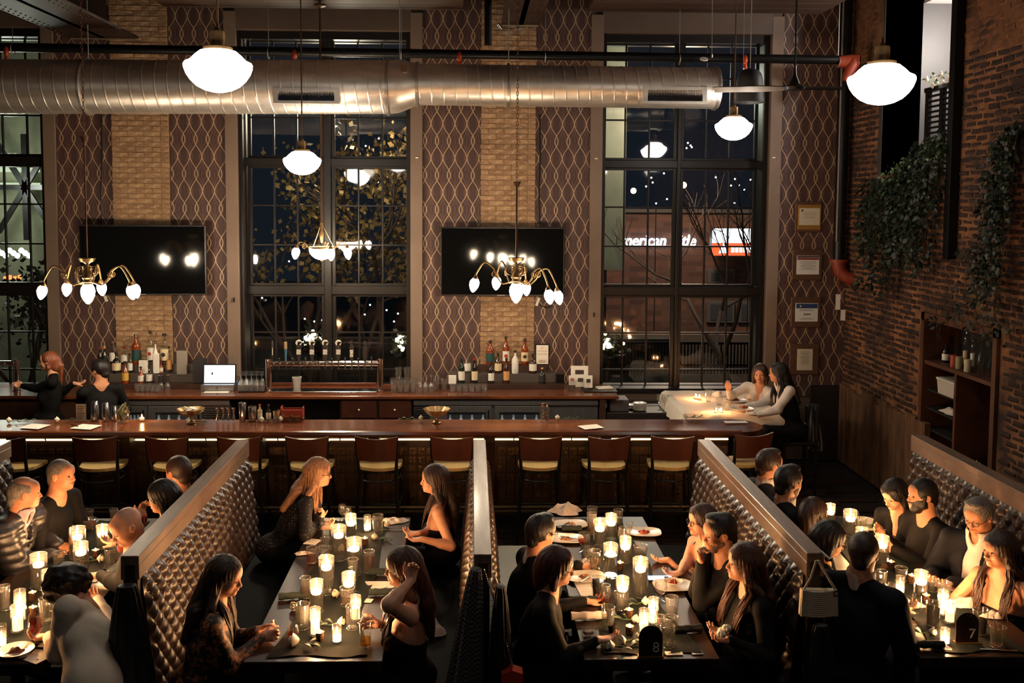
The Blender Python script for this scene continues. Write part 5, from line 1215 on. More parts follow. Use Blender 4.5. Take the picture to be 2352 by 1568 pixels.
def tree(px, Y, h, label, seed, leaves=0, spread=2.2, mt=None):
    r = random.Random(seed); x = xo(px, Y); t = thing('street_tree', label, 'tree', (x, Y, -1.5)); b = B(); lv = B()
    def br(p, d, L, rad, dep):
        pts = [p]; 
        for i in range(4): d = (d+Vector((r.uniform(-.25, .25), r.uniform(-.25, .25), r.uniform(-.1, .2)))).normalized(); pts.append(pts[-1]+d*L/4)
        b.tube(pts, [rad*(1-.12*i) for i in range(5)], 5, False)
        if dep > 0:
            for k in range(3 if dep > 1 else 4): br(pts[r.randint(2, 4)], (d+Vector((r.uniform(-1, 1), r.uniform(-.8, .8), r.uniform(-.2, .7)))).normalized(), L*.68, rad*.55, dep-1)
        elif leaves:
            for k in range(leaves):
                q = pts[r.randint(1, 4)]+Vector((r.uniform(-.3, .3), r.uniform(-.3, .3), r.uniform(-.3, .3))); s = r.uniform(.035, .075); Rm = Euler((r.uniform(0, 6), r.uniform(0, 6), r.uniform(0, 6))).to_matrix()
                lv.add([q+Rm @ Vector(w_) for w_ in ((0, 0, 0), (s*.7, 0, s), (0, 0, s*1.8), (-s*.7, 0, s))], [(0, 1, 2, 3)])
    br(Vector((x, Y, -1.5)), Vector((0, 0, 1)), h, .09, 4)
    b.build('trunk_and_branches', M('bark', S((70, 54, 46)), .9), t, smooth=True)
    if leaves: lv.build('foliage', mt, t)['kind'] = 'stuff'
    return t
yl = M('autumn_leaf', S((156, 124, 66)), .7, col2=S((96, 80, 44)), vscale=3)
tree(1715, 17.5, 2.6, 'bare tree branching across the right window', 3)
tree(700, 16.5, 3.0, 'yellow-leaved tree outside the left half of the middle window', 5, 16, mt=yl)
tree(860, 16.0, 2.8, 'yellow-leaved tree outside the right half of the middle window', 8, 18, mt=yl)
# street lamps, string lights and lit shrubs
def glowball(px, py, Y, r, col, s, label, grp=None, name='street_light', cat='light'):
    return tag(B().ball(U(px, py, Y), r, 10, 8).build(name, emis('glow_%s' % name+str(round(s, 1)), col, s), smooth=True), label, cat, grp)
for px, py, r, col, s, lb in ((1455, 438, .09, (1, .6, .3), 9, 'orange street light seen in the right window, left sash'), (1570, 425, .10, (1, .6, .3), 9, 'orange street light seen in the right window, right sash')):
    glowball(px, py, 30, r, col, s, lb)
r = random.Random(9)
for lb, pts_ in (('tiny white string lights seen in the left sash of the right window', ((1484, 428), (1496, 408), (1499, 419), (1525, 398), (1532, 457), (1507, 467))), ('tiny white string lights seen in the right sash of the right window', ((1577, 340), (1580, 328), (1586, 334), (1589, 338), (1644, 407), (1688, 411), (1697, 425), (1679, 426), (1687, 466), (1710, 436), (1724, 413))), ('tiny white string lights seen low in the middle window', ((602, 684), (610, 690), (664, 600), (700, 732), (722, 738), (740, 735), (838, 722), (850, 700), (888, 712), (914, 720), (905, 738))), ('tiny white string lights seen high in the middle window', ((810, 320), (840, 335), (870, 318), (868, 418), (838, 516), (838, 545)))):
    P_ = [U(px, py, 22) for px, py in pts_]; t = thing('string_lights', lb, 'light', P_[0]); B().tube(P_, .003, 4).tube([P_[-1], P_[-1]+Vector((0, 0, -P_[-1].z-1.5))], .012, 5).build('wire', black_metal, t)
    bm_ = B().ball((0, 0, 0), .020, 8, 6).mesh('bulb', emis('string_bulb', (.9, .95, 1), 4))
    for p in P_: link('bulb', bm_, t, tuple(p-ORG[t.name]))
for cx, cy, n_, sx, sy, lb in ((1397, 790, 26, 22, 22, 'shrub wrapped in small warm lights at the right window'), (712, 775, 20, 12, 14, 'left shrub wrapped in warm lights in the middle window'), (742, 778, 12, 7, 12, 'small shrub wrapped in warm lights in the middle window'), (918, 785, 22, 10, 18, 'right shrub wrapped in warm lights in the middle window')):
    t = thing('lit_shrub', lb, 'shrub', U(cx, cy+30, 16)); gb = B(); lf = B()
    for i in range(n_):
        p = U(cx+r.gauss(0, sx*.45), cy+r.gauss(0, sy*.45), 16+r.uniform(-.2, .2)); gb.ball(p, .028, 6, 4)
    for i in range(160):
        p = U(cx+r.gauss(0, sx*.7), cy+12+r.gauss(0, sy*.8), 16.1+r.uniform(-.2, .2)); s = .07; Rm = Euler((r.uniform(0, 6), r.uniform(0, 6), r.uniform(0, 6))).to_matrix(); lf.add([p+Rm @ Vector(w_) for w_ in ((0, 0, 0), (s*.6, 0, s), (0, 0, s*1.8), (-s*.6, 0, s))], [(0, 1, 2, 3)])
    gb.build('lights', emis('fairy_light', (1, .76, .46), 7), t)['kind'] = 'stuff'; lf.build('foliage', ivy, t)['kind'] = 'stuff'; B().cyl(U(cx, cy+10, 16.1), (U(cx, cy, 16.1).x, 16.1, -1.5), .03).build('stem', vine_stem, t)
# fill lamps added outside to brighten the facades and trees
plight('street_fill_light', (xo(1560, 20), 19.6, 5.2), 420, (1, .72, .5), .3); plight('street_fill_light', (xo(1395, 19), 18.0, 5.5), 90, (.9, 1, .8), .3)
plight('street_fill_light', (xo(800, 15), 14.2, 4.6), 90, (1, .85, .6), .3); plight('street_fill_light', (xo(30, 17), 16.6, 3.6), 90, (.95, 1, .8), .3)
# left window: bright shop interior beyond with a steel truss
t = thing('lit_shopfront', 'greenish lit shop interior outside the left window', 'building', (xo(30, 18), 18, 0))
B().box((xo(-120, 18), 18, -1.5), (xo(108, 18), 18.3, 7)).build('back_wall', M('shop_wall', S((112, 114, 92)), .9, var=.4, vscale=1), t)
for py in (404, 438): B().box((xo(-120, 17.8), 17.7, zo(py, 17.8)), (xo(95, 17.8), 17.8, zo(py-10, 17.8))).build('strip_light', emis('shop_strip', (.8, .92, .6), .45), t)
c = U(58, 430, 17.5)
for a in (.0, .55, -.55, PI/2): B().obox(c, (.09, .06, 1.9 if a != PI/2 else 2.4), (0, a, 0)).build('truss', black_metal, t)
for i in range(9): B().ball(U(-5+i*9, 575+(i % 3)*6, 17.3), .05, 8, 6).build('hanging_bulb', emis('shop_bulb', (1, .98, .85), 3), t, smooth=True)
for i in range(4): B().box(U(8+i*11, 642, 17.2), U(16+i*11, 634-(i % 2)*3, 17.3)).build('neon_piece', emis('neon_orange', (1, .12, .03), 3), t)
c = U(41, 738, 16); tag(B().box((c.x-.07, 16, c.z-.08), (c.x+.09, 16.05, c.z+.09)).build('street_notice', paper_w), 'small white notice outside the left window', 'notice')
tree(90, 15.5, 1.6, 'small leafy tree outside the left window', 21, 8, mt=ivy)
# ---------------------------------------------------------------- white-clothed table at the right end
ZH = .98; tc = UZ(1690, 925, ZH)
t = thing('high_table', 'high wooden table under the white cloth by the right window', 'table', (tc.x, 11.4, 0)); hx0, hx1, hy0, hy1 = UZ(1552, 930, ZH).x+.03, UZ(1800, 930, ZH).x, 10.85, 12.10
B().box((hx0+.02, hy0+.02, ZH-.06), (hx1-.02, hy1-.02, ZH-.008)).build('tabletop', dark_wood, t)
for x in (hx0+.1, hx1-.1):
    for y in (hy0+.1, hy1-.1): B().box((x-.03, y-.03, 0), (x+.03, y+.03, ZH-.06)).build('leg', black_metal, t)
cb = B(); nx, ny = 44, 44
def cl(u, v):
    x = hx0-.22+(hx1-hx0+.44)*u; y = hy0-.22+(hy1-hy0+.44)*v
    ox = max(hx0-x, 0, x-hx1); oy = max(hy0-y, 0, y-hy1); o_ = math.hypot(ox, oy); xx = min(max(x, hx0), hx1); yy = min(max(y, hy0), hy1)
    if o_ > 0:
        wv = .02*math.sin((x+y)*17)*min(1, o_/.1); nx_ = (x-xx)/o_; ny_ = (y-yy)/o_
        return (xx+nx_*(.02+abs(wv)+o_*.12), yy+ny_*(.02+abs(wv)+o_*.12), ZH-o_*.95)
    return (x, y, ZH+.002+.002*math.sin(x*20)*math.sin(y*16))
tag(cb.grid(cl, nx, ny).build('tablecloth', M('tablecloth_white', S((226, 214, 198)), .85), smooth=True), 'white cloth draped over the high table by the window', 'tablecloth')
def high(px, py): return UZ(px, py, ZH+.006)
place('dinner_plate', plate_mesh(.13), high(1690, 922), 'white plate of food before the woman in white', 'plate'); place('dinner_plate', plate_mesh(.13), high(1705, 941), 'white plate nearer the bar on the high table', 'plate')
for i, (px, py) in enumerate(((1688, 920), (1709, 938))): cloth_pile('food', high(px, py)+Vector((0, 0, .008)), .06, .045, .028, M('food_brown', S((130, 70, 34)), .6, var=.5, vscale=40), ('browned food on the plate of the woman in white', 'remains of food on the nearer white plate')[i], 'food', i)
for i, (px, py) in enumerate(((1598, 915), (1606, 917), (1645, 948), (1656, 948))): tealight(high(px, py), ('votive candle at the left of the high table', 'second votive candle at the left of the high table', 'left of two votive candles at the middle of the high table', 'right of two votive candles at the middle of the high table')[i], None, .026, .05, .6)
for px, py, me, lb in ((1627, 922, pint, 'water glass on the high table'), (1652, 930, rocks, 'low tumbler on the high table, middle'), (1670, 942, rocks, 'low tumbler of amber drink on the high table')): place('tumbler', me, high(px, py), lb, 'glass')
cloth_pile('napkin', high(1655, 908), .12, .09, .05, linen, 'white napkin bunched at the far side of the high table', 'napkin', 8); cloth_pile('napkin', high(1735, 950), .13, .07, .03, linen, 'white napkin at the near right of the high table', 'napkin', 9)
# ---------------------------------------------------------------- booths
cap_m = M('weathered_cap', S((152, 126, 110)), .42, col2=S((112, 90, 76)), vscale=3, stretch=(8, .6, 1), bump=.15, bscale=6, coat=.2)
post_m = M('booth_wood', S((40, 26, 20)), .4, var=.3, vscale=3, stretch=(4, 4, .6)); leather = M('tufted_leather', S((66, 51, 44)), .32, var=.15, vscale=4, spec=.6)
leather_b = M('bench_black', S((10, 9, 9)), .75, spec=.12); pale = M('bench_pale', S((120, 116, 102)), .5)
ZP = 1.35; YN, YF = 5.36, 8.05
def tuft(x, side, y0, y1, z0, z1, par, name='tufted_backrest', lean=.08):
    """side=+1 looks to +x"""
    nu, nv = int((y1-y0)/.0125), int((z1-z0)/.0125)
    pu, pv = .125, .15
    def fn(u, v):
        y = y0+(y1-y0)*u; z = z0+(z1-z0)*v; a = y/pu; b = z/pv
        h = abs(math.sin(PI*(a+b)/1))*abs(math.sin(PI*(a-b)/1)); h = h**.55
        e = min(1, min(u*(nu), (1-u)*(nu), v*nv, (1-v)*nv)/3)
        return (x+side*(.012+.038*h*e+lean*(1-v)), y, z)
    B().grid(fn, nu, nv).build(name, leather, par, smooth=True)
def partition(name, xc, label, ends=(YN, YF), w=.105, sides=(1, -1)):
    t = thing(name, label, 'partition', (xc, (YN+YF)/2, 0)); y0, y1 = ends
    b = B().box((xc-w/2, y0, ZP-.055), (xc+w/2, y1, ZP), .004); b.build('cap_rail', cap_m, t)
    B().box((xc-w/2+.012, y0+.004, 0), (xc+w/2-.012, y0+.10, ZP-.055), .003).build('end_post', post_m, t)
    B().box((xc-w/2+.012, y1-.10, 0), (xc+w/2-.012, y1-.004, ZP-.055), .003).build('end_post', post_m, t)
    B().box((xc-w/2+.02, y0+.1, 0), (xc+w/2-.02, y1-.1, ZP-.055)).build('core_panel', post_m, t)
    for s in sides:
        B().box((xc+s*(w/2-.012)-.012, y0, ZP-.14), (xc+s*(w/2-.012)+.012, y1, ZP-.055), .003).build('side_rail', cap_m, t)
        tuft(xc+s*(w/2-.02), s, y0+.06, y1-.02, .46, ZP-.135, t)
    return t
XP = [-3.93, -1.94, .065, 1.99, 3.92]
partition('booth_partition', XP[0], 'wood-capped booth partition at the far left edge')
partition('booth_partition', XP[1], 'wood-capped tufted partition left of the second booth')
partition('booth_partition', XP[2], 'wood-capped tufted partition in the middle, seen end-on')
partition('booth_partition', XP[3], 'wood-capped tufted partition right of the third-booth table')
partition('booth_partition', XP[4], 'wood-capped tufted partition along the brick wall at right', (4.9, 8.2), .12, (-1,))
def bench(xa, xb_, label, top=leather_b):
    t = thing('booth_bench', label, 'bench', ((xa+xb_)/2, (YN+YF)/2, 0))
    B().box((xa+.03, YN+.1, 0), (xb_-.03, YF-.1, .36)).build('bench_base', post_m, t); B().box((xa, YN+.08, .36), (xb_, YF-.08, .46), .02).build('seat_cushion', top, t)
bw = .44
lbs = ['far-left booth', 'second booth', 'booth of the third booth', 'right-hand booth']
for i in range(4):
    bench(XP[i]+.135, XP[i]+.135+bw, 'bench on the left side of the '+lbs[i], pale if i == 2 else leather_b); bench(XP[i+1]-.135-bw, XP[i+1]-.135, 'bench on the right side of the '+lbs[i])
# ---------------------------------------------------------------- tables
tt_m = M('table_varnish', S((52, 35, 27)), .34, col2=S((28, 19, 15)), vscale=2.5, stretch=(6, .5, 1), spec=.3); ZTB = .775
TX = [(-3.2, -2.40), (-1.285, -.50), (.64, 1.42), (2.57, 3.36)]
def table(i, label):
    x0, x1 = TX[i]; ya, yz = 5.255, 7.75
    t = thing('dining_table', label, 'table', ((x0+x1)/2, (ya+yz)/2, 0)); B().box((x0, ya, ZTB-.07), (x1, yz, ZTB), .005).build('tabletop', tt_m, t)
    for y in (ya+.55, yz-.55):
        xc = (x0+x1)/2; B().cyl((xc, y, .03), (xc, y, ZTB-.07), .04, n=16).build('pedestal', black_metal, t, smooth=True); B().box((xc-.28, y-.04, 0), (xc+.28, y+.04, .03), .006).box((xc-.04, y-.28, 0), (xc+.04, y+.28, .028), .006).build('base_foot', black_metal, t)
table(0, 'long varnished table of the far-left booth'); table(1, 'long varnished table of the second booth'); table(2, 'long varnished third-booth table'); table(3, 'long varnished right-hand booth table')
run_m = M('green_runner', S((15, 24, 20)), .9, var=.3, vscale=5, spec=.2)
for i, lb in enumerate(('green cloth runner on the far-left table', 'green cloth runner on the table of the second booth', 'green cloth runner in the third booth', 'green cloth runner in the right booth')):
    x0, x1 = TX[i]; xc = (x0+x1)/2; r = random.Random(i); ph = [r.uniform(0, 6) for _ in range(6)]
    def fn(u, v):
        y = 5.31+2.37*v; hw = .22+.02*math.sin(y*5+ph[0])+(.05*max(0, .25-v)/.25); x = xc+(u-.5)*2*hw+.015*math.sin(y*4+ph[1])
        return (x, y+.015*math.sin(u*9+ph[2]), ZTB+.003+.0035*(1+math.sin(x*38+y*11+ph[3])*math.sin(y*17-x*9+ph[4])))
    tag(B().grid(fn, 36, 120).build('table_runner', run_m, smooth=True), lb, 'runner')
ZS = ZTB+.004
def tb(px, py): return UZ(px, py, ZS)
water = glass('water', (.86, .86, .82), .07, .5); vg = glass('vase_glass', (.98, .97, .95), .07, 1.1, .012); rim_m = glass('glass_rim', (1, 1, 1), .5, .5, .12)
def ringlet(c, r, t): B().tube([(c[0]+r*math.cos(a), c[1]+r*math.sin(a), c[2]) for a in [i*2*PI/24 for i in range(25)]], .0017, 5, False).build('rim', rim_m, t, smooth=True)
waxf = M('floating_wax', (.95, .85, .68), .5, emit=(1, .66, .34), es=2.2)  # emission put into the wax in place of flame light passing through
POW = 3.4
def candle_A(px, base, rim, w_, label, grp):
    c = tb(px, base); H = (base-rim)*c.y/FPX*.97; H = min(max(H, .14), .27); r = w_*c.y/FPX/2
    t = thing('floating_candle_vase', label, 'candle', c, 0, grp)
    B().lathe([(0, 0), (r, 0), (r, H), (r-.003, H+.001), (r-.004, .012), (0, .012)], 28, c, cap=False).build('cylinder_vase', vg, t, smooth=.8)
    ringlet(c+Vector((0, 0, H)), r-.0015, t); ringlet(c+Vector((0, 0, .006)), r-.001, t); wl = H-.075; B().lathe([(0, .013), (r-.005, .013), (r-.005, wl), (0, wl)], 24, c, cap=False).build('water', water, t, smooth=.8)
    rr = min(r-.008, .036); B().lathe([(0, wl-.012), (rr*.8, wl-.010), (rr, wl+.006), (rr*.96, wl+.014), (0, wl+.012)], 20, c, cap=False).build('wax', waxf, t, smooth=.7)
    f = c+Vector((0, 0, wl+.012)); flame(f, t, 1.25); return t
pil = M('pillar_wax', (.95, .82, .62), .5, emit=(1, .62, .30), es=1.1)  # pillar sides emit, imitating the flame glow inside the wax
def candle_B(px, base, rim, w_, label, grp, wax=.5):
    c = tb(px, base); H = (base-rim)*c.y/FPX*.97; r = w_*c.y/FPX/2; t = thing('pillar_candle', label, 'candle', c, 0, grp)
    B().lathe([(0, 0), (r, 0), (r, H), (r-.003, H+.001), (r-.004, .008), (0, .008)], 24, c, cap=False).build('cylinder_vase', vg, t, smooth=.8)
    ringlet(c+Vector((0, 0, H)), r-.0015, t); ringlet(c+Vector((0, 0, .004)), r-.001, t); wl = H*wax; B().lathe([(0, .009), (r*.78, .009), (r*.78, wl), (r*.72, wl+.004), (0, wl-.004)], 20, c, cap=False).build('wax', pil, t, smooth=.7)
    f = c+Vector((0, 0, wl)); flame(f, t, 1.3); return t
merc = M('mercury_glass', S((150, 110, 80)), .2, .7, emit=(1, .5, .2), es=.0, col2=S((40, 26, 20)), vscale=120)
def votive(px, base, label, grp, r=.026, h=.055, power=.5):
    c = tb(px, base); t = thing('mercury_votive', label, 'candle', c, 0, grp)
    B().lathe([(0, 0), (r*.9, 0), (r, h), (r-.003, h), (r*.85, .008), (0, .008)], 18, c, cap=False).build('speckled_cup', merc, t, smooth=.8); B().lathe([(0, .009), (r*.8, .009), (r*.86, h*.7), (0, h*.68)], 16, c, cap=False).build('wax', waxf, t, smooth=.8)
    flame(c+Vector((0, 0, h*.7)), t, .7)
def low_D(px, base, rim, w_, label, grp):
    c = tb(px, base); H = (base-rim)*c.y/FPX*.97; r = w_*c.y/FPX/2; t = thing('tealight_glass', label, 'candle', c, 0, grp)
    B().lathe([(0, 0), (r, 0), (r, H), (r-.003, H+.001), (r-.004, .006), (0, .006)], 22, c, cap=False).build('cylinder_vase', vg, t, smooth=.8); B().lathe([(0, .007), (r*.88, .007), (r*.88, .035), (0, .032)], 18, c, cap=False).build('wax', waxf, t, smooth=.8)
    ringlet(c+Vector((0, 0, H)), r-.0015, t); flame(c+Vector((0, 0, .034)), t, .8)
drinks = {'water': water, 'amber': glass('drink_amber', (.85, .42, .12), .05, .3), 'beer': glass('drink_beer', (.92, .66, .22), .05, .3), 'red': glass('drink_red', (.75, .18, .06), .05, .3), 'dark': glass('drink_dark', (.12, .08, .06), .05, .3), 'pale': glass('drink_pale', (.85, .86, .72), .05, .3), 'none': None}
def tumbler(px, base, rim, w_, drink, fill, label, straw=None):
    c = tb(px, base); H = max(.06, (base-rim)*c.y/FPX*.97); r1 = w_*c.y/FPX/2; r0 = r1*.84; t = thing('tumbler', label, 'glass', c)
    B().lathe([(0, 0), (r0*.95, 0), (r0, .004), (r1, H), (r1-.002, H+.001), (r0-.003, .014), (0, .014)], 24, c, cap=False).build('glass', gl, t, smooth=.8)
    ringlet(c+Vector((0, 0, H)), r1-.001, t); ringlet(c+Vector((0, 0, .006)), r0, t)
    if drinks[drink]:
        rf = r0+(r1-r0)*fill; B().lathe([(0, .015), (r0-.004, .015), (rf-.004, H*fill), (0, H*fill)], 20, c, cap=False).build('drink', drinks[drink], t, smooth=.8)
    if straw: B().cyl(c+Vector((0, 0, .02)), c+Vector((-.03, 0, H+.06)), .003, n=6).build('straw', straw, t)
    return t
def stem_glass(px, base, rim, w_, drink, label, fill=.5):
    c = tb(px, base); H = max(.13, (base-rim)*c.y/FPX*.95); r = w_*c.y/FPX/2; t = thing('stem_glass', label, 'glass', c)
    B().lathe([(0, 0), (r*.85, 0), (r*.85, .003), (.008, .008), (.004, .03), (.004, H*.30), (r*.5, H*.36), (r*.97, H*.55), (r, H*.68), (r*.86, H), (r*.84, H), (r*.96, H*.68), (r*.46, H*.38), (0, H*.34)], 24, c, cap=False).build('glass', gl, t, smooth=.8)
    if drinks[drink]: B().lathe([(0, H*.35), (r*.44, H*.385), (r*.88, H*.55), (r*.92, H*.35+H*.6*fill), (0, H*.35+H*.6*fill)], 20, c, cap=False).build('drink', drinks[drink], t, smooth=.8)
    return t
gA = 'floating candles on the %s'; names = ('far-left table', 'second-booth table', 'third-booth table', 'right-hand booth table')
ords = ('farthest', 'second farthest', 'third farthest', 'fourth farthest', 'fifth farthest', 'nearest')
CA = {0: ((236, 1258, 1203, 28), (179, 1280, 1207, 37), (187, 1322, 1241, 34), (90, 1350, 1267, 39), (114, 1386, 1304, 34)),
 1: ((806, 1228, 1178, 27), (778, 1284, 1202, 36), (814, 1318, 1231, 37), (750, 1362, 1272, 37), (801, 1384, 1310, 33), (727, 1404, 1327, 33)),
 2: ((1403, 1240, 1176, 28), (1377, 1257, 1188, 31), (1436, 1290, 1229, 29), (1402, 1323, 1243, 35), (1470, 1368, 1275, 37), (1429, 1396, 1320, 32)),
 3: ((1907, 1196, 1157, 23), (1952, 1228, 1167, 32), (1978, 1262, 1209, 30), (2024, 1302, 1224, 33), (2114, 1372, 1306, 33))}
for ti, lst in CA.items():
    for k, a in enumerate(lst): candle_A(*a, ords[k if k < len(lst)-1 else 5]+' floating candle vase on the '+names[ti], gA % names[ti])
for ti, a, lb in ((0, (47, 1424, 1350, 27), 'pillar candle behind, far-left table'), (0, (41, 1448, 1385, 30), 'pillar candle in front, far-left table'), (1, (817, 1422, 1364, 26), 'right pillar candle on the second-booth table'), (1, (724, 1456, 1391, 27), 'left pillar candle on the second-booth table'), (2, (1500, 1430, 1368, 25), 'pillar candle behind on the third-booth table'), (2, (1479, 1462, 1393, 26), 'pillar candle directly behind the eight sign'), (3, (2165, 1410, 1351, 25), 'pillar candle behind on the right-hand booth table'), (3, (2181, 1428, 1376, 26), 'pillar candle directly behind the seven sign')):
    candle_B(*a, lb, 'pillar candles in glass')
for px, py, lb in ((220, 1279, 'speckled votive between vases, far-left table'), (75, 1378, 'speckled votive behind the beer glass'), (76, 1413, 'speckled votive just above the beer glass'), (838, 1251, 'speckled votive at the far right, second-booth table'), (735, 1471, 'speckled votive before the left pillar candle'), (1445, 1418, 'speckled votive, rear one in the third booth'), (1446, 1457, 'speckled votive, front one in the third booth'), (1424, 1308, 'speckled votive between the tall vases of the third booth'), (2046, 1306, 'speckled votive behind the suited man'), (2127, 1384, 'speckled votive by the flute in the right booth'), (2094, 1338, 'speckled votive left of a vase in the right booth')): votive(px, py, lb, 'speckled votives')
for a in ((774, 1473, 1432, 23, 'low tealight glass at the front of the second-booth table', None), (844, 1217, 1181, 18, 'low tealight glass near the far end, second booth', None), (4, 1482, 1430, 22, 'low tealight glass at the left picture edge', None), (2067, 1360, 1320, 21, 'tealight glass with a lime slice on its rim', None), (2170, 1477, 1440, 23, 'low tealight glass left of the seven sign', None)): low_D(*a)
red_s = M('straw_red', S((190, 60, 40)), .5); blk_s = M('straw_black', (.02, .02, .02), .4)
for a in ((135, 1298, 1266, 27, 'water', .35, 'low tumbler before the man in the jacket'), (256, 1305, 1256, 30, 'water', .75, 'water glass before the leaning bald man'), (107, 1428, 1369, 32, 'water', .8, 'water glass behind the amber beer'), (12, 1400, 1340, 24, 'water', .7, 'water glass by the left picture edge'), (205, 1214, 1190, 33, 'amber', .7, 'wide amber drink at the far end of the far-left table'), (177, 1212, 1189, 24, 'none', 0, 'empty glass at the far-left table, rear left'), (204, 1192, 1170, 23, 'none', 0, 'empty glass at the far end of the far-left table'), (262, 1190, 1168, 20, 'water', .6, 'small glass at the far right corner, far-left table'),
 (868, 1224, 1179, 26, 'water', .8, 'tall water glass near the white napkin, second booth'), (748, 1234, 1200, 23, 'water', .5, 'water glass under the blonde woman\'s hand'), (747, 1254, 1236, 24, 'water', .6, 'squat glass on the left side of the second-booth table'), (746, 1282, 1254, 30, 'water', .5, 'wide glass on the left behind the amber drink'), (716, 1292, 1254, 25, 'amber', .5, 'half-full amber drink, left edge of second-booth table'), (811, 1332, 1280, 26, 'water', .6, 'water glass between the rear vases, second booth'), (848, 1314, 1261, 27, 'amber', .7, 'full amber drink at the right of the second-booth table'), (702, 1372, 1322, 26, 'beer', .45, 'beer glass at the left, second-booth table'), (798, 1390, 1345, 36, 'beer', .6, 'wide pale drink behind the right pillar candle'), (695, 1443, 1381, 34, 'water', .85, 'large water glass, front left of second-booth table'), (809, 1444, 1385, 30, 'none', 0, 'empty glass before the right pillar candle'), (839, 1485, 1420, 31, 'beer', .35, 'nearly empty beer glass held by the woman, second booth'),
 (1359, 1226, 1174, 24, 'beer', .5, 'tall beer glass at the rear left of the third booth'), (1360, 1196, 1162, 25, 'water', .6, 'water glass at the far end of the third booth'), (1420, 1202, 1168, 24, 'water', .3, 'glass behind the farthest vase of the third booth'), (1366, 1310, 1260, 29, 'pale', .75, 'pale cloudy drink at the left of the third booth'), (1446, 1222, 1197, 16, 'water', .5, 'slim glass near the far right plate, third booth'), (1471, 1278, 1250, 34, 'water', .4, 'tumbler before the woman with bracelets'), (1373, 1375, 1321, 30, 'dark', .85, 'dark drink at the left of the third booth'), (1422, 1400, 1356, 25, 'water', .7, 'water glass before the nearest vase, third booth'), (1396, 1446, 1387, 33, 'water', .6, 'large water glass above the red-haired woman\'s hand'), (1543, 1414, 1366, 32, 'water', .4, 'water glass at the right of the third booth'), (1541, 1450, 1413, 36, 'water', .6, 'rear of two water glasses right of the eight sign'), (1533, 1484, 1431, 36, 'water', .7, 'front water glass right of the eight sign'),
 (2069, 1334, 1300, 30, 'dark', .8, 'dark drink in front of the bearded man'), (1888, 1300, 1276, 26, 'water', .4, 'low glass under the chin of the woman in glasses'), (2143, 1358, 1328, 22, 'dark', .4, 'low dark drink near the older man\'s hand'), (2168, 1372, 1333, 34, 'none', 0, 'wide clear glass behind the pillar candles of the right booth'), (2142, 1435, 1377, 34, 'dark', .75, 'large dark drink left of the seven sign'), (2250, 1455, 1392, 36, 'dark', .6, 'tall glass right of the seven sign'), (2025, 1344, 1307, 25, 'water', .6, 'water glass beside the suited man\'s collar')): tumbler(*a)
tumbler(2291, 1485, 1433, 37, 'pale', .75, 'pale iced drink with a straw at the near right corner', blk_s); tumbler(1515, 1440, 1412, 26, 'none', 0, 'small glass with a red stirrer in the third booth', red_s); tumbler(1978, 1215, 1188, 26, 'pale', .6, 'drink with a dark straw at the far end of the right booth', blk_s)
for a in ((83, 1480, 1402, 33, 'red', 'tulip glass of red-amber beer at the front of the far-left table', .75), (786, 1194, 1172, 18, 'pale', 'wine glass at the far end of the second-booth table', .4), (1341, 1266, 1219, 29, 'red', 'goblet of red ale in the third booth', .45), (1433, 1262, 1204, 30, 'none', 'tall wine glass among the vases of the third booth', 0), (1518, 1378, 1340, 30, 'none', 'wine glass by the round food dish, third booth', 0), (2104, 1430, 1358, 24, 'water', 'stemmed flute at the left of the right booth', .3), (1352, 1296, 1256, 26, 'none', 'goblet before the suited man with glasses', 0)): stem_glass(*a)
for px, base, rim, w_, dr, lb in ((798, 1190, 1163, 22, 'amber', 'round whisky glass at the far end, second booth'), (673, 1468, 1430, 28, 'red', 'stemless wine glass at the near left, second booth'), (1391, 1388, 1340, 27, 'amber', 'stemless glass of whisky in the third booth'), (2048, 1362, 1338, 24, 'none', 'empty stemless glass in the right booth')):
    c = tb(px, base); H = (base-rim)*c.y/FPX; r = w_*c.y/FPX/2; t = thing('stemless_glass', lb, 'glass', c)
    B().lathe([(0, 0), (r*.6, 0), (r*.95, H*.3), (r, H*.5), (r*.78, H), (r*.76, H), (r*.96, H*.5), (r*.55, .01), (0, .008)], 24, c, cap=False).build('glass', gl, t, smooth=.8)
    if drinks[dr]: B().lathe([(0, .01), (r*.55, .012), (r*.92, H*.32), (r*.9, H*.42), (0, H*.42)], 20, c, cap=False).build('drink', drinks[dr], t, smooth=.8)
# plates and food
fm1 = M('food_brown', S((130, 70, 34)), .6); fm2 = M('food_red', S((150, 60, 30)), .45, var=.5, vscale=50); fm3 = M('food_tan', S((186, 130, 76)), .6, var=.4, vscale=40)
def splate(w_, d_, h=.016):
    b = B(); n = 40; vs = []; prof = [(.0, .004), (.5, .003), (.62, .005), (1, h), (1, h+.003), (.6, .010), (0, .008)]
    for r_, z_ in prof:
        for k in range(n):
            a = 2*PI*k/n; q = (abs(math.cos(a))**3.2+abs(math.sin(a))**3.2)**(-1/3.2); vs.append((w_*r_*q*math.cos(a), d_*r_*q*math.sin(a), z_))
    b.add(vs, [(i*n+k, i*n+(k+1) % n, (i+1)*n+(k+1) % n, (i+1)*n+k) for i in range(len(prof)-1) for k in range(n)]); return b.mesh('plate', pl_m, .9)
sq = splate(.135, .105); rd_ = plate_mesh(.10)
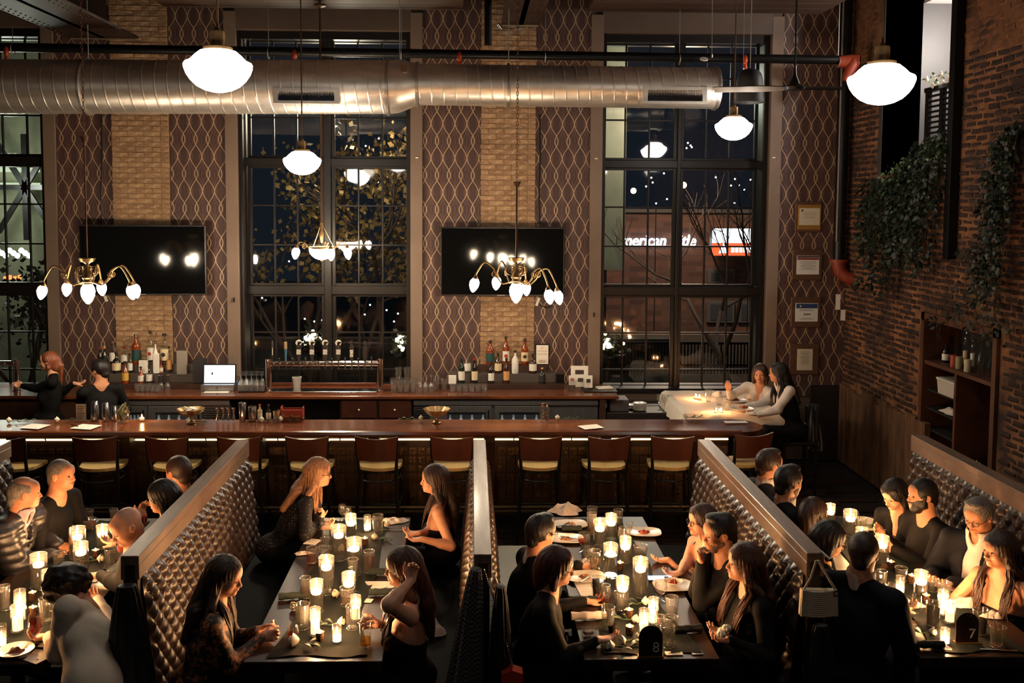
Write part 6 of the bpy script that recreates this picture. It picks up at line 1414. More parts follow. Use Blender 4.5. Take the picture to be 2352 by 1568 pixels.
for px, py, me, rz, lb, f, fl_ in ((1310, 1207, sq, .1, 'squarish white plate at the far left of the third booth', fm3, 'noodle remains on the far left plate of the third booth'), (1300, 1240, sq, -.1, 'squarish white plate before the suited man with glasses', fm3, 'scraps on the plate before the suited man'), (1345, 1328, sq, .1, 'squarish white plate before the red-haired woman', fm3, 'pancake-like food before the red-haired woman'), (1479, 1225, sq, -.1, 'squarish white plate at the far right of the third booth', fm2, 'dark red food on the far right plate of the third booth'), (1546, 1348, sq, .05, 'squarish white plate by the lit phone', None, None), (36, 1498, rd_, 0, 'round plate with dessert at the lower left corner', fm1, 'piece of dessert on the lower left plate'), (2195, 1352, rd_, 0, 'round white plate before the older man', fm1, 'scraps on the plate before the older man'), (2006, 1212, sq, 0, 'white plate at the far end of the right booth', M('greens', S((96, 110, 70)), .6), 'greens on the far plate of the right booth'), (1985, 1200, rd_, 0, 'round white plate at the far end of the right booth', None, None)):
    c = tb(px, py); o = place('dinner_plate', me, c, lb, 'plate'); o.rotation_euler[2] = rz
    if f: cloth_pile('food', c+Vector((0, 0, .006)), .05, .035, .022, f, fl_, 'food', px)
c = tb(1546, 1346)+Vector((0, 0, .018)); place('small_dish', plate_mesh(.062), c, 'round white dish of red food on the plate by the phone', 'dish'); cloth_pile('food', c+Vector((0, 0, .006)), .035, .03, .024, fm2, 'heap of dark red food in the small round dish', 'food', 77, 5)
silver = M('silver', (.75, .74, .72), .2, 1)
def cutlery(px, py, rz, label, kind='knife', z=ZS):
    c = UZ(px, py, z+.004); t = thing(kind, label, kind, c, rz)
    B().tube([(-.10, 0, 0), (-.02, 0, .001), (.0, 0, .0015)], [.005, .004, .003], 6).build('handle', silver, t, world=False, smooth=True)
    if kind == 'knife': B().box((0, -.008, -.001), (.11, .006, .001)).build('blade', silver, t, world=False)
    else:
        b = B().box((0, -.01, -.001), (.03, .01, .001)); [b.box((.03, -.010+k*.006, -.001), (.065, -.007+k*.006, .001)) for k in range(4)]; b.build('tines', silver, t, world=False)
cutlery(2292, 1492, -.12, 'table knife at the near right corner of the right booth'); cutlery(1350, 1326, .9, 'fork on the plate before the red-haired woman', 'fork', ZS+.02); cutlery(1315, 1236, -.5, 'fork on the plate before the suited man with glasses', 'fork', ZS+.02); cutlery(1300, 1206, .3, 'fork on the far left plate of the third booth', 'fork', ZS+.02); cutlery(905, 1217, .0, 'table knife by the white napkin, second booth'); cutlery(41, 1484, 1.3, 'fork on the dessert plate', 'fork', ZS+.02)
t = tag(B().cyl(tb(75, 1489)+Vector((0, 0, .006)), tb(117, 1491)+Vector((0, 0, .006)), .006, n=8).build('pen', black_metal), 'black pen on the far-left table by the plate', 'pen')
# rolled green napkins with cards, white napkins, menus
nap = M('green_napkin', S((30, 40, 36)), .85, var=.3, vscale=20)
def roll(px, py, L, rz, label, mt=nap, r=.022, z=ZS):
    c = tb(px, py); d = Vector((math.cos(rz), math.sin(rz), 0)); pts = [c+d*L*(i/8-.5)+Vector((0, 0, r+.001)) for i in range(9)]
    return tag(B().tube(pts, [r*(1+.12*math.sin(i*2.1+px)) for i in range(9)], 12).build('rolled_napkin', mt, smooth=.9), label, 'napkin')
for a in ((872, 1319, .16, .05, 'rolled dark napkin at the right of the second-booth table'), (672, 1375, .18, .2, 'rolled dark napkin at the left of the second-booth table'), (877, 1366, .17, .1, 'rolled dark napkin before the woman touching her hair'), (1313, 1219, .16, -.05, 'rolled dark napkin between the far plates of the third booth'), (1340, 1384, .18, 0, 'rolled dark napkin before the red-haired woman'), (1576, 1452, .2, .15, 'rolled dark napkin at the right of the third booth'), (2131, 1488, .19, .0, 'rolled dark napkin at the near edge of the right booth')): roll(*a)
roll(1352, 1422, .22, .06, 'rolled white striped napkin at the left of the third booth', linen, .024)
for a in ((833, 1378, .13, .06, -.2, 'small card by the rolled napkin, second booth'), (843, 1320, .10, .05, .1, 'small card behind the rolled napkin, second booth'), (1548, 1500, .10, .045, 0, 'white place card right of the eight sign'), (1600, 1498, .065, .05, .1, 'small square place card at the near right of the third booth'), (2172, 1486, .09, .07, -.2, 'place card at the near edge of the right booth'), (1582, 1445, .13, .03, -.05, 'white slip on the dark napkin, third booth'), (1370, 1385, .07, .05, 0, 'small card at the end of the dark napkin, third booth'), (138, 1399, .14, .09, -.3, 'white card by the leaning diner, far-left table'), (150, 1272, .09, .07, .5, 'white card at the far-left table, rear')):
    px, py, w_, d_, rz, lb = a; c = tb(px, py); t = thing('place_card', lb, 'card', c, rz); B().box((-w_/2, -d_/2, 0), (w_/2, d_/2, .0016)).build('card', paper_w, t, world=False)
    B().box((-w_*.3, -.002, .0016), (w_*.1, .002, .002)).box((-w_*.15, -d_*.25, .0016), (w_*.3, -d_*.25+.003, .002)).build('handwriting', ink, t, world=False)['kind'] = 'stuff'
menu(862, 1343, .26, .12, 0, 'wide white menu card at the right of the second-booth table', ZS); menu(718, 1244, .10, .12, -.3, 'white menu card under the blonde woman, second booth', ZS); menu(762, 1194, .13, .05, .0, 'white card at the far left, second booth', ZS)
menu(100, 1495, .2, .25, -.5, 'white menu card under the pen, far-left table', ZS); menu(200, 1330, .16, .1, 0, 'white menu card under the leaning diner', ZS); menu(1345, 1350, .12, .3, .1, 'white menu card at the left edge of the third booth', ZS)
for a in (((905, 1197), .11, .07, .028, 'white napkin folded at the far right, second booth', 1), ((1300, 1176), .13, .09, .07, 'white striped napkin heaped at the far left of the third booth', 2), ((2055, 1390), .17, .09, .045, 'white napkin crumpled at the left of the right booth', 3), ((2232, 1385), .16, .08, .035, 'white striped napkin at the right of the right booth', 4), ((2290, 1415), .10, .05, .035, 'white napkin bunched by the woman\'s wrist, right booth', 5), ((2029, 1264), .06, .05, .05, 'small white napkin ball in the middle of the right booth', 6), ((1345, 1290), .06, .05, .02, 'small white napkin before the suited man', 7), ((697, 1272), .07, .03, .02, 'white napkin at the left edge, second booth', 8)):
    c = tb(*a[0]); cloth_pile('napkin', c, a[1], a[2], a[3], linen, a[4], 'napkin', a[5])
cloth_pile('napkin', Vector((UZ(1655, 1268, .47).x, 6.9, .465)), .14, .12, .10, linen, 'white napkin on the bench behind the third booth', 'napkin', 12); cloth_pile('napkin', Vector((-.30, 6.3, .465)), .12, .12, .09, linen, 'white napkin on the bench behind the woman touching her hair', 'napkin', 13)
for px, py, a, L, lb in ((890, 1210, .4, .0, 'white rose by the folded napkin, second booth'), (861, 1239, 0, .1, 'white rose at the right, rear, second booth'), (783, 1266, 2.8, .1, 'white rose inside the ring of vases, second booth'), (772, 1371, .5, .12, 'white rose in the middle of the second-booth table'), (677, 1482, 0, .12, 'large white rose at the near left, second booth'), (783, 1436, PI, .14, 'white rose by the low tealight, second booth'), (676, 1400, 1, .0, 'white rose under the large water glass, second booth'), (230, 1290, PI, .14, 'white rose on the far-left table'), (1404, 1491, .1, .24, 'white rose at the near left of the third booth'), (1430, 1479, .4, .18, 'ragged white rose behind the near one, third booth'), (1481, 1388, PI, .1, 'white rose at the foot of the tallest vase, third booth'), (1458, 1430, 2.6, .16, 'white rose between votives, third booth'), (2033, 1356, .1, .0, 'white rose beside the stemless glass, right booth'), (2080, 1405, .4, .0, 'white rose by the napkin, right booth'), (2141, 1460, 2.6, .12, 'white rose left of the seven sign')):
    rose(tb(px, py), a, lb, 1.0 if px != 677 else 1.3, L, 3 if L else 0, 'white roses on the tables')
# table numbers
tn = M('table_number_board', S((40, 24, 19)), .35)
for px, py, txt, lb in ((1494, 1508, '8', 'arched dark table sign numbered eight'), (2220, 1476, '7', 'arched dark table sign numbered seven')):
    c = tb(px, py); t = thing('table_sign', lb, 'sign', c); w_ = .068; h_ = .185
    poly = [(c.x-w_, c.z+.008), (c.x+w_, c.z+.008), (c.x+w_, c.z+h_-w_)]+[(c.x+w_*math.cos(a), c.z+h_-w_+w_*math.sin(a)) for a in [k*PI/14 for k in range(1, 14)]]+[(c.x-w_, c.z+h_-w_)]
    B().prism(poly, c.y-.003, c.y+.003).build('arched_panel', tn, t); B().box((c.x-w_*1.1, c.y-.02, c.z), (c.x+w_*1.1, c.y+.02, c.z+.01), .003).build('brass_foot', M('bright_brass', S((216, 160, 80)), .2, 1), t)
    text(txt, .085, M('number_white', S((230, 222, 210)), .5), t, (c.x+w_*.45, c.y-.004, c.z+.055)); a0 = 'TABLE'
    for k, ch in enumerate(a0):
        an = PI*.75-k*PI*.125; text(ch, .018, M('faint_number', S((110, 80, 64)), .6), t, (c.x+w_*.78*math.cos(an), c.y-.004, c.z+h_-w_+w_*.78*math.sin(an)), rot=(PI/2, -(an-PI/2), 0))
# phone, takeaway box, cup
c = tb(1516, 1329); t = thing('smartphone', 'lit smartphone lying in the third booth', 'phone', c, 0.02); B().box((-.09, -.042, 0), (.09, .042, .008), .003).build('body', black_metal, t, world=False); B().box((-.085, -.038, .008), (.085, .038, .0086)).build('screen', emis('phone_screen', (.45, .62, 1), 1.3), t, world=False); B().box((.03, -.02, .0086), (.06, .02, .009)).build('screen_icon', ink, t, world=False)
c = tb(1351, 1457); t = thing('takeaway_box', 'clear plastic takeaway box at the left of the third booth', 'box', c); B().box((c.x-.045, c.y-.045, c.z), (c.x+.045, c.y+.045, c.z+.035), .004).build('clear_shell', gl, t); B().obox(c+Vector((0, 0, .015)), (.06, .04, .02), (0, 0, .3), .006).build('contents', M('chocolate', S((44, 26, 20)), .5), t)
c = tb(1406, 1452); tag(B().lathe([(0, 0), (.02, 0), (.028, .05), (.031, .052), (.026, .048), (0, .03)], 20, c, cap=False).build('sauce_cup', M('cup_dark', S((40, 30, 26)), .3), smooth=.7), 'small dark sauce cup behind the red-haired woman\'s fingers', 'cup')
# coats, bags ---------------------------------------------------------------
def coat(xc, y, z0, z1, w0, w1, mt, label, name='hanging_coat', seed=0, depth=.10, skew=0):
    r = random.Random(seed); ph = [r.uniform(0, 6) for _ in range(5)]
    def fn(u, v):
        a = 2*PI*u; ww = (w0+(w1-w0)*v**.7)/2; dd = depth*(.5+.7*v); f = 1+.12*math.sin(7*a+ph[0]+2*v)*v+.06*math.sin(13*a+ph[1])
        return (xc+skew*v+ww*f*math.cos(a), y+dd*f*math.sin(a)*.8, z1+(z0-z1)*v+.02*math.sin(3*a+ph[2])*v)
    b = B().grid(fn, 56, 30, True); n = len(b.v); b.add([(xc, y, z1+.01)], []); b.f += [(i, (i+1) % 56, n) for i in range(56)]; b.m += [0]*56
    return tag(b.build(name, mt, smooth=True), label, 'coat')
def check_mat():
    m, nt, b = newmat('houndstooth_wool'); n = N(nt); c = n.n('ShaderNodeTexChecker'); n.link(n.pos(), c.inputs[0]); c.inputs['Scale'].default_value = 75; c.inputs[1].default_value = (*S((104, 100, 98)), 1); c.inputs[2].default_value = (*S((26, 26, 28)), 1); n.link(c.outputs[0], b.inputs[0]); b.inputs['Roughness'].default_value = .9; return m
coat(XP[2]-.04, YN-.09, .30, 1.30, .06, .24, check_mat(), 'houndstooth coat hanging on the end of the middle partition', seed=3, skew=-.10)
coat(XP[2]+.10, YN-.09, .25, 1.20, .05, .20, M('black_cloth', S((16, 14, 14)), .6), 'black coat hanging on the end of the middle partition', seed=8)
coat(XP[1]+.02, YN-.10, .2, 1.22, .10, .36, M('black_leather', S((15, 14, 13)), .5), 'black leather jacket on the end of the left partition', seed=5, skew=.02)
coat(XP[3]+.02, YN-.06, .35, .95, .08, .24, M('black_cloth', S((16, 14, 14)), .6), 'black coat under the white handbag', seed=9, depth=.06)
c = U(1881, 1385, YN-.15); t = thing('handbag', 'cream ribbed handbag hanging on the end of the right partition', 'handbag', c); cream = M('cream_leather', S((206, 190, 160)), .5)
for i in range(13):
    z = c.z+.075-i*.0115; wv = .098+.010*i/12; B().tube([(c.x-wv, c.y, z), (c.x-wv*.5, c.y-.022, z-.002), (c.x, c.y-.027, z-.002), (c.x+wv*.5, c.y-.022, z), (c.x+wv, c.y, z)], .0068, 8).build('rib', cream, t, smooth=True)
B().prism([(c.x-.10, c.z+.08), (c.x+.10, c.z+.075), (c.x+.105, c.z-.07), (c.x-.105, c.z-.07)], c.y-.015, c.y+.03).build('bag_body', cream, t)
B().tube([(c.x-.085, c.y, c.z+.085), (c.x-.05, c.y, c.z+.15), (c.x-.012, c.y+.03, c.z+.235), (c.x+.0, c.y+.03, c.z+.235), (c.x+.04, c.y, c.z+.16), (c.x+.09, c.y, c.z+.08)], .007, 8).build('handle', cream, t, smooth=True)
B().tube([(c.x+.09+.015*math.cos(a), c.y-.02, c.z+.065+.015*math.sin(a)) for a in [i*2*PI/12 for i in range(13)]], .003, 6).build('ring', black_metal, t, smooth=True)
tag(B().cyl((XP[3]+.035, YN+.004, c.z+.24), (XP[3]+.035, YN-.14, c.z+.245), .008, n=8).build('bag_hook', black_metal), 'dark hook holding the cream handbag', 'hook')
p0, p1, p2 = U(1112, 1308, YN-.05), U(1148, 1420, YN-.12), U(1180, 1540, YN-.16)
t = thing('shoulder_bag', 'orange-red bag hanging by a thin chain from the middle partition', 'bag', p2); cb = B(); n_ = 44
for i in range(n_):
    q = p0.lerp(p1, i/(n_/2)) if i < n_/2 else p1.lerp(p2, (i-n_/2)/(n_/2)); cb.ball(q, (.004, .003, .008), 6, 4)
cb.build('chain', silver, t, smooth=True); B().prism([(p2.x-.07, p2.z), (p2.x-.01, p2.z+.02), (p2.x+.05, p2.z), (p2.x+.06, p2.z-.16), (p2.x-.08, p2.z-.16)], p2.y-.04, p2.y+.04).build('bag_body', M('orange_leather', S((190, 62, 28)), .4), t)
# ---------------------------------------------------------------- people: signed-distance bodies meshed as one continuous surface
try:
    import openvdb
except Exception:
    openvdb = None
class SDF:
    def __init__(s, lo, hi, h):
        s.lo = np.array(lo, float); s.h = h; s.n = np.maximum(4, np.ceil((np.array(hi)-s.lo)/h).astype(int)); s.f = np.full(s.n, .25, np.float32)
    def _box(s, lo, hi):
        a = np.clip(np.floor((np.array(lo)-s.lo)/s.h).astype(int), 0, s.n); b = np.clip(np.ceil((np.array(hi)-s.lo)/s.h).astype(int)+1, 0, s.n)
        if (b <= a).any(): return None
        ax = [(s.lo[i]+np.arange(a[i], b[i])*s.h).astype(np.float32) for i in range(3)]
        return tuple(slice(a[i], b[i]) for i in range(3)), ax[0][:, None, None], ax[1][None, :, None], ax[2][None, None, :]
    def _put(s, sl, d, k, op):
        f = s.f[sl]
        if op == 'sub': f2 = np.maximum(f, -d) if k <= 0 else -s._smin(-f, d, k)
        elif k <= 0: f2 = np.minimum(f, d)
        else: f2 = s._smin(f, d, k)
        s.f[sl] = f2
    @staticmethod
    def _smin(a, b, k):
        h = np.maximum(k-np.abs(a-b), 0)/k; return np.minimum(a, b)-h*h*k*.25
    def cap(s, a, b, ra, rb=None, k=.02, op='add'):
        rb = ra if rb is None else rb; a = np.array(a, float); b = np.array(b, float); m = max(ra, rb)+k+2*s.h
        q = s._box(np.minimum(a, b)-m, np.maximum(a, b)+m)
        if q is None: return s
        sl, X, Y, Z = q; d = b-a; L2 = max(float(d@d), 1e-9)
        t = np.clip(((X-a[0])*d[0]+(Y-a[1])*d[1]+(Z-a[2])*d[2])/L2, 0, 1)
        D = np.sqrt((X-a[0]-t*d[0])**2+(Y-a[1]-t*d[1])**2+(Z-a[2]-t*d[2])**2)-(ra+(rb-ra)*t)
        s._put(sl, D.astype(np.float32), k, op); return s
    def ell(s, c, r, Rm=None, k=.02, op='add'):
        c = np.array(c, float); r = np.array(r, float); m = r.max()+k+2*s.h; q = s._box(c-m, c+m)
        if q is None: return s
        sl, X, Y, Z = q; X = X-c[0]; Y = Y-c[1]; Z = Z-c[2]
        if Rm is not None:
            A = np.array(Rm); X, Y, Z = (A[0, i]*X+A[1, i]*Y+A[2, i]*Z for i in range(3))
        k0 = np.sqrt((X/r[0])**2+(Y/r[1])**2+(Z/r[2])**2); k1 = np.sqrt((X/r[0]**2)**2+(Y/r[1]**2)**2+(Z/r[2]**2)**2)+1e-6
        s._put(sl, (k0*(k0-1)/k1).astype(np.float32), k, op); return s
    def plane(s, p, n):
        """keep only the side the normal points away from"""
        X, Y, Z = s.grid(); d = (X-p[0])*n[0]+(Y-p[1])*n[1]+(Z-p[2])*n[2]; s.f = np.maximum(s.f, d.astype(np.float32)); return s
    def grid(s):
        ax = [(s.lo[i]+np.arange(s.n[i])*s.h).astype(np.float32) for i in range(3)]; return ax[0][:, None, None], ax[1][None, :, None], ax[2][None, None, :]
    def ripple(s, amp, fr, seed=0):
        r = np.random.default_rng(seed); X, Y, Z = s.grid(); w = 0
        for i in range(4):
            d = r.normal(size=3); d /= np.linalg.norm(d); ff = fr*(.6+.5*i); w = w+np.sin((d[0]*X+d[1]*Y+d[2]*Z)*ff+r.uniform(0, 6)+1.5*np.sin(Z*fr*.4+i))/(1+.5*i)
        s.f = s.f+(amp*w*.5).astype(np.float32); return s
    def mesh(s, name, mat, parent, ad=.004, off=None):
        f = np.clip(s.f, -3*s.h, 3*s.h)/s.h; f[0] = f[-1] = 3; f[:, 0] = f[:, -1] = 3; f[:, :, 0] = f[:, :, -1] = 3
        if openvdb is not None:
            G_ = openvdb.FloatGrid(3.0); G_.copyFromArray(np.ascontiguousarray(f)); G_.gridClass = openvdb.GridClass.LEVEL_SET
            P_, T_, Q_ = G_.convertToPolygons(isovalue=0, adaptivity=ad); faces = [tuple(int(i) for i in t[::-1]) for t in T_]+[tuple(int(i) for i in t[::-1]) for t in Q_]
        else: P_, faces = surfnets(f)
        V = P_*s.h+s.lo; o_ = np.array(ORG[parent.name]); me = bpy.data.meshes.new(name); me.from_pydata((V-o_).tolist(), [], faces); me.validate(); me.materials.append(mat)
        me.shade_smooth(); o = link(name, me, parent); ORG[o.name] = ORG[parent.name]
        bm = bmesh.new(); bm.from_mesh(me); seen = set(); comps = []
        for v in bm.verts:
            if v.index in seen: continue
            st = [v]; seen.add(v.index); comp = []
            while st:
                q = st.pop(); comp.append(q)
                for e in q.link_edges:
                    w_ = e.other_vert(q)
                    if w_.index not in seen: seen.add(w_.index); st.append(w_)
            comps.append(comp)
        if len(comps) > 1:
            comps.sort(key=len); dead = [v for c in comps[:-1] if len(c) < (1e9 if name == 'body' else 60) for v in c]
            bmesh.ops.delete(bm, geom=dead, context='VERTS')
        bm.to_mesh(me); bm.free(); return o
def surfnets(f):
    n = f.shape; S_ = f < 0; idx = -np.ones(tuple(k-1 for k in n), int); c = [S_[i:n[0]-1+i, j:n[1]-1+j, k:n[2]-1+k] for i in (0, 1) for j in (0, 1) for k in (0, 1)]
    sm = sum(x.astype(int) for x in c); act = np.argwhere((sm > 0) & (sm < 8)); idx[tuple(act.T)] = np.arange(len(act)); acc = np.zeros((len(act), 3)); cnt = np.zeros(len(act))
    O = [(i, j, k) for i in (0, 1) for j in (0, 1) for k in (0, 1)]
    for a in range(8):
        for b in range(a+1, 8):
            if sum(abs(O[a][q]-O[b][q]) for q in range(3)) != 1: continue
            A = act+O[a]; Bq = act+O[b]; fa = f[tuple(A.T)]; fb = f[tuple(Bq.T)]; m = (fa < 0) != (fb < 0); t = np.where(m, fa/(fa-fb+1e-12), 0)[:, None]; acc += np.where(m[:, None], A+(Bq-A)*t, 0); cnt += m
    V = acc/cnt[:, None]; F = []
    for ax in range(3):
        e = np.zeros(3, int); e[ax] = 1; u, v = [q for q in range(3) if q != ax]; eu = np.zeros(3, int); eu[u] = 1; ev = np.zeros(3, int); ev[v] = 1
        sl0 = [slice(1, -1)]*3; A = S_[1:-1, 1:-1, 1:-1]; sh = [slice(1, -1)]*3; sh[ax] = slice(2, None); Bq = S_[tuple(sh)]; E = np.argwhere(A != Bq)+1
        E = E[(E < np.array(n)-1-e).all(1)]
        q = [idx[tuple((E-o).T)] for o in (0*eu, eu, eu+ev, ev)]; fl = S_[tuple(E.T)] ^ (ax == 1)
        for i in range(len(E)):
            r = (q[0][i], q[1][i], q[2][i], q[3][i]); F.append(tuple(int(x) for x in (r if fl[i] else r[::-1])))
    return V, F
def skin_mat(name, c):
    if name in MATS: return MATS[name]
    m, nt, b = newmat(name); n = N(nt); f = n.noise(n.pos(), 25, 3); col = n.mix(n.ramp(f, .3, .7), c, tuple(x*y for x, y in zip(c, (.9, .8, .76)))); n.link(col, b.inputs[0]); b.inputs['Roughness'].default_value = .48; b.inputs['Specular IOR Level'].default_value = .4
    b.inputs['Subsurface Weight'].default_value = .12; b.inputs['Subsurface Radius'].default_value = (.012, .005, .003); MATS[name] = m; return m
SKIN = {'fair': skin_mat('skin_fair', S((226, 172, 140))), 'mid': skin_mat('skin_mid', S((206, 148, 112))), 'tan': skin_mat('skin_tan', S((182, 122, 88)))}
def hair_mat(name, c1, c2, rough=.5):
    if name in MATS: return MATS[name]
    m, nt, b = newmat(name); n = N(nt); f = n.noise(n.map(n.pos(), (1, 1, .12)), 150, 2); n.link(n.mix(n.ramp(f, .3, .7), c1, c2), b.inputs[0]); b.inputs['Roughness'].default_value = rough; n.link(n.bump(f, .5, .004), b.inputs['Normal']); MATS[name] = m; return m
HAIR = {'black': hair_mat('hair_black', S((12, 9, 8)), S((24, 17, 15))), 'brown': hair_mat('hair_brown', S((38, 24, 18)), S((66, 42, 30))), 'auburn': hair_mat('hair_auburn', S((52, 29, 20)), S((88, 50, 32))), 'copper': hair_mat('hair_copper', S((96, 48, 28)), S((140, 76, 44))), 'red': hair_mat('hair_red', S((48, 20, 15)), S((86, 34, 22))), 'blonde': hair_mat('hair_blonde', S((124, 84, 60)), S((180, 134, 100))), 'grey': hair_mat('hair_grey', S((80, 72, 66)), S((150, 140, 130))), 'stub': hair_mat('hair_stubble', S((96, 74, 62)), S((124, 96, 80)), .6)}
def cloth(name, c, **k): return M('cloth_'+name, c, k.pop('rough', .8), **k)
CL = {'black': cloth('black', S((13, 12, 12)), var=.2, vscale=20, spec=.2), 'navy': cloth('navy', S((18, 20, 27)), var=.2, vscale=20, spec=.2), 'charcoal': cloth('charcoal', S((30, 28, 29)), var=.2, vscale=20), 'white': cloth('white', S((216, 206, 196))), 'cream': cloth('cream', S((222, 206, 184)), var=.08, vscale=5), 'lilac': cloth('lilac', S((178, 166, 178))), 'red': cloth('red', S((150, 44, 26)), col2=S((60, 20, 16)), vscale=25), 'puffer': M('cloth_puffer', S((30, 30, 34)), .4), 'brown': cloth('brown', S((74, 40, 30)), var=.3, vscale=20)}
def floral():
    m, nt, b = newmat('cloth_floral'); n = N(nt); v = n.pos(); f1 = n.noise(v, 17, 5, .7); f2 = n.noise(v, 60, 3, .6); msk = n.m('MULTIPLY', n.ramp(f1, .50, .56), n.ramp(f2, .38, .56))
    n.link(n.mix(msk, S((18, 14, 14)), n.mix(n.ramp(f2, .45, .65), S((214, 136, 70)), S((150, 82, 42)))), b.inputs[0]); b.inputs['Roughness'].default_value = .6; return m
def sequin():
    m, nt, b = newmat('cloth_sequin'); n = N(nt); vo = n.n('ShaderNodeTexVoronoi'); n.link(n.map(n.pos(), (1, 1, 1)), vo.inputs['Vector']); vo.inputs['Scale'].default_value = 46; vo.inputs['Randomness'].default_value = .25
    d = n.m('SUBTRACT', 1, n.ramp(vo.outputs['Distance'], .16, .24)); n.link(n.mix(d, S((16, 14, 15)), S((200, 170, 150))), b.inputs[0]); n.link(n.m('SUBTRACT', .7, n.m('MULTIPLY', d, .45)), b.inputs['Roughness']); n.link(n.m('MULTIPLY', d, .9), b.inputs['Metallic']); return m
def splash():
    m, nt, b = newmat('cloth_sunset'); n = N(nt); f = n.noise(n.map(n.pos(), (1, 1, 3)), 9, 3); n.link(n.mix(n.ramp(f, .48, .6), S((36, 36, 62)), S((190, 84, 40))), b.inputs[0]); b.inputs['Roughness'].default_value = .4; return m
CL['floral'] = floral(); CL['sequin'] = sequin(); CL['sunset'] = splash()
eye_w = M('eye_white', S((215, 200, 190)), .2); eye_d = M('eye_iris', S((34, 22, 16)), .15); lip_f = M('lip_rose', S((168, 76, 66)), .4); lip_m = M('lip_natural', S((172, 104, 86)), .5); frame_m = M('spectacle_frame', (.012, .01, .01), .25, .2)
lens_m = glass('spectacle_lens', (.96, .96, .95), .06, .5); gold_f = M('spectacle_gold', S((176, 140, 90)), .25, .9)
def fingers(F, W, d, n, s, curl, sc=1.0, spread=.10, thumb=.5):
    """palm, four jointed fingers, side thumb; d = finger direction, n = palm normal, s = towards the thumb"""
    d = d.normalized(); n = (n-d*n.dot(d)).normalized(); s = (s-d*s.dot(d)-n*s.dot(n)).normalized()
    kn = []
    for i, (o, L) in enumerate(((.030, .080), (.010, .086), (-.010, .082), (-.028, .074))):
        b = W+d*L*sc+s*o*sc; kn.append(b); F.cap(W+s*o*.6*sc+d*.006, b, .0155*sc, .0125*sc, .010)
    for i, (b, L) in enumerate(zip(kn, (.070, .078, .072, .056))):
        a = curl*(1+.08*i); dd = (d+s*(spread*(1.3-i)*.55)).normalized(); p = b; r = .0098*sc if i < 3 else .0085*sc
        for j, fr in enumerate((.46, .30, .24)):
            a2 = a*(.75, 1.0, .8)[j]; ax = dd.cross(n).normalized(); dd = (Matrix.Rotation(-a2, 3, ax) @ dd).normalized(); n2 = n
            if dd.dot(n) < -.999: break
            q = p+dd*L*fr*sc; F.cap(p, q, r, r*.92, .003); p = q; r *= .93
            n = n2
    t0 = W+s*.020*sc+d*.018*sc; t1 = W+s*.046*sc+d*.048*sc+n*.012*sc; t2 = t1+(d*.9+s*.35*(1-thumb)+n*.35*thumb).normalized()*.034*sc; t3 = t2+(d*.95-s*.25*thumb+n*.4*thumb).normalized()*.026*sc
    F.cap(t0, t1, .0155*sc, .0120*sc, .010); F.cap(t1, t2, .0110*sc, .0098*sc, .003); F.cap(t2, t3, .0098*sc, .0085*sc, .003)
HS = 1.0
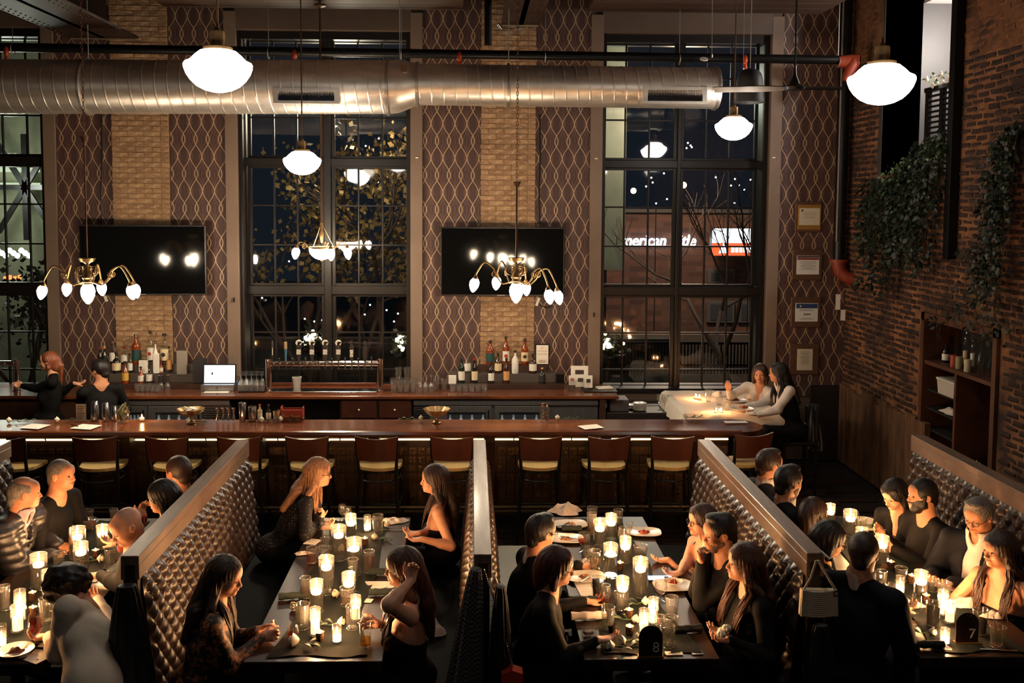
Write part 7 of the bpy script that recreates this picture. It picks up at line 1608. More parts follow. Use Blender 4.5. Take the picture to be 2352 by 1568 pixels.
def person(label, head, Y, yaw, pitch=8, tilt=0, body=None, lean=.10, sex='m', skin='mid', hair='short', hcol='brown', top='black', style='tee', hands=(None, None), under=None, glasses=None, beard=None, h=.006, stand=False, pel=None, face=True, bottom=None, elb=(None, None), earr=False, sc=1.0, sleeves=True, smile=0, build=1.0, lids='open', side=0, wide=0, hang=0):
    Hc = U(head[0], head[1], Y); yw = math.radians(yaw); bw = math.radians(yaw if body is None else body); f = sex == 'f'; k = sc*(.95 if f else 1.0)
    Rh = Matrix.Rotation(yw-PI/2, 3, 'Z') @ Matrix.Rotation(-math.radians(pitch), 3, 'X') @ Matrix.Rotation(math.radians(tilt), 3, 'Y')
    T = lambda x, y, z: Hc + Rh @ Vector((x*k, y*k, z*k))
    Fw = Vector((math.cos(bw), math.sin(bw), 0)); Rt = Vector((math.sin(bw), -math.cos(bw), 0)); up = Vector((0, 0, 1))
    zp = min(.92, Hc.z-.70) if stand else .57
    P = Vector((Hc.x, Hc.y, zp)) - Fw*lean + Rt*side if pel is None else Vector((pel[0], pel[1], zp if len(pel) < 3 else pel[2]))
    if not stand and YN < P.y < YF:
        for q in XP:
            if abs(P.x-q) < .30: P.x = q+(.30 if P.x > q else -.30)
    Nk = Hc + up*(-.155*k) - Fw*.035 + (P-Hc).normalized()*.02 - Fw*hang + up*hang*.5; ut = (Nk-P).normalized(); Ft = (Fw-ut*Fw.dot(ut)).normalized(); Rt2 = Ft.cross(ut).normalized()
    base = Vector((P.x, P.y, 0)); t = thing('person', label, 'person', base)
    sw = (.168 if f else .188)*sc*build; bd = build
    SL, SR = Nk-ut*.062-Rt2*sw, Nk-ut*.062+Rt2*sw; C = Nk-ut*.19; Mi = P+(Nk-P)*.38
    Rb = Matrix((Rt2, Ft, ut)).transposed()
    ul, fl = (.265 if f else .29)*sc, (.235 if f else .26)*sc; J = []
    for sgn, Sh, tg, eb in ((-1, SL, hands[0], elb[0]), (1, SR, hands[1], elb[1])):
        if tg is None: W = Sh+Ft*.26*1.0-up*.30-Rt2*sgn*.06; d_ = (Ft-Rt2*sgn*.4-up*.1).normalized(); hp = {}
        else: W = Vector(tg[0]); d_ = Vector(tg[1]).normalized(); hp = tg[2] if len(tg) > 2 else {}
        v = W-Sh; D = v.length
        if D > (ul+fl)*.985: W = Sh+v*((ul+fl)*.985/D); v = W-Sh; D = v.length
        a = (ul*ul-fl*fl+D*D)/(2*D); hh = math.sqrt(max(ul*ul-a*a, 1e-5)); pole = Vector(eb) if eb is not None else (-up*.8+Rt2*sgn*.5-Ft*.3)
        pole = (pole-v*(pole.dot(v)/D/D)).normalized(); E = Sh+v*(a/D)+pole*hh; J.append((sgn, Sh, E, W, d_, hp))
    pts = [Hc, P, SL, SR]+[j[2] for j in J]+[j[3] for j in J]+[j[3]+j[4]*.12 for j in J]
    lo = [min(p[i] for p in pts)-.17 for i in range(3)]; hi = [max(p[i] for p in pts)+.17 for i in range(3)]
    # ---------------- skin
    F = SDF(lo, hi, h)
    def fc(a, b, ra, rb, kk=.015, op='add'): F.cap(T(*a), T(*b), ra*k, rb*k, kk*k, op)
    def fe(c, r, kk=.015, op='add'): F.ell(T(*c), [q*k for q in r], Rh, kk*k, op)
    jw = .94 if f else 1.04
    fe((0, -.014, .030), (.076, .096, .086)); fc((0, .025, -.01), (0, .045, -.082), .064*jw, .034*jw, .03); fe((0, .012, -.045), (.060*jw, .072, .058), .03)
    for x in (-1, 1): fc((x*.030, .060, -.022), (x*.038, .050, -.040), .026, .022, .02); fc((x*.012, .083, .022), (x*.040, .070, .020), .010 if f else .013, .010, .014)
    fe((0, .068, .048), (.050, .025, .030), .03)
    if face:
        for x in (-1, 1):
            fe((x*.031, .100, .001), (.0165, .017, .0125), .012, 'sub'); fe((x*.031, .0755, .0005), (.0135, .0135, .0125), .003)
    fc((0, .086, .012), (0, .106, -.026), .0075, .0105, .010); fe((0, .109, -.030), (.0105, .010, .009), .006)
    for x in (-1, 1): fe((x*.0125, .099, -.033), (.0075, .0095, .0070), .005)
    fe((0, .090, -.056), (.024, .012, .014), .012); fe((0, .080, -.086), (.021, .017, .016), .018)
    fe((0, .106, -.0545), (.020, .006, .0035), .004, 'sub')
    for x in (-1, 1):
        fe((x*.079, -.008, -.004), (.010, .018, .030), .006); fe((x*.088, -.002, -.002), (.006, .010, .017), .005, 'sub')
    nr = (.050 if f else .062)*k*bd
    F.cap(T(0, -.028, -.055), Nk-ut*.03, nr, nr*1.06, .025)
    for sgn in (-1, 1): F.cap(Nk-ut*.005+Rt2*sgn*.03-Ft*.015, (SL if sgn < 0 else SR)+ut*.012, .042*bd, .036*bd, .05)
    ci = -.008
    F.ell(C-ut*.01, ((.150 if f else .165)*bd*sc+ci, (.098 if f else .112)*bd*sc+ci, .155), Rb, .05); F.ell(Mi, ((.122 if f else .145)*bd*sc+ci, (.095 if f else .115)*bd*sc+ci, .17), Rb, .06)
    if f:
        for sgn in (-1, 1): F.ell(C-ut*.075+Ft*.082*bd+Rt2*sgn*.068, (.058, .052, .058), Rb, .04)
    F.ell(P, (.145*bd, .115*bd, .11), None if stand else None, .05)
    ar = (.040 if f else .046)*sc*(1+(bd-1)*1.3); wr = (.0235 if f else .028)*sc
    for sgn, Sh, E, W, d_, hp in J:
        F.cap(Sh, E, ar*1.12, ar*.86, .03); F.cap(E, W, ar*.88, wr, .02); F.cap(E, E.lerp(W, .35), ar*.84, ar*.88, .02)
        s_ = Vector(hp['s']) if 's' in hp else (-Rt2*sgn if abs(d_.dot(Rt2)) < .8 else Ft); nn = Vector(hp['n']) if 'n' in hp else Vector((0, 0, -1))
        fingers(F, W, d_, nn, s_, hp.get('curl', .45), .96*sc if not f else .88*sc, hp.get('spread', .12), hp.get('thumb', .5))
    F.mesh('body', SKIN[skin], t, .05)
    # ---------------- face details as small parts
    X = lambda *a: T(*a)
    if face:
        for x in (-1, 1):
            e = B().ball((0, 0, 0), (.0118*k,)*3, 12, 8); n0 = len(e.f); e.k = 1; gx = .0
            e.lathe([(0, .0026*k), (.0055*k, .0022*k), (.0058*k, .0)], 12, Vector((gx, .0108, -.001))*k, (0, 1, -.05), cap=False)
            e.v = [tuple(X(x*.031, .0758, .0) + Rh @ Vector(v)) for v in e.v]
            e.build('eye', [eye_w, eye_d], t, smooth=True)
            lid = B(); zz = .0035 if lids == 'open' else -.003
            lid.tube([X(x*(.031+.0145*u), .0895-.006*abs(u)**1.6-(.002 if x*u > 0 else 0), zz+.0028*(1-u*u)) for u in (-1, -.6, -.2, .2, .6, 1)], [.0012*k, .0020*k, .0024*k, .0024*k, .002*k, .0012*k], 6)
            if lids != 'open': lid.k = 0
            lid.build('eyelashes', frame_m, t, smooth=True)
            if lids != 'open':
                lb = B().ball((0, 0, 0), (.0128*k, .0128*k, .0122*k), 12, 8); lb.v = [tuple(X(x*.031, .0765, .0005)+Rh @ Vector(v)) for v in lb.v]; lb.build('eyelid', SKIN[skin], t, smooth=True)
            B().tube([X(x*(.012+.036*u), .0925-.020*u*u, .0225+.010*math.sin(u*2.2)) for u in (0, .25, .5, .75, 1)], [v*k*(.8 if f else 1.25) for v in (.0022, .0033, .0033, .0026, .0012)], 6).build('eyebrow', HAIR[hcol if hcol in ('black', 'brown', 'grey') else 'brown'], t, smooth=True)
        B().tube([X(-.024+.048*u, .1015-.010*(2*u-1)**2-.000, -.0505+.0015*math.cos((u-.5)*9)+smile*.006*(2*u-1)**2) for u in [i/8 for i in range(9)]], [v*k for v in (.0008, .0024, .0033, .0038, .0036, .0038, .0033, .0024, .0008)], 6).build('upper_lip', lip_f if f else lip_m, t, smooth=True)
        B().tube([X(-.022+.044*u, .0995-.010*(2*u-1)**2, -.0595+smile*.007*(2*u-1)**2) for u in [i/8 for i in range(9)]], [v*k for v in (.0008, .0026, .004, .0048, .005, .0048, .004, .0026, .0008)], 6).build('lower_lip', lip_f if f else lip_m, t, smooth=True)
    if glasses:
        fm = frame_m if glasses == 'dark' else gold_f; g = B(); lz = B()
        for x in (-1, 1):
            pr = [X(x*.032+.022*math.copysign(abs(math.cos(a))**.8, math.cos(a)), .104-.004*abs(math.cos(a)), -.002+.0165*math.copysign(abs(math.sin(a))**.8, math.sin(a))) for a in [i*2*PI/20 for i in range(21)]]
            g.tube(pr, (.0020 if glasses == 'dark' else .0012)*k, 6, False); cn = X(x*.032, .1035, -.002); lz.add([cn]+pr[:-1], [(0, i+1, (i+1) % 20+1) for i in range(20)])
            g.tube([X(x*.054, .100, .003), X(x*.070, .085, .004), X(x*.081, .02, .004), X(x*.080, -.012, -.004)], .0018*k, 6)
        g.tube([X(-.010, .104, .001), X(0, .109, .004), X(.010, .104, .001)], .0018*k, 6); gg = g.build('eyeglasses', fm, t, smooth=True); lz.build('lens', lens_m, gg)
    if earr:
        for x in (-1, 1): B().ball(X(x*.082, -.006, -.046), .0065, 8, 6).build('earring', silver, t, smooth=True)
    # ---------------- hair
    if hair and hair != 'bald':
        long_ = hair in ('long', 'wavy'); mg = .30 if long_ else (.2 if hair in ('bob', 'pony') else .14)
        hl = [min(Hc[i], Nk[i])-.15 for i in range(3)]; hh_ = [Hc[i]+.16 for i in range(3)]
        hl[2] = Hc.z-(.46 if long_ or hair == 'pony' else .26 if hair == 'bob' else .14); 
        for i in range(2): hl[i] -= .12 if long_ or hair == 'pony' else 0; hh_[i] += .12 if long_ or hair == 'pony' else 0
        G_ = SDF(hl, hh_, h*.95)
        def he(c, r, kk=.015, op='add'): G_.ell(T(*c), [q*k for q in r], Rh, kk*k, op)
        def hc_(a, b, ra, rb, kk=.015, op='add'): G_.cap(T(*a), T(*b), ra*k, rb*k, kk*k, op)
        tk = {'buzz': .0035, 'short': .012, 'full': .014, 'bob': .018, 'long': .016, 'wavy': .020, 'pony': .008, 'curly': .034, 'ring': .004}[hair]
        he((0, -.014, .030), (.076+tk, .096+tk, .086+tk)); 
        if hair in ('short', 'full', 'buzz', 'ring'):
            fe_ = .018 if hair in ('full',) else .0
            hc_((0, -.045, .0), (0, -.062, -.05), .066+tk*.6, .048+tk*.5, .02)
            he((0, .102, -.024), (.074, .080, .110), .010, 'sub'); he((0, .10, -.11), (.12, .12, .10), .01, 'sub')
            for x in (-1, 1): he((x*.086, .012, -.018), (.022, .030, .036), .008, 'sub')
            if hair == 'full': he((0, .036, .112), (.056, .040, .022), .02); 
            if hair == 'ring': he((0, .01, .095), (.068, .088, .072), .01, 'sub'); he((0, .09, .05), (.09, .07, .08), .01, 'sub')
        elif hair == 'curly':
            he((0, -.03, .02), (.100, .110, .100), .03)
            rr = random.Random(3)
            for _ in range(90):
                v = Vector((rr.gauss(0, 1), rr.gauss(0, 1)-.3, rr.gauss(0, 1)+.3)).normalized(); G_.ell(T(v.x*.106, -.03+v.y*.115, .02+v.z*.106), [rr.uniform(.014, .024)]*3, None, .006)
            he((0, .115, -.04), (.075, .07, .09), .015, 'sub')
        else:
            hc_((0, -.050, .0), (0, -.070, -.08), .072+tk*.6, .060, .03)
            for x in (-1, 1): hc_((x*.060, .008, .05), (x*.078, -.012, -.07), .028, .026, .03)
            if hair == 'bob':
                for x in (-1, 1): hc_((x*.078, -.005, -.02), (x*.080, .0, -.115), .028, .022, .02); hc_((x*.055, .052, .075), (x*.074, .040, .0), .018, .012, .02)
                hc_((0, -.075, -.03), (0, -.072, -.13), .070, .050, .03)
            if long_:
                bk = T(0, -.085, -.06); b2 = Nk-Ft*.115-ut*.05; b3 = b2-ut*.17-Ft*.015
                G_.cap(bk, b2, .062*k, .055*k, .03); G_.cap(b2+Rt2*.04, b3+Rt2*.05, .045*k, .028*k, .03); G_.cap(b2-Rt2*.04, b3-Rt2*.05, .045*k, .028*k, .03)
                for x in (-1, 1):
                    s1 = T(x*.082, -.01, -.09); s2 = Nk+Rt2*x*.115-Ft*.02-ut*.0+up*.01; s3 = Nk+Rt2*x*.105+Ft*.10-ut*.16
                    G_.cap(s1, s2, .030*k, .028*k, .03)
            if hair == 'pony':
                he((0, -.10, .03), (.035, .03, .03), .02); pb = T(0, -.115, .01); p2 = T(0, -.135, -.07); p3 = Vector((p2.x, p2.y, p2.z-.20*k)); G_.cap(pb, p2, .026, .030, .02); G_.cap(p2, p3, .030, .014, .02)
                for x in (-1, 1): he((x*.086, .012, -.018), (.020, .026, .034), .008, 'sub')
        X_, Y_, Z_ = G_.grid(); q = Rh.transposed(); dx, dy, dz = X_-Hc.x, Y_-Hc.y, Z_-Hc.z; lx = q[0][0]*dx+q[0][1]*dy+q[0][2]*dz; ly = q[1][0]*dx+q[1][1]*dy+q[1][2]*dz
        an = np.arctan2(lx, -ly+.03); am = {'buzz': .0, 'ring': .0, 'short': .0012, 'full': .0022, 'curly': .0}.get(hair, .0030)
        am *= .55
        if am: G_.f = G_.f+(am*(np.sin(an*26+2.5*np.sin(dz*22))+.6*np.sin(an*57+2*np.sin(dz*35+1)))).astype(np.float32)
        if hair in ('bob', 'long', 'wavy', 'pony'):
            he((0, .100, -.036), (.062 if hair != 'bob' else .056, .074, .106 if hair != 'bob' else .098), .010, 'sub'); G_.cap(T(0, .05, -.10), T(0, .09, -.2), .042*k, .06*k, .01, 'sub')
        if hair in ('curly', 'wavy'): G_.ripple(.013 if hair == 'curly' else .005, 62 if hair == 'curly' else 42, 3)
        ho = G_.mesh('hair', HAIR[hcol], t, .04)
        if long_ or hair in ('bob', 'pony'):
            rr = random.Random(len(label)); lk = B()
            if long_:
                for x in (-1, 1):
                    for i in range(32):
                        ja, jb = rr.uniform(-1, 1), rr.uniform(-1, 1); ph = rr.uniform(0, 6); wv = .010 if hair == 'wavy' else .004
                        cps = [T(x*(.070+.012*ja), .005+.015*jb, -.03), T(x*(.084+.010*ja), -.005+.018*jb, -.10), Nk+Rt2*x*(.105+.022*ja)+Ft*(.045+.02*jb)+up*.012, Nk+Rt2*x*(.100+.028*ja)+Ft*(.098+.008*jb)-ut*.07, Nk+Rt2*x*(.095+.03*ja)+Ft*(.128*bd+.006*jb)-ut*(.15+.03*jb), Nk+Rt2*x*(.09+.03*ja)+Ft*(.138*bd+.006*jb)-ut*(.22+.04*jb)]
                        pp_ = []
                        for j in range(14):
                            u = j/13*(len(cps)-1); q0 = min(int(u), len(cps)-2); pp_.append(cps[q0].lerp(cps[q0+1], u-q0)+Rt2*wv*math.sin(j*.9+ph)+Ft*wv*.5*math.cos(j*.9+ph))
                        lk.tube(pp_, [.0060*(1-.7*(j/13)**2) for j in range(14)], 5)
            for i in range(46 if long_ else 24):
                a = rr.uniform(-1.75, 1.75); st = T(.088*math.sin(a), -.02-.100*math.cos(a), rr.uniform(.0, .06)); Ln = {'bob': .14, 'pony': .0, 'long': .34, 'wavy': .36}[hair]*rr.uniform(.7, 1.1)
                if hair == 'pony': st = T(rr.uniform(-.01, .01), -.125, .01); Ln = .26*rr.uniform(.8, 1.05)
                out = (st-Hc); out.z = 0; out = out.normalized(); pp_ = []; ph = rr.uniform(0, 6)
                for j in range(10):
                    u = j/9; w_ = .006*math.sin(u*9+ph)*(2.2 if hair == 'wavy' else 1); pull = 1.0-.25*u
                    pp_.append(st+out*(.012*math.sin(u*PI)+.030*u*u*(long_)+w_*.4)-up*Ln*u+Rt2*w_)
                lk.tube(pp_, [.0042*(1-.75*u/9) for u in range(10)], 5)
            if lk.v: lk.build('hair_locks', HAIR[hcol], t, smooth=True)
    if beard:
        G_ = SDF([Hc[i]-.16 for i in range(3)], [Hc[i]+.16 for i in range(3)], h*.95); be = .009 if beard == 'full' else .0022
        G_.cap(T(0, .03, -.05), T(0, .048, -.088), (.062*jw+be)*k, (.036*jw+be*1.3)*k, .02); G_.ell(T(0, .012, -.052), [(.061*jw+be)*k, (.072+be)*k, (.050+be)*k], Rh, .02)
        G_.ell(T(0, .11, .0), [.058*k, .075*k, .046*k], Rh, .01, 'sub'); G_.ell(T(0, .055, .045), [.12*k, .09*k, .055*k], Rh, .01, 'sub'); G_.ell(T(0, -.07, -.02), [.12*k, .075*k, .13*k], Rh, .01, 'sub'); G_.ell(T(0, .108, -.056), [.022*k, .018*k, .010*k], Rh, .004, 'sub')
        if beard == 'full':
            for x in (-1, 1): G_.cap(T(x*.003, .101, -.045), T(x*.027, .087, -.060), .0065*k, .0055*k, .006); G_.cap(T(x*.074, .010, .012), T(x*.062, .030, -.055), .010*k, .020*k, .012)
            G_.ripple(.003, 90, 2)
        G_.mesh('beard', HAIR[hcol] if beard == 'full' else HAIR['stub'], t, .01)
    # ---------------- clothing
    lo2 = list(lo); lo2[2] = min(lo[2], P.z-.16); hc2 = max(h*1.35, .0085)
    def torso(G_, e, low=True):
        G_.ell(C-ut*.01, ((.152 if f else .170)*bd*sc+e, (.102 if f else .118)*bd*sc+e, .162+e), Rb, .05); G_.ell(Mi, ((.128 if f else .155)*bd*sc+e, (.102 if f else .128)*bd*sc+e, .18), Rb, .06)
        if low: G_.ell(P, (.165*bd+e, .14*bd+e, .13), None, .05)
        if f:
            for sgn in (-1, 1): G_.ell(C-ut*.075+Ft*.083*bd+Rt2*sgn*.068, (.060+e, .054+e, .060+e), Rb, .04)
    def shoulders(G_, e, neck=True):
        for sgn in (-1, 1): G_.cap(Nk-ut*.012+Rt2*sgn*.04-Ft*.012, (SL if sgn < 0 else SR)+ut*.004, .044*bd+e, .048*bd+e, .05)
    def sleeves_(G_, e, full=True):
        for sgn, Sh, E, W, d_, hp in J:
            G_.cap(Sh, E, ar*1.18+e*1.3, ar*.98+e, .03)
            if full: G_.cap(E, W-(W-E).normalized()*.012, ar*.98+e, wr+e*.9+.003, .02); G_.cap(E, E.lerp(W, .35), ar*.94+e, ar*.97+e, .02)
    def cutneck(G_, r): G_.cap(Nk+up*.02+ut*.005, Hc+up*-.06, nr+r, nr+r+.02, .006, 'sub'); G_.ell(Hc, (.12, .12, .13), None, .0, 'sub')
    e = {'suit': .016, 'puffer': .030, 'shirt': .010, 'tee': .008, 'dress': .006, 'strap': .005, 'strapless': .005, 'vest': .012, 'white_v': .008}[style]
    G_ = SDF(lo2, hi, hc2); torso(G_, e)
    if style in ('suit', 'puffer', 'shirt', 'tee', 'dress', 'white_v'): shoulders(G_, e); sleeves_(G_, e)
    if style == 'vest': shoulders(G_, e*.6)
    if style in ('suit', 'puffer'):
        G_.cap(Nk+Ft*.09+up*.04, C+Ft*.16-ut*(.10+wide), .055, .008+wide*.5, .006, 'sub')
        for sgn in (-1, 1): G_.cap(Nk+Rt2*sgn*.052+Ft*.03, C+Ft*(.125*bd)+Rt2*sgn*.02-ut*.09, .012, .010, .006)
    if style == 'vest': G_.cap(Nk+Ft*.09+up*.04, C+Ft*.16-ut*.12, .075, .02, .006, 'sub')
    if style == 'white_v': G_.cap(Nk+Ft*.09+up*.05, C+Ft*.15-ut*.13, .060, .010, .006, 'sub')
    if style == 'shirt': G_.cap(Nk+Ft*.08+up*.04, C+Ft*.13+ut*.06, .040, .006, .006, 'sub')
    cutneck(G_, .004 if style != 'dress' else .012)
    if style in ('strapless', 'strap'): G_.plane(C+Ft*.10-ut*(.015 if style == 'strapless' else .005), (ut*.9+Ft*.0).normalized() if style == 'strapless' else (ut-Ft*.35).normalized())
    if style == 'puffer':
        Xg, Yg, Zg = G_.grid(); G_.f = G_.f-(.010*np.abs(np.sin((Zg)*48))).astype(np.float32)
    elif style in ('suit', 'shirt', 'tee', 'white_v', 'dress'): G_.ripple(.0042, 30, len(label))
    else: G_.ripple(.0016, 40, 2)
    G_.mesh({'suit': 'suit_jacket', 'puffer': 'quilted_jacket', 'shirt': 'shirt', 'tee': 'top', 'dress': 'dress', 'strap': 'dress', 'strapless': 'dress', 'vest': 'waistcoat', 'white_v': 'blouse'}[style], CL[top], t, .03)
    if style == 'strap':
        for sgn in (-1, 1): B().tube([C+Rt2*sgn*.085+Ft*.115-ut*.03, C+Rt2*sgn*.088+Ft*.105+ut*.07, Nk+Rt2*sgn*.095-ut*.015+Ft*.02, C+Rt2*sgn*.085-Ft*.105+ut*.04], [.009, .010, .010, .009], 8).build('shoulder_strap', CL[top], t, smooth=True)
    if under:
        G_ = SDF(lo2, hi, hc2); torso(G_, .003); shoulders(G_, .003)
        if style == 'vest': sleeves_(G_, .012)
        G_.cap(Nk-ut*.02, Nk+ut*.050+Ft*.008, nr+.020, nr+.016, .02); G_.cap(Nk+ut*.0, Hc, nr+.004, nr+.012, .004, 'sub'); G_.cap(Nk+Ft*.10+up*.05, C+Ft*.14+ut*.08, .040, .006, .004, 'sub'); G_.ell(Hc, (.10, .11, .12), None, .0, 'sub')
        G_.ripple(.002, 40, 4) if style != 'vest' else G_.ripple(.005, 32, 4)
        G_.mesh('shirt', CL[under], t, .03)
        if style == 'suit':
            for sgn, Sh, E, W, d_, hp in J: B().cyl(W-(W-E).normalized()*.028, W+(W-E).normalized()*.002, wr+.010, wr+.011, 14).build('shirt_cuff', CL[under], t, smooth=True)
    # ---------------- lower body
    kn = []
    if stand: hp_ = [(P+Rt*s*.09-up*.03, P+Rt*s*.11-up*.48+Fw*.03, Vector((P.x, P.y, .06))+Rt*s*.12) for s in (-1, 1)]
    else: hp_ = [(P+Rt*s*.09-up*.02, P+Rt*s*.12+Fw*.42+up*(.04), P+Rt*s*.12+Fw*(.44)-up*(P.z-.09)) for s in (-1, 1)]
    l3 = [min(q[i] for a in hp_ for q in a)-.14 for i in range(3)]; l3[2] = max(.012, l3[2]); h3 = [max(q[i] for a in hp_ for q in a)+.15 for i in range(3)]
    G_ = SDF(l3, h3, .014); G_.ell(P-up*.02, (.17*bd, .14*bd, .10), None, .03)
    for a, b_, c_ in hp_: G_.cap(a, b_, .088*bd, .066*bd, .03); G_.cap(b_, c_, .062*bd, .048, .03)
    G_.mesh('skirt' if f and not stand else 'trousers', CL[bottom or ('black' if top in ('black', 'floral', 'sequin', 'sunset', 'white', 'cream', 'navy', 'red') else 'charcoal')], t, .02)
    for a, b_, c_ in hp_:
        B().tube([Vector((c_.x, c_.y, .05))-Fw*.05, Vector((c_.x, c_.y, .055))+Fw*.04, Vector((c_.x, c_.y, .035))+Fw*.15, Vector((c_.x, c_.y, .03))+Fw*.19], [.040, .045, .034, .02], 10).build('shoe', M('shoe_black', (.012, .011, .01), .3), t, smooth=True)
    return t
# ---------------------------------------------------------------- the guests, placed one by one
H_ = lambda px, py, z=.80: UZ(px, py, z)
V3 = lambda *a: Vector(a)
dn = {'n': (0, 0, -1)}
# far-left booth
person('bald man in a quilted dark jacket over a lilac shirt, far left', (56, 1132), 6.75, 28, 4, body=-8, lean=.30, hair='ring', hcol='grey', top='puffer', style='puffer', under='lilac', skin='mid', hands=((H_(128, 1252), (.9, .1, -.05), {'curl': .7}), (H_(118, 1276), (.85, .3, 0), {'curl': .9})))
person('close-cropped grey man in a black shirt turned right, far-left booth', (141, 1090), 7.25, -12, 2, body=-15, lean=.20, hair='buzz', hcol='grey', top='black', style='shirt', skin='mid', hands=(None, None))
person('short-haired man seen from behind at the far end of the left table', (409, 1082), 7.45, 150, 4, body=165, lean=.15, hair='short', hcol='brown', top='black', style='tee', skin='mid', face=False)
person('dark-haired woman in a red patterned dress drinking, far-left booth', (373, 1140), 6.75, 184, 16, body=190, lean=.14, sex='f', hair='bob', hcol='black', top='red', style='dress', skin='mid', lids='down', earr=True, hands=((U(330, 1188, 6.6), (-.25, .25, .9), {'curl': .9, 'n': (-.6, .2, 0), 's': (-.6, 0, .4)}), (H_(330, 1262), (-1, -.2, 0), dn)))
t = thing('beer_glass', 'glass of beer held up by the woman in red', 'glass', U(322, 1200, 6.55)); c = U(322, 1196, 6.55); B().lathe([(0, -.07), (.026, -.07), (.032, .075), (.029, .076), (.023, -.058), (0, -.058)], 20, c, cap=False).build('glass', gl, t, smooth=.8); B().lathe([(0, -.057), (.024, -.057), (.028, .02), (0, .02)], 20, c, cap=False).build('drink', drinks['beer'], t, smooth=.8)
person('bald man leaning low over the far-left table, face down', (291, 1208), 6.15, 222, 26, body=205, lean=.0, pel=(-2.24, 6.42), hair='bald', top='black', style='tee', skin='fair', lids='down', hands=((H_(205, 1318, .79), (-.9, -.2, 0), dn), (H_(262, 1250), (-1, .1, 0), dn)))
person('curly-haired diner in a cream shirt bent over the far-left table', (150, 1352), 5.5, 176, 34, body=165, lean=.0, pel=(-1.99, 5.0, .56), hang=.09, hair='curly', hcol='black', top='cream', style='shirt', skin='tan', face=False, build=1.12, hands=((H_(115, 1462), (-1, .1, -.1), dn), (H_(215, 1325), (-.6, .8, 0), dn)), bottom='charcoal')
# second booth
person('long-haired woman in a black floral blouse, hands clasped, second booth', (517, 1322), 5.45, -8, 16, body=8, lean=.16, sex='f', hair='long', hcol='brown', top='floral', style='dress', skin='fair', lids='down', earr=True, hands=((H_(592, 1448, .83), (.9, .35, -.1), {'curl': 1.0, 'n': (.2, -.9, -.2)}), (H_(602, 1462, .82), (.9, .25, 0), {'curl': 1.1, 'n': (.1, .9, -.2)})))
person('woman with long wavy fair hair and glasses in a sequinned black top', (731, 1085), 7.6, 0, 6, body=0, lean=.34, sex='f', hair='wavy', hcol='blonde', top='sequin', style='dress', skin='fair', glasses='dark', hands=((H_(745, 1235), (.5, .8, 0), dn), (U(734, 1196, 7.45), (.3, .3, .7), {'curl': 1.2, 'n': (.8, 0, -.2)})), elb=(None, (-.2, -1, -.4)))
person('dark-haired woman in a strapless black top smiling left, second booth', (997, 1100), 7.5, 182, 4, body=180, lean=.05, sex='f', hair='long', hcol='brown', top='black', style='strapless', skin='fair', smile=1, hands=((H_(970, 1238), (-.95, .1, -.1), {'curl': .5, 'n': (0, 0, -1)}), (H_(962, 1225), (-.9, .2, 0), dn)))
person('woman with reddish hair resting a raised hand in it, near second booth', (925, 1302), 5.5, 180, 8, body=187, lean=.02, sex='f', hair='long', hcol='auburn', top='black', style='strap', skin='fair', glasses='gold', earr=True, build=1.08, hands=((U(944, 1333, 5.34), (.12, .25, 1), {'curl': .95, 'n': (-.25, .9, .1), 's': (-1, 0, 0)}), (H_(868, 1432, .84), (-1, .1, .02), {'curl': .9, 'n': (-.1, .9, -.2), 's': (0, 0, 1)})), elb=((-.25, -.5, -1), None))
# third-booth table
person('dark-haired man in a black suit and glasses facing away, third booth', (1243, 1222), 6.35, 32, 8, body=12, lean=.18, hair='full', hcol='black', top='black', style='suit', under='white', skin='mid', glasses='gold', hands=((H_(1330, 1300), (.9, .2, 0), dn), None))
person('red-haired woman with glasses in black, left side of the third booth', (1279, 1300), 5.6, -2, 12, body=-12, lean=.16, sex='f', hair='bob', hcol='red', top='black', style='dress', skin='fair', glasses='gold', build=1.12, lids='down', hands=((H_(1345, 1380), (.9, .3, 0), dn), (H_(1372, 1470, .81), (1, .10, .06), {'curl': .35, 'n': (0, 0, -1)})))
person('woman in a sunset-print dress with black glasses and bracelets, third booth', (1612, 1195), 6.75, 196, 2, body=196, lean=.05, sex='f', hair='bob', hcol='brown', top='sunset', style='strap', skin='fair', glasses='dark', smile=1, hands=((H_(1535, 1286, .79), (-1, -.1, 0), dn), (H_(1560, 1320, .79), (-1, 0, 0), dn)))
person('dark-haired bearded man resting his chin on his hand, third booth', (1652, 1222), 6.05, 190, 10, body=195, lean=.14, hair='full', hcol='black', top='black', style='tee', skin='mid', beard='stubble', lids='down', hands=((U(1610, 1290, 5.95), (-.15, -.1, 1), {'curl': 1.45, 'n': (-.8, 0, .1), 's': (0, -1, 0)}), (U(1622, 1268, 6.1), (-.1, .1, 1), {'curl': 1.4, 'n': (-.8, 0, .1), 's': (0, 1, 0)})), elb=((-.1, -.1, -1), (-.1, .1, -1)))
person('smiling woman with long auburn hair and an earring, right of the third booth', (1709, 1292), 5.65, 180, 0, body=192, lean=.06, sex='f', hair='wavy', hcol='auburn', top='black', style='dress', skin='fair', earr=True, smile=1, hands=((H_(1675, 1470, .80), (-.95, .15, .05), {'curl': .6, 'n': (0, 0, -1)}), (H_(1672, 1452, .80), (-.9, .3, .05), dn)))
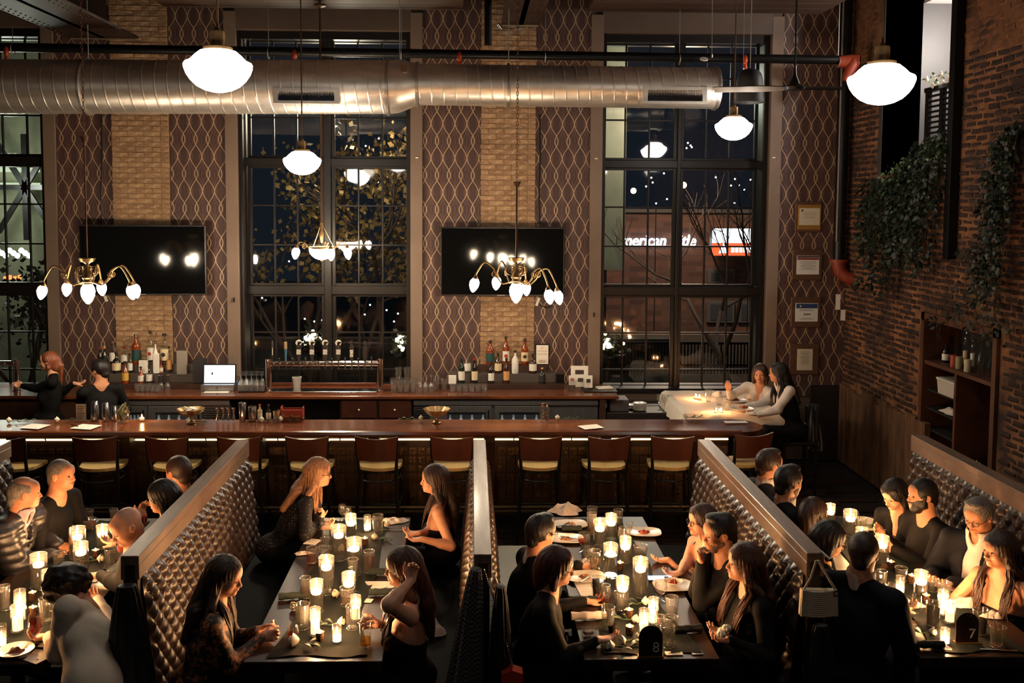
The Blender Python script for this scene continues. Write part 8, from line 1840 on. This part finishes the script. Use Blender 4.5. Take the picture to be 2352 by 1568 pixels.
# corsage on her wrist
c = H_(1662, 1452, .86); t = thing('corsage', 'white rose corsage on the wrist of the smiling auburn-haired woman', 'corsage', c)
for k, o in enumerate(((-.02, -.02, 0), (.022, .015, .02), (.0, .03, -.005))):
    b = B(); p = c+Vector(o)
    for rr_, n_ in ((.010, 3), (.020, 5), (.028, 6)):
        for j in range(n_):
            a = 2*PI*j/n_+rr_*50; b.ball(p+Vector((math.cos(a)*rr_*.6, math.sin(a)*rr_*.6-.004, .012-rr_*.4)), (.013, .013, .016), 7, 5)
    b.build('bloom', rose_m, t, smooth=True)
# right-hand booth
person('man in a dark suit and white collar, rearmost on the left of the right booth', (1768, 1066), 7.6, 12, 6, body=10, lean=.12, hair='full', hcol='brown', top='charcoal', style='suit', under='white', skin='mid', smile=1)
person('dark-haired man with short beard in a navy suit, left of the right booth', (1812, 1106), 7.0, 22, 6, body=12, lean=.16, hair='full', hcol='black', top='navy', style='suit', under='white', skin='mid', beard='stubble')
person('brown-haired guest seen from behind, left of the right booth', (1868, 1180), 6.75, 42, 12, body=25, lean=.18, sex='f', hair='bob', hcol='brown', top='black', style='dress', skin='mid', face=False)
person('dark-haired woman with glasses looking down, left of the right booth', (1905, 1238), 6.15, 0, 20, body=0, lean=.20, sex='f', hair='bob', hcol='black', top='black', style='dress', skin='mid', glasses='dark', lids='down')
person('large man in a dark jacket and striped collar, back to the camera, right booth', (1984, 1268), 5.6, 55, 8, body=40, lean=.12, hair='short', hcol='brown', top='navy', style='suit', under='white', skin='mid', face=False, build=1.12, glasses='dark', hands=((H_(2070, 1400), (.9, .2, 0), dn), None), bottom='charcoal')
person('dark-haired woman with a fringe leaning forward, far right of the right booth', (2055, 1135), 7.25, 206, 24, body=205, lean=.22, sex='f', hair='bob', hcol='black', top='black', style='white_v', skin='fair', lids='down', hands=((H_(2030, 1230, .84), (-.7, -.1, .6), {'curl': .25, 'n': (-.5, .8, 0)}), None))
person('man with a full dark beard in a black shirt, right of the right booth', (2118, 1137), 6.95, 184, 2, body=190, lean=.14, hair='short', hcol='black', top='black', style='shirt', skin='mid', beard='full', hands=((H_(2050, 1262, .84), (-.8, 0, .5), {'curl': .3, 'n': (-.6, .7, 0)}), None))
person('older man with glasses in a navy jacket and open white shirt', (2247, 1184), 6.35, 214, 18, body=212, lean=.10, hair='full', hcol='grey', top='navy', style='suit', under='white', skin='mid', glasses='dark', build=1.12, wide=.12, lids='down', hands=((H_(2185, 1335, .82), (-.8, -.5, 0), dn), (H_(2142, 1322, .82), (-.6, -.7, -.1), {'curl': .7, 'n': (0, 0, -1)})))
person('woman with long brown hair in a black strappy dress, near right', (2295, 1262), 5.85, 192, 6, body=205, lean=.10, sex='f', hair='wavy', hcol='brown', top='black', style='strap', skin='mid', hands=((H_(2268, 1372, .80), (-.4, .7, 0), dn), (H_(2255, 1356, .81), (-.7, -.3, 0), {'curl': .9, 'n': (0, 0, -1)})), elb=((.4, -.6, -.6), (-.6, .1, -.6)))
# pair at the high table
hw = ZH+.035
person('woman in a plunging white blouse at the high table', (1746, 858), 11.35, 246, 4, body=235, lean=.10, sex='f', hair='bob', hcol='brown', top='white', style='white_v', skin='mid', h=.007, pel=(U(1750, 900, 11.4).x, 11.55, .76), hands=((U(1700, 940, 11.0), (-.6, -.8, 0), dn), (U(1674, 896, 11.2), (-.3, -.2, .8), {'curl': .8, 'n': (-.4, -.8, 0)})), smile=0)
person('woman in a black waistcoat over a white shirt, long dark hair', (1788, 856), 10.95, 160, 6, body=190, lean=.16, sex='f', hair='long', hcol='black', top='black', style='vest', under='white', skin='mid', h=.007, pel=(U(1812, 900, 10.9).x+.05, 10.85, .76), hands=((U(1740, 952, 10.7), (-.9, .3, 0), dn), (U(1752, 948, 11.2), (-.9, .2, 0), dn)), bottom='black')
# bartenders
person('bartender with an auburn ponytail in black, reaching left', (112, 829), 11.2, 186, 4, body=205, lean=-.02, sex='f', hair='pony', hcol='copper', top='black', style='tee', skin='fair', h=.007, stand=True, hands=((U(28, 888, 11.35), (-1, .1, .1), {'curl': 1.2, 'n': (0, .9, -.2)}), (U(170, 880, 11.45), (.9, .4, -.1), dn)))
person('dark-haired bartender in a black T-shirt seen from behind', (229, 850), 11.05, 158, 10, body=120, lean=.02, hair='full', hcol='black', top='black', style='tee', skin='mid', h=.007, stand=True, face=False, hands=((U(190, 925, 11.4), (-.4, .9, 0), dn), (U(262, 925, 11.4), (.2, .9, 0), dn)))
# chairs of the pair at the high table
for x, y, lb in ((U(1752, 900, 11.4).x, 11.6, 'dark high chair of the woman in white'), (U(1815, 900, 10.9).x+.05, 10.85, 'dark high chair with a coat behind the woman in the waistcoat')):
    t = thing('high_chair', lb, 'chair', (x, y, 0)); B().box((x-.2, y-.2, .62), (x+.2, y+.2, .66), .01).build('seat', st_k, t)
    for sx in (-1, 1):
        for sy in (-1, 1): B().box((x+sx*.18-.018, y+sy*.18-.018, 0), (x+sx*.18+.018, y+sy*.18+.018, .62)).build('leg', st_k, t)
    sgx = 1
    B().box((x+.18, y-.2, .66), (x+.215, y+.2, 1.02), .01).build('backrest', st_k, t)
coat(U(1815, 900, 10.9).x+.27, 10.85, .55, 1.06, .10, .22, M('navy_leather', S((36, 40, 48)), .35), 'dark shiny jacket over the back of the high chair', seed=14, depth=.16)
# leaning coats and tags near the figures
for px, py, lb in ((1568, 1292, 'thin gold bracelet on the arm reaching into third booth'),):
    pass
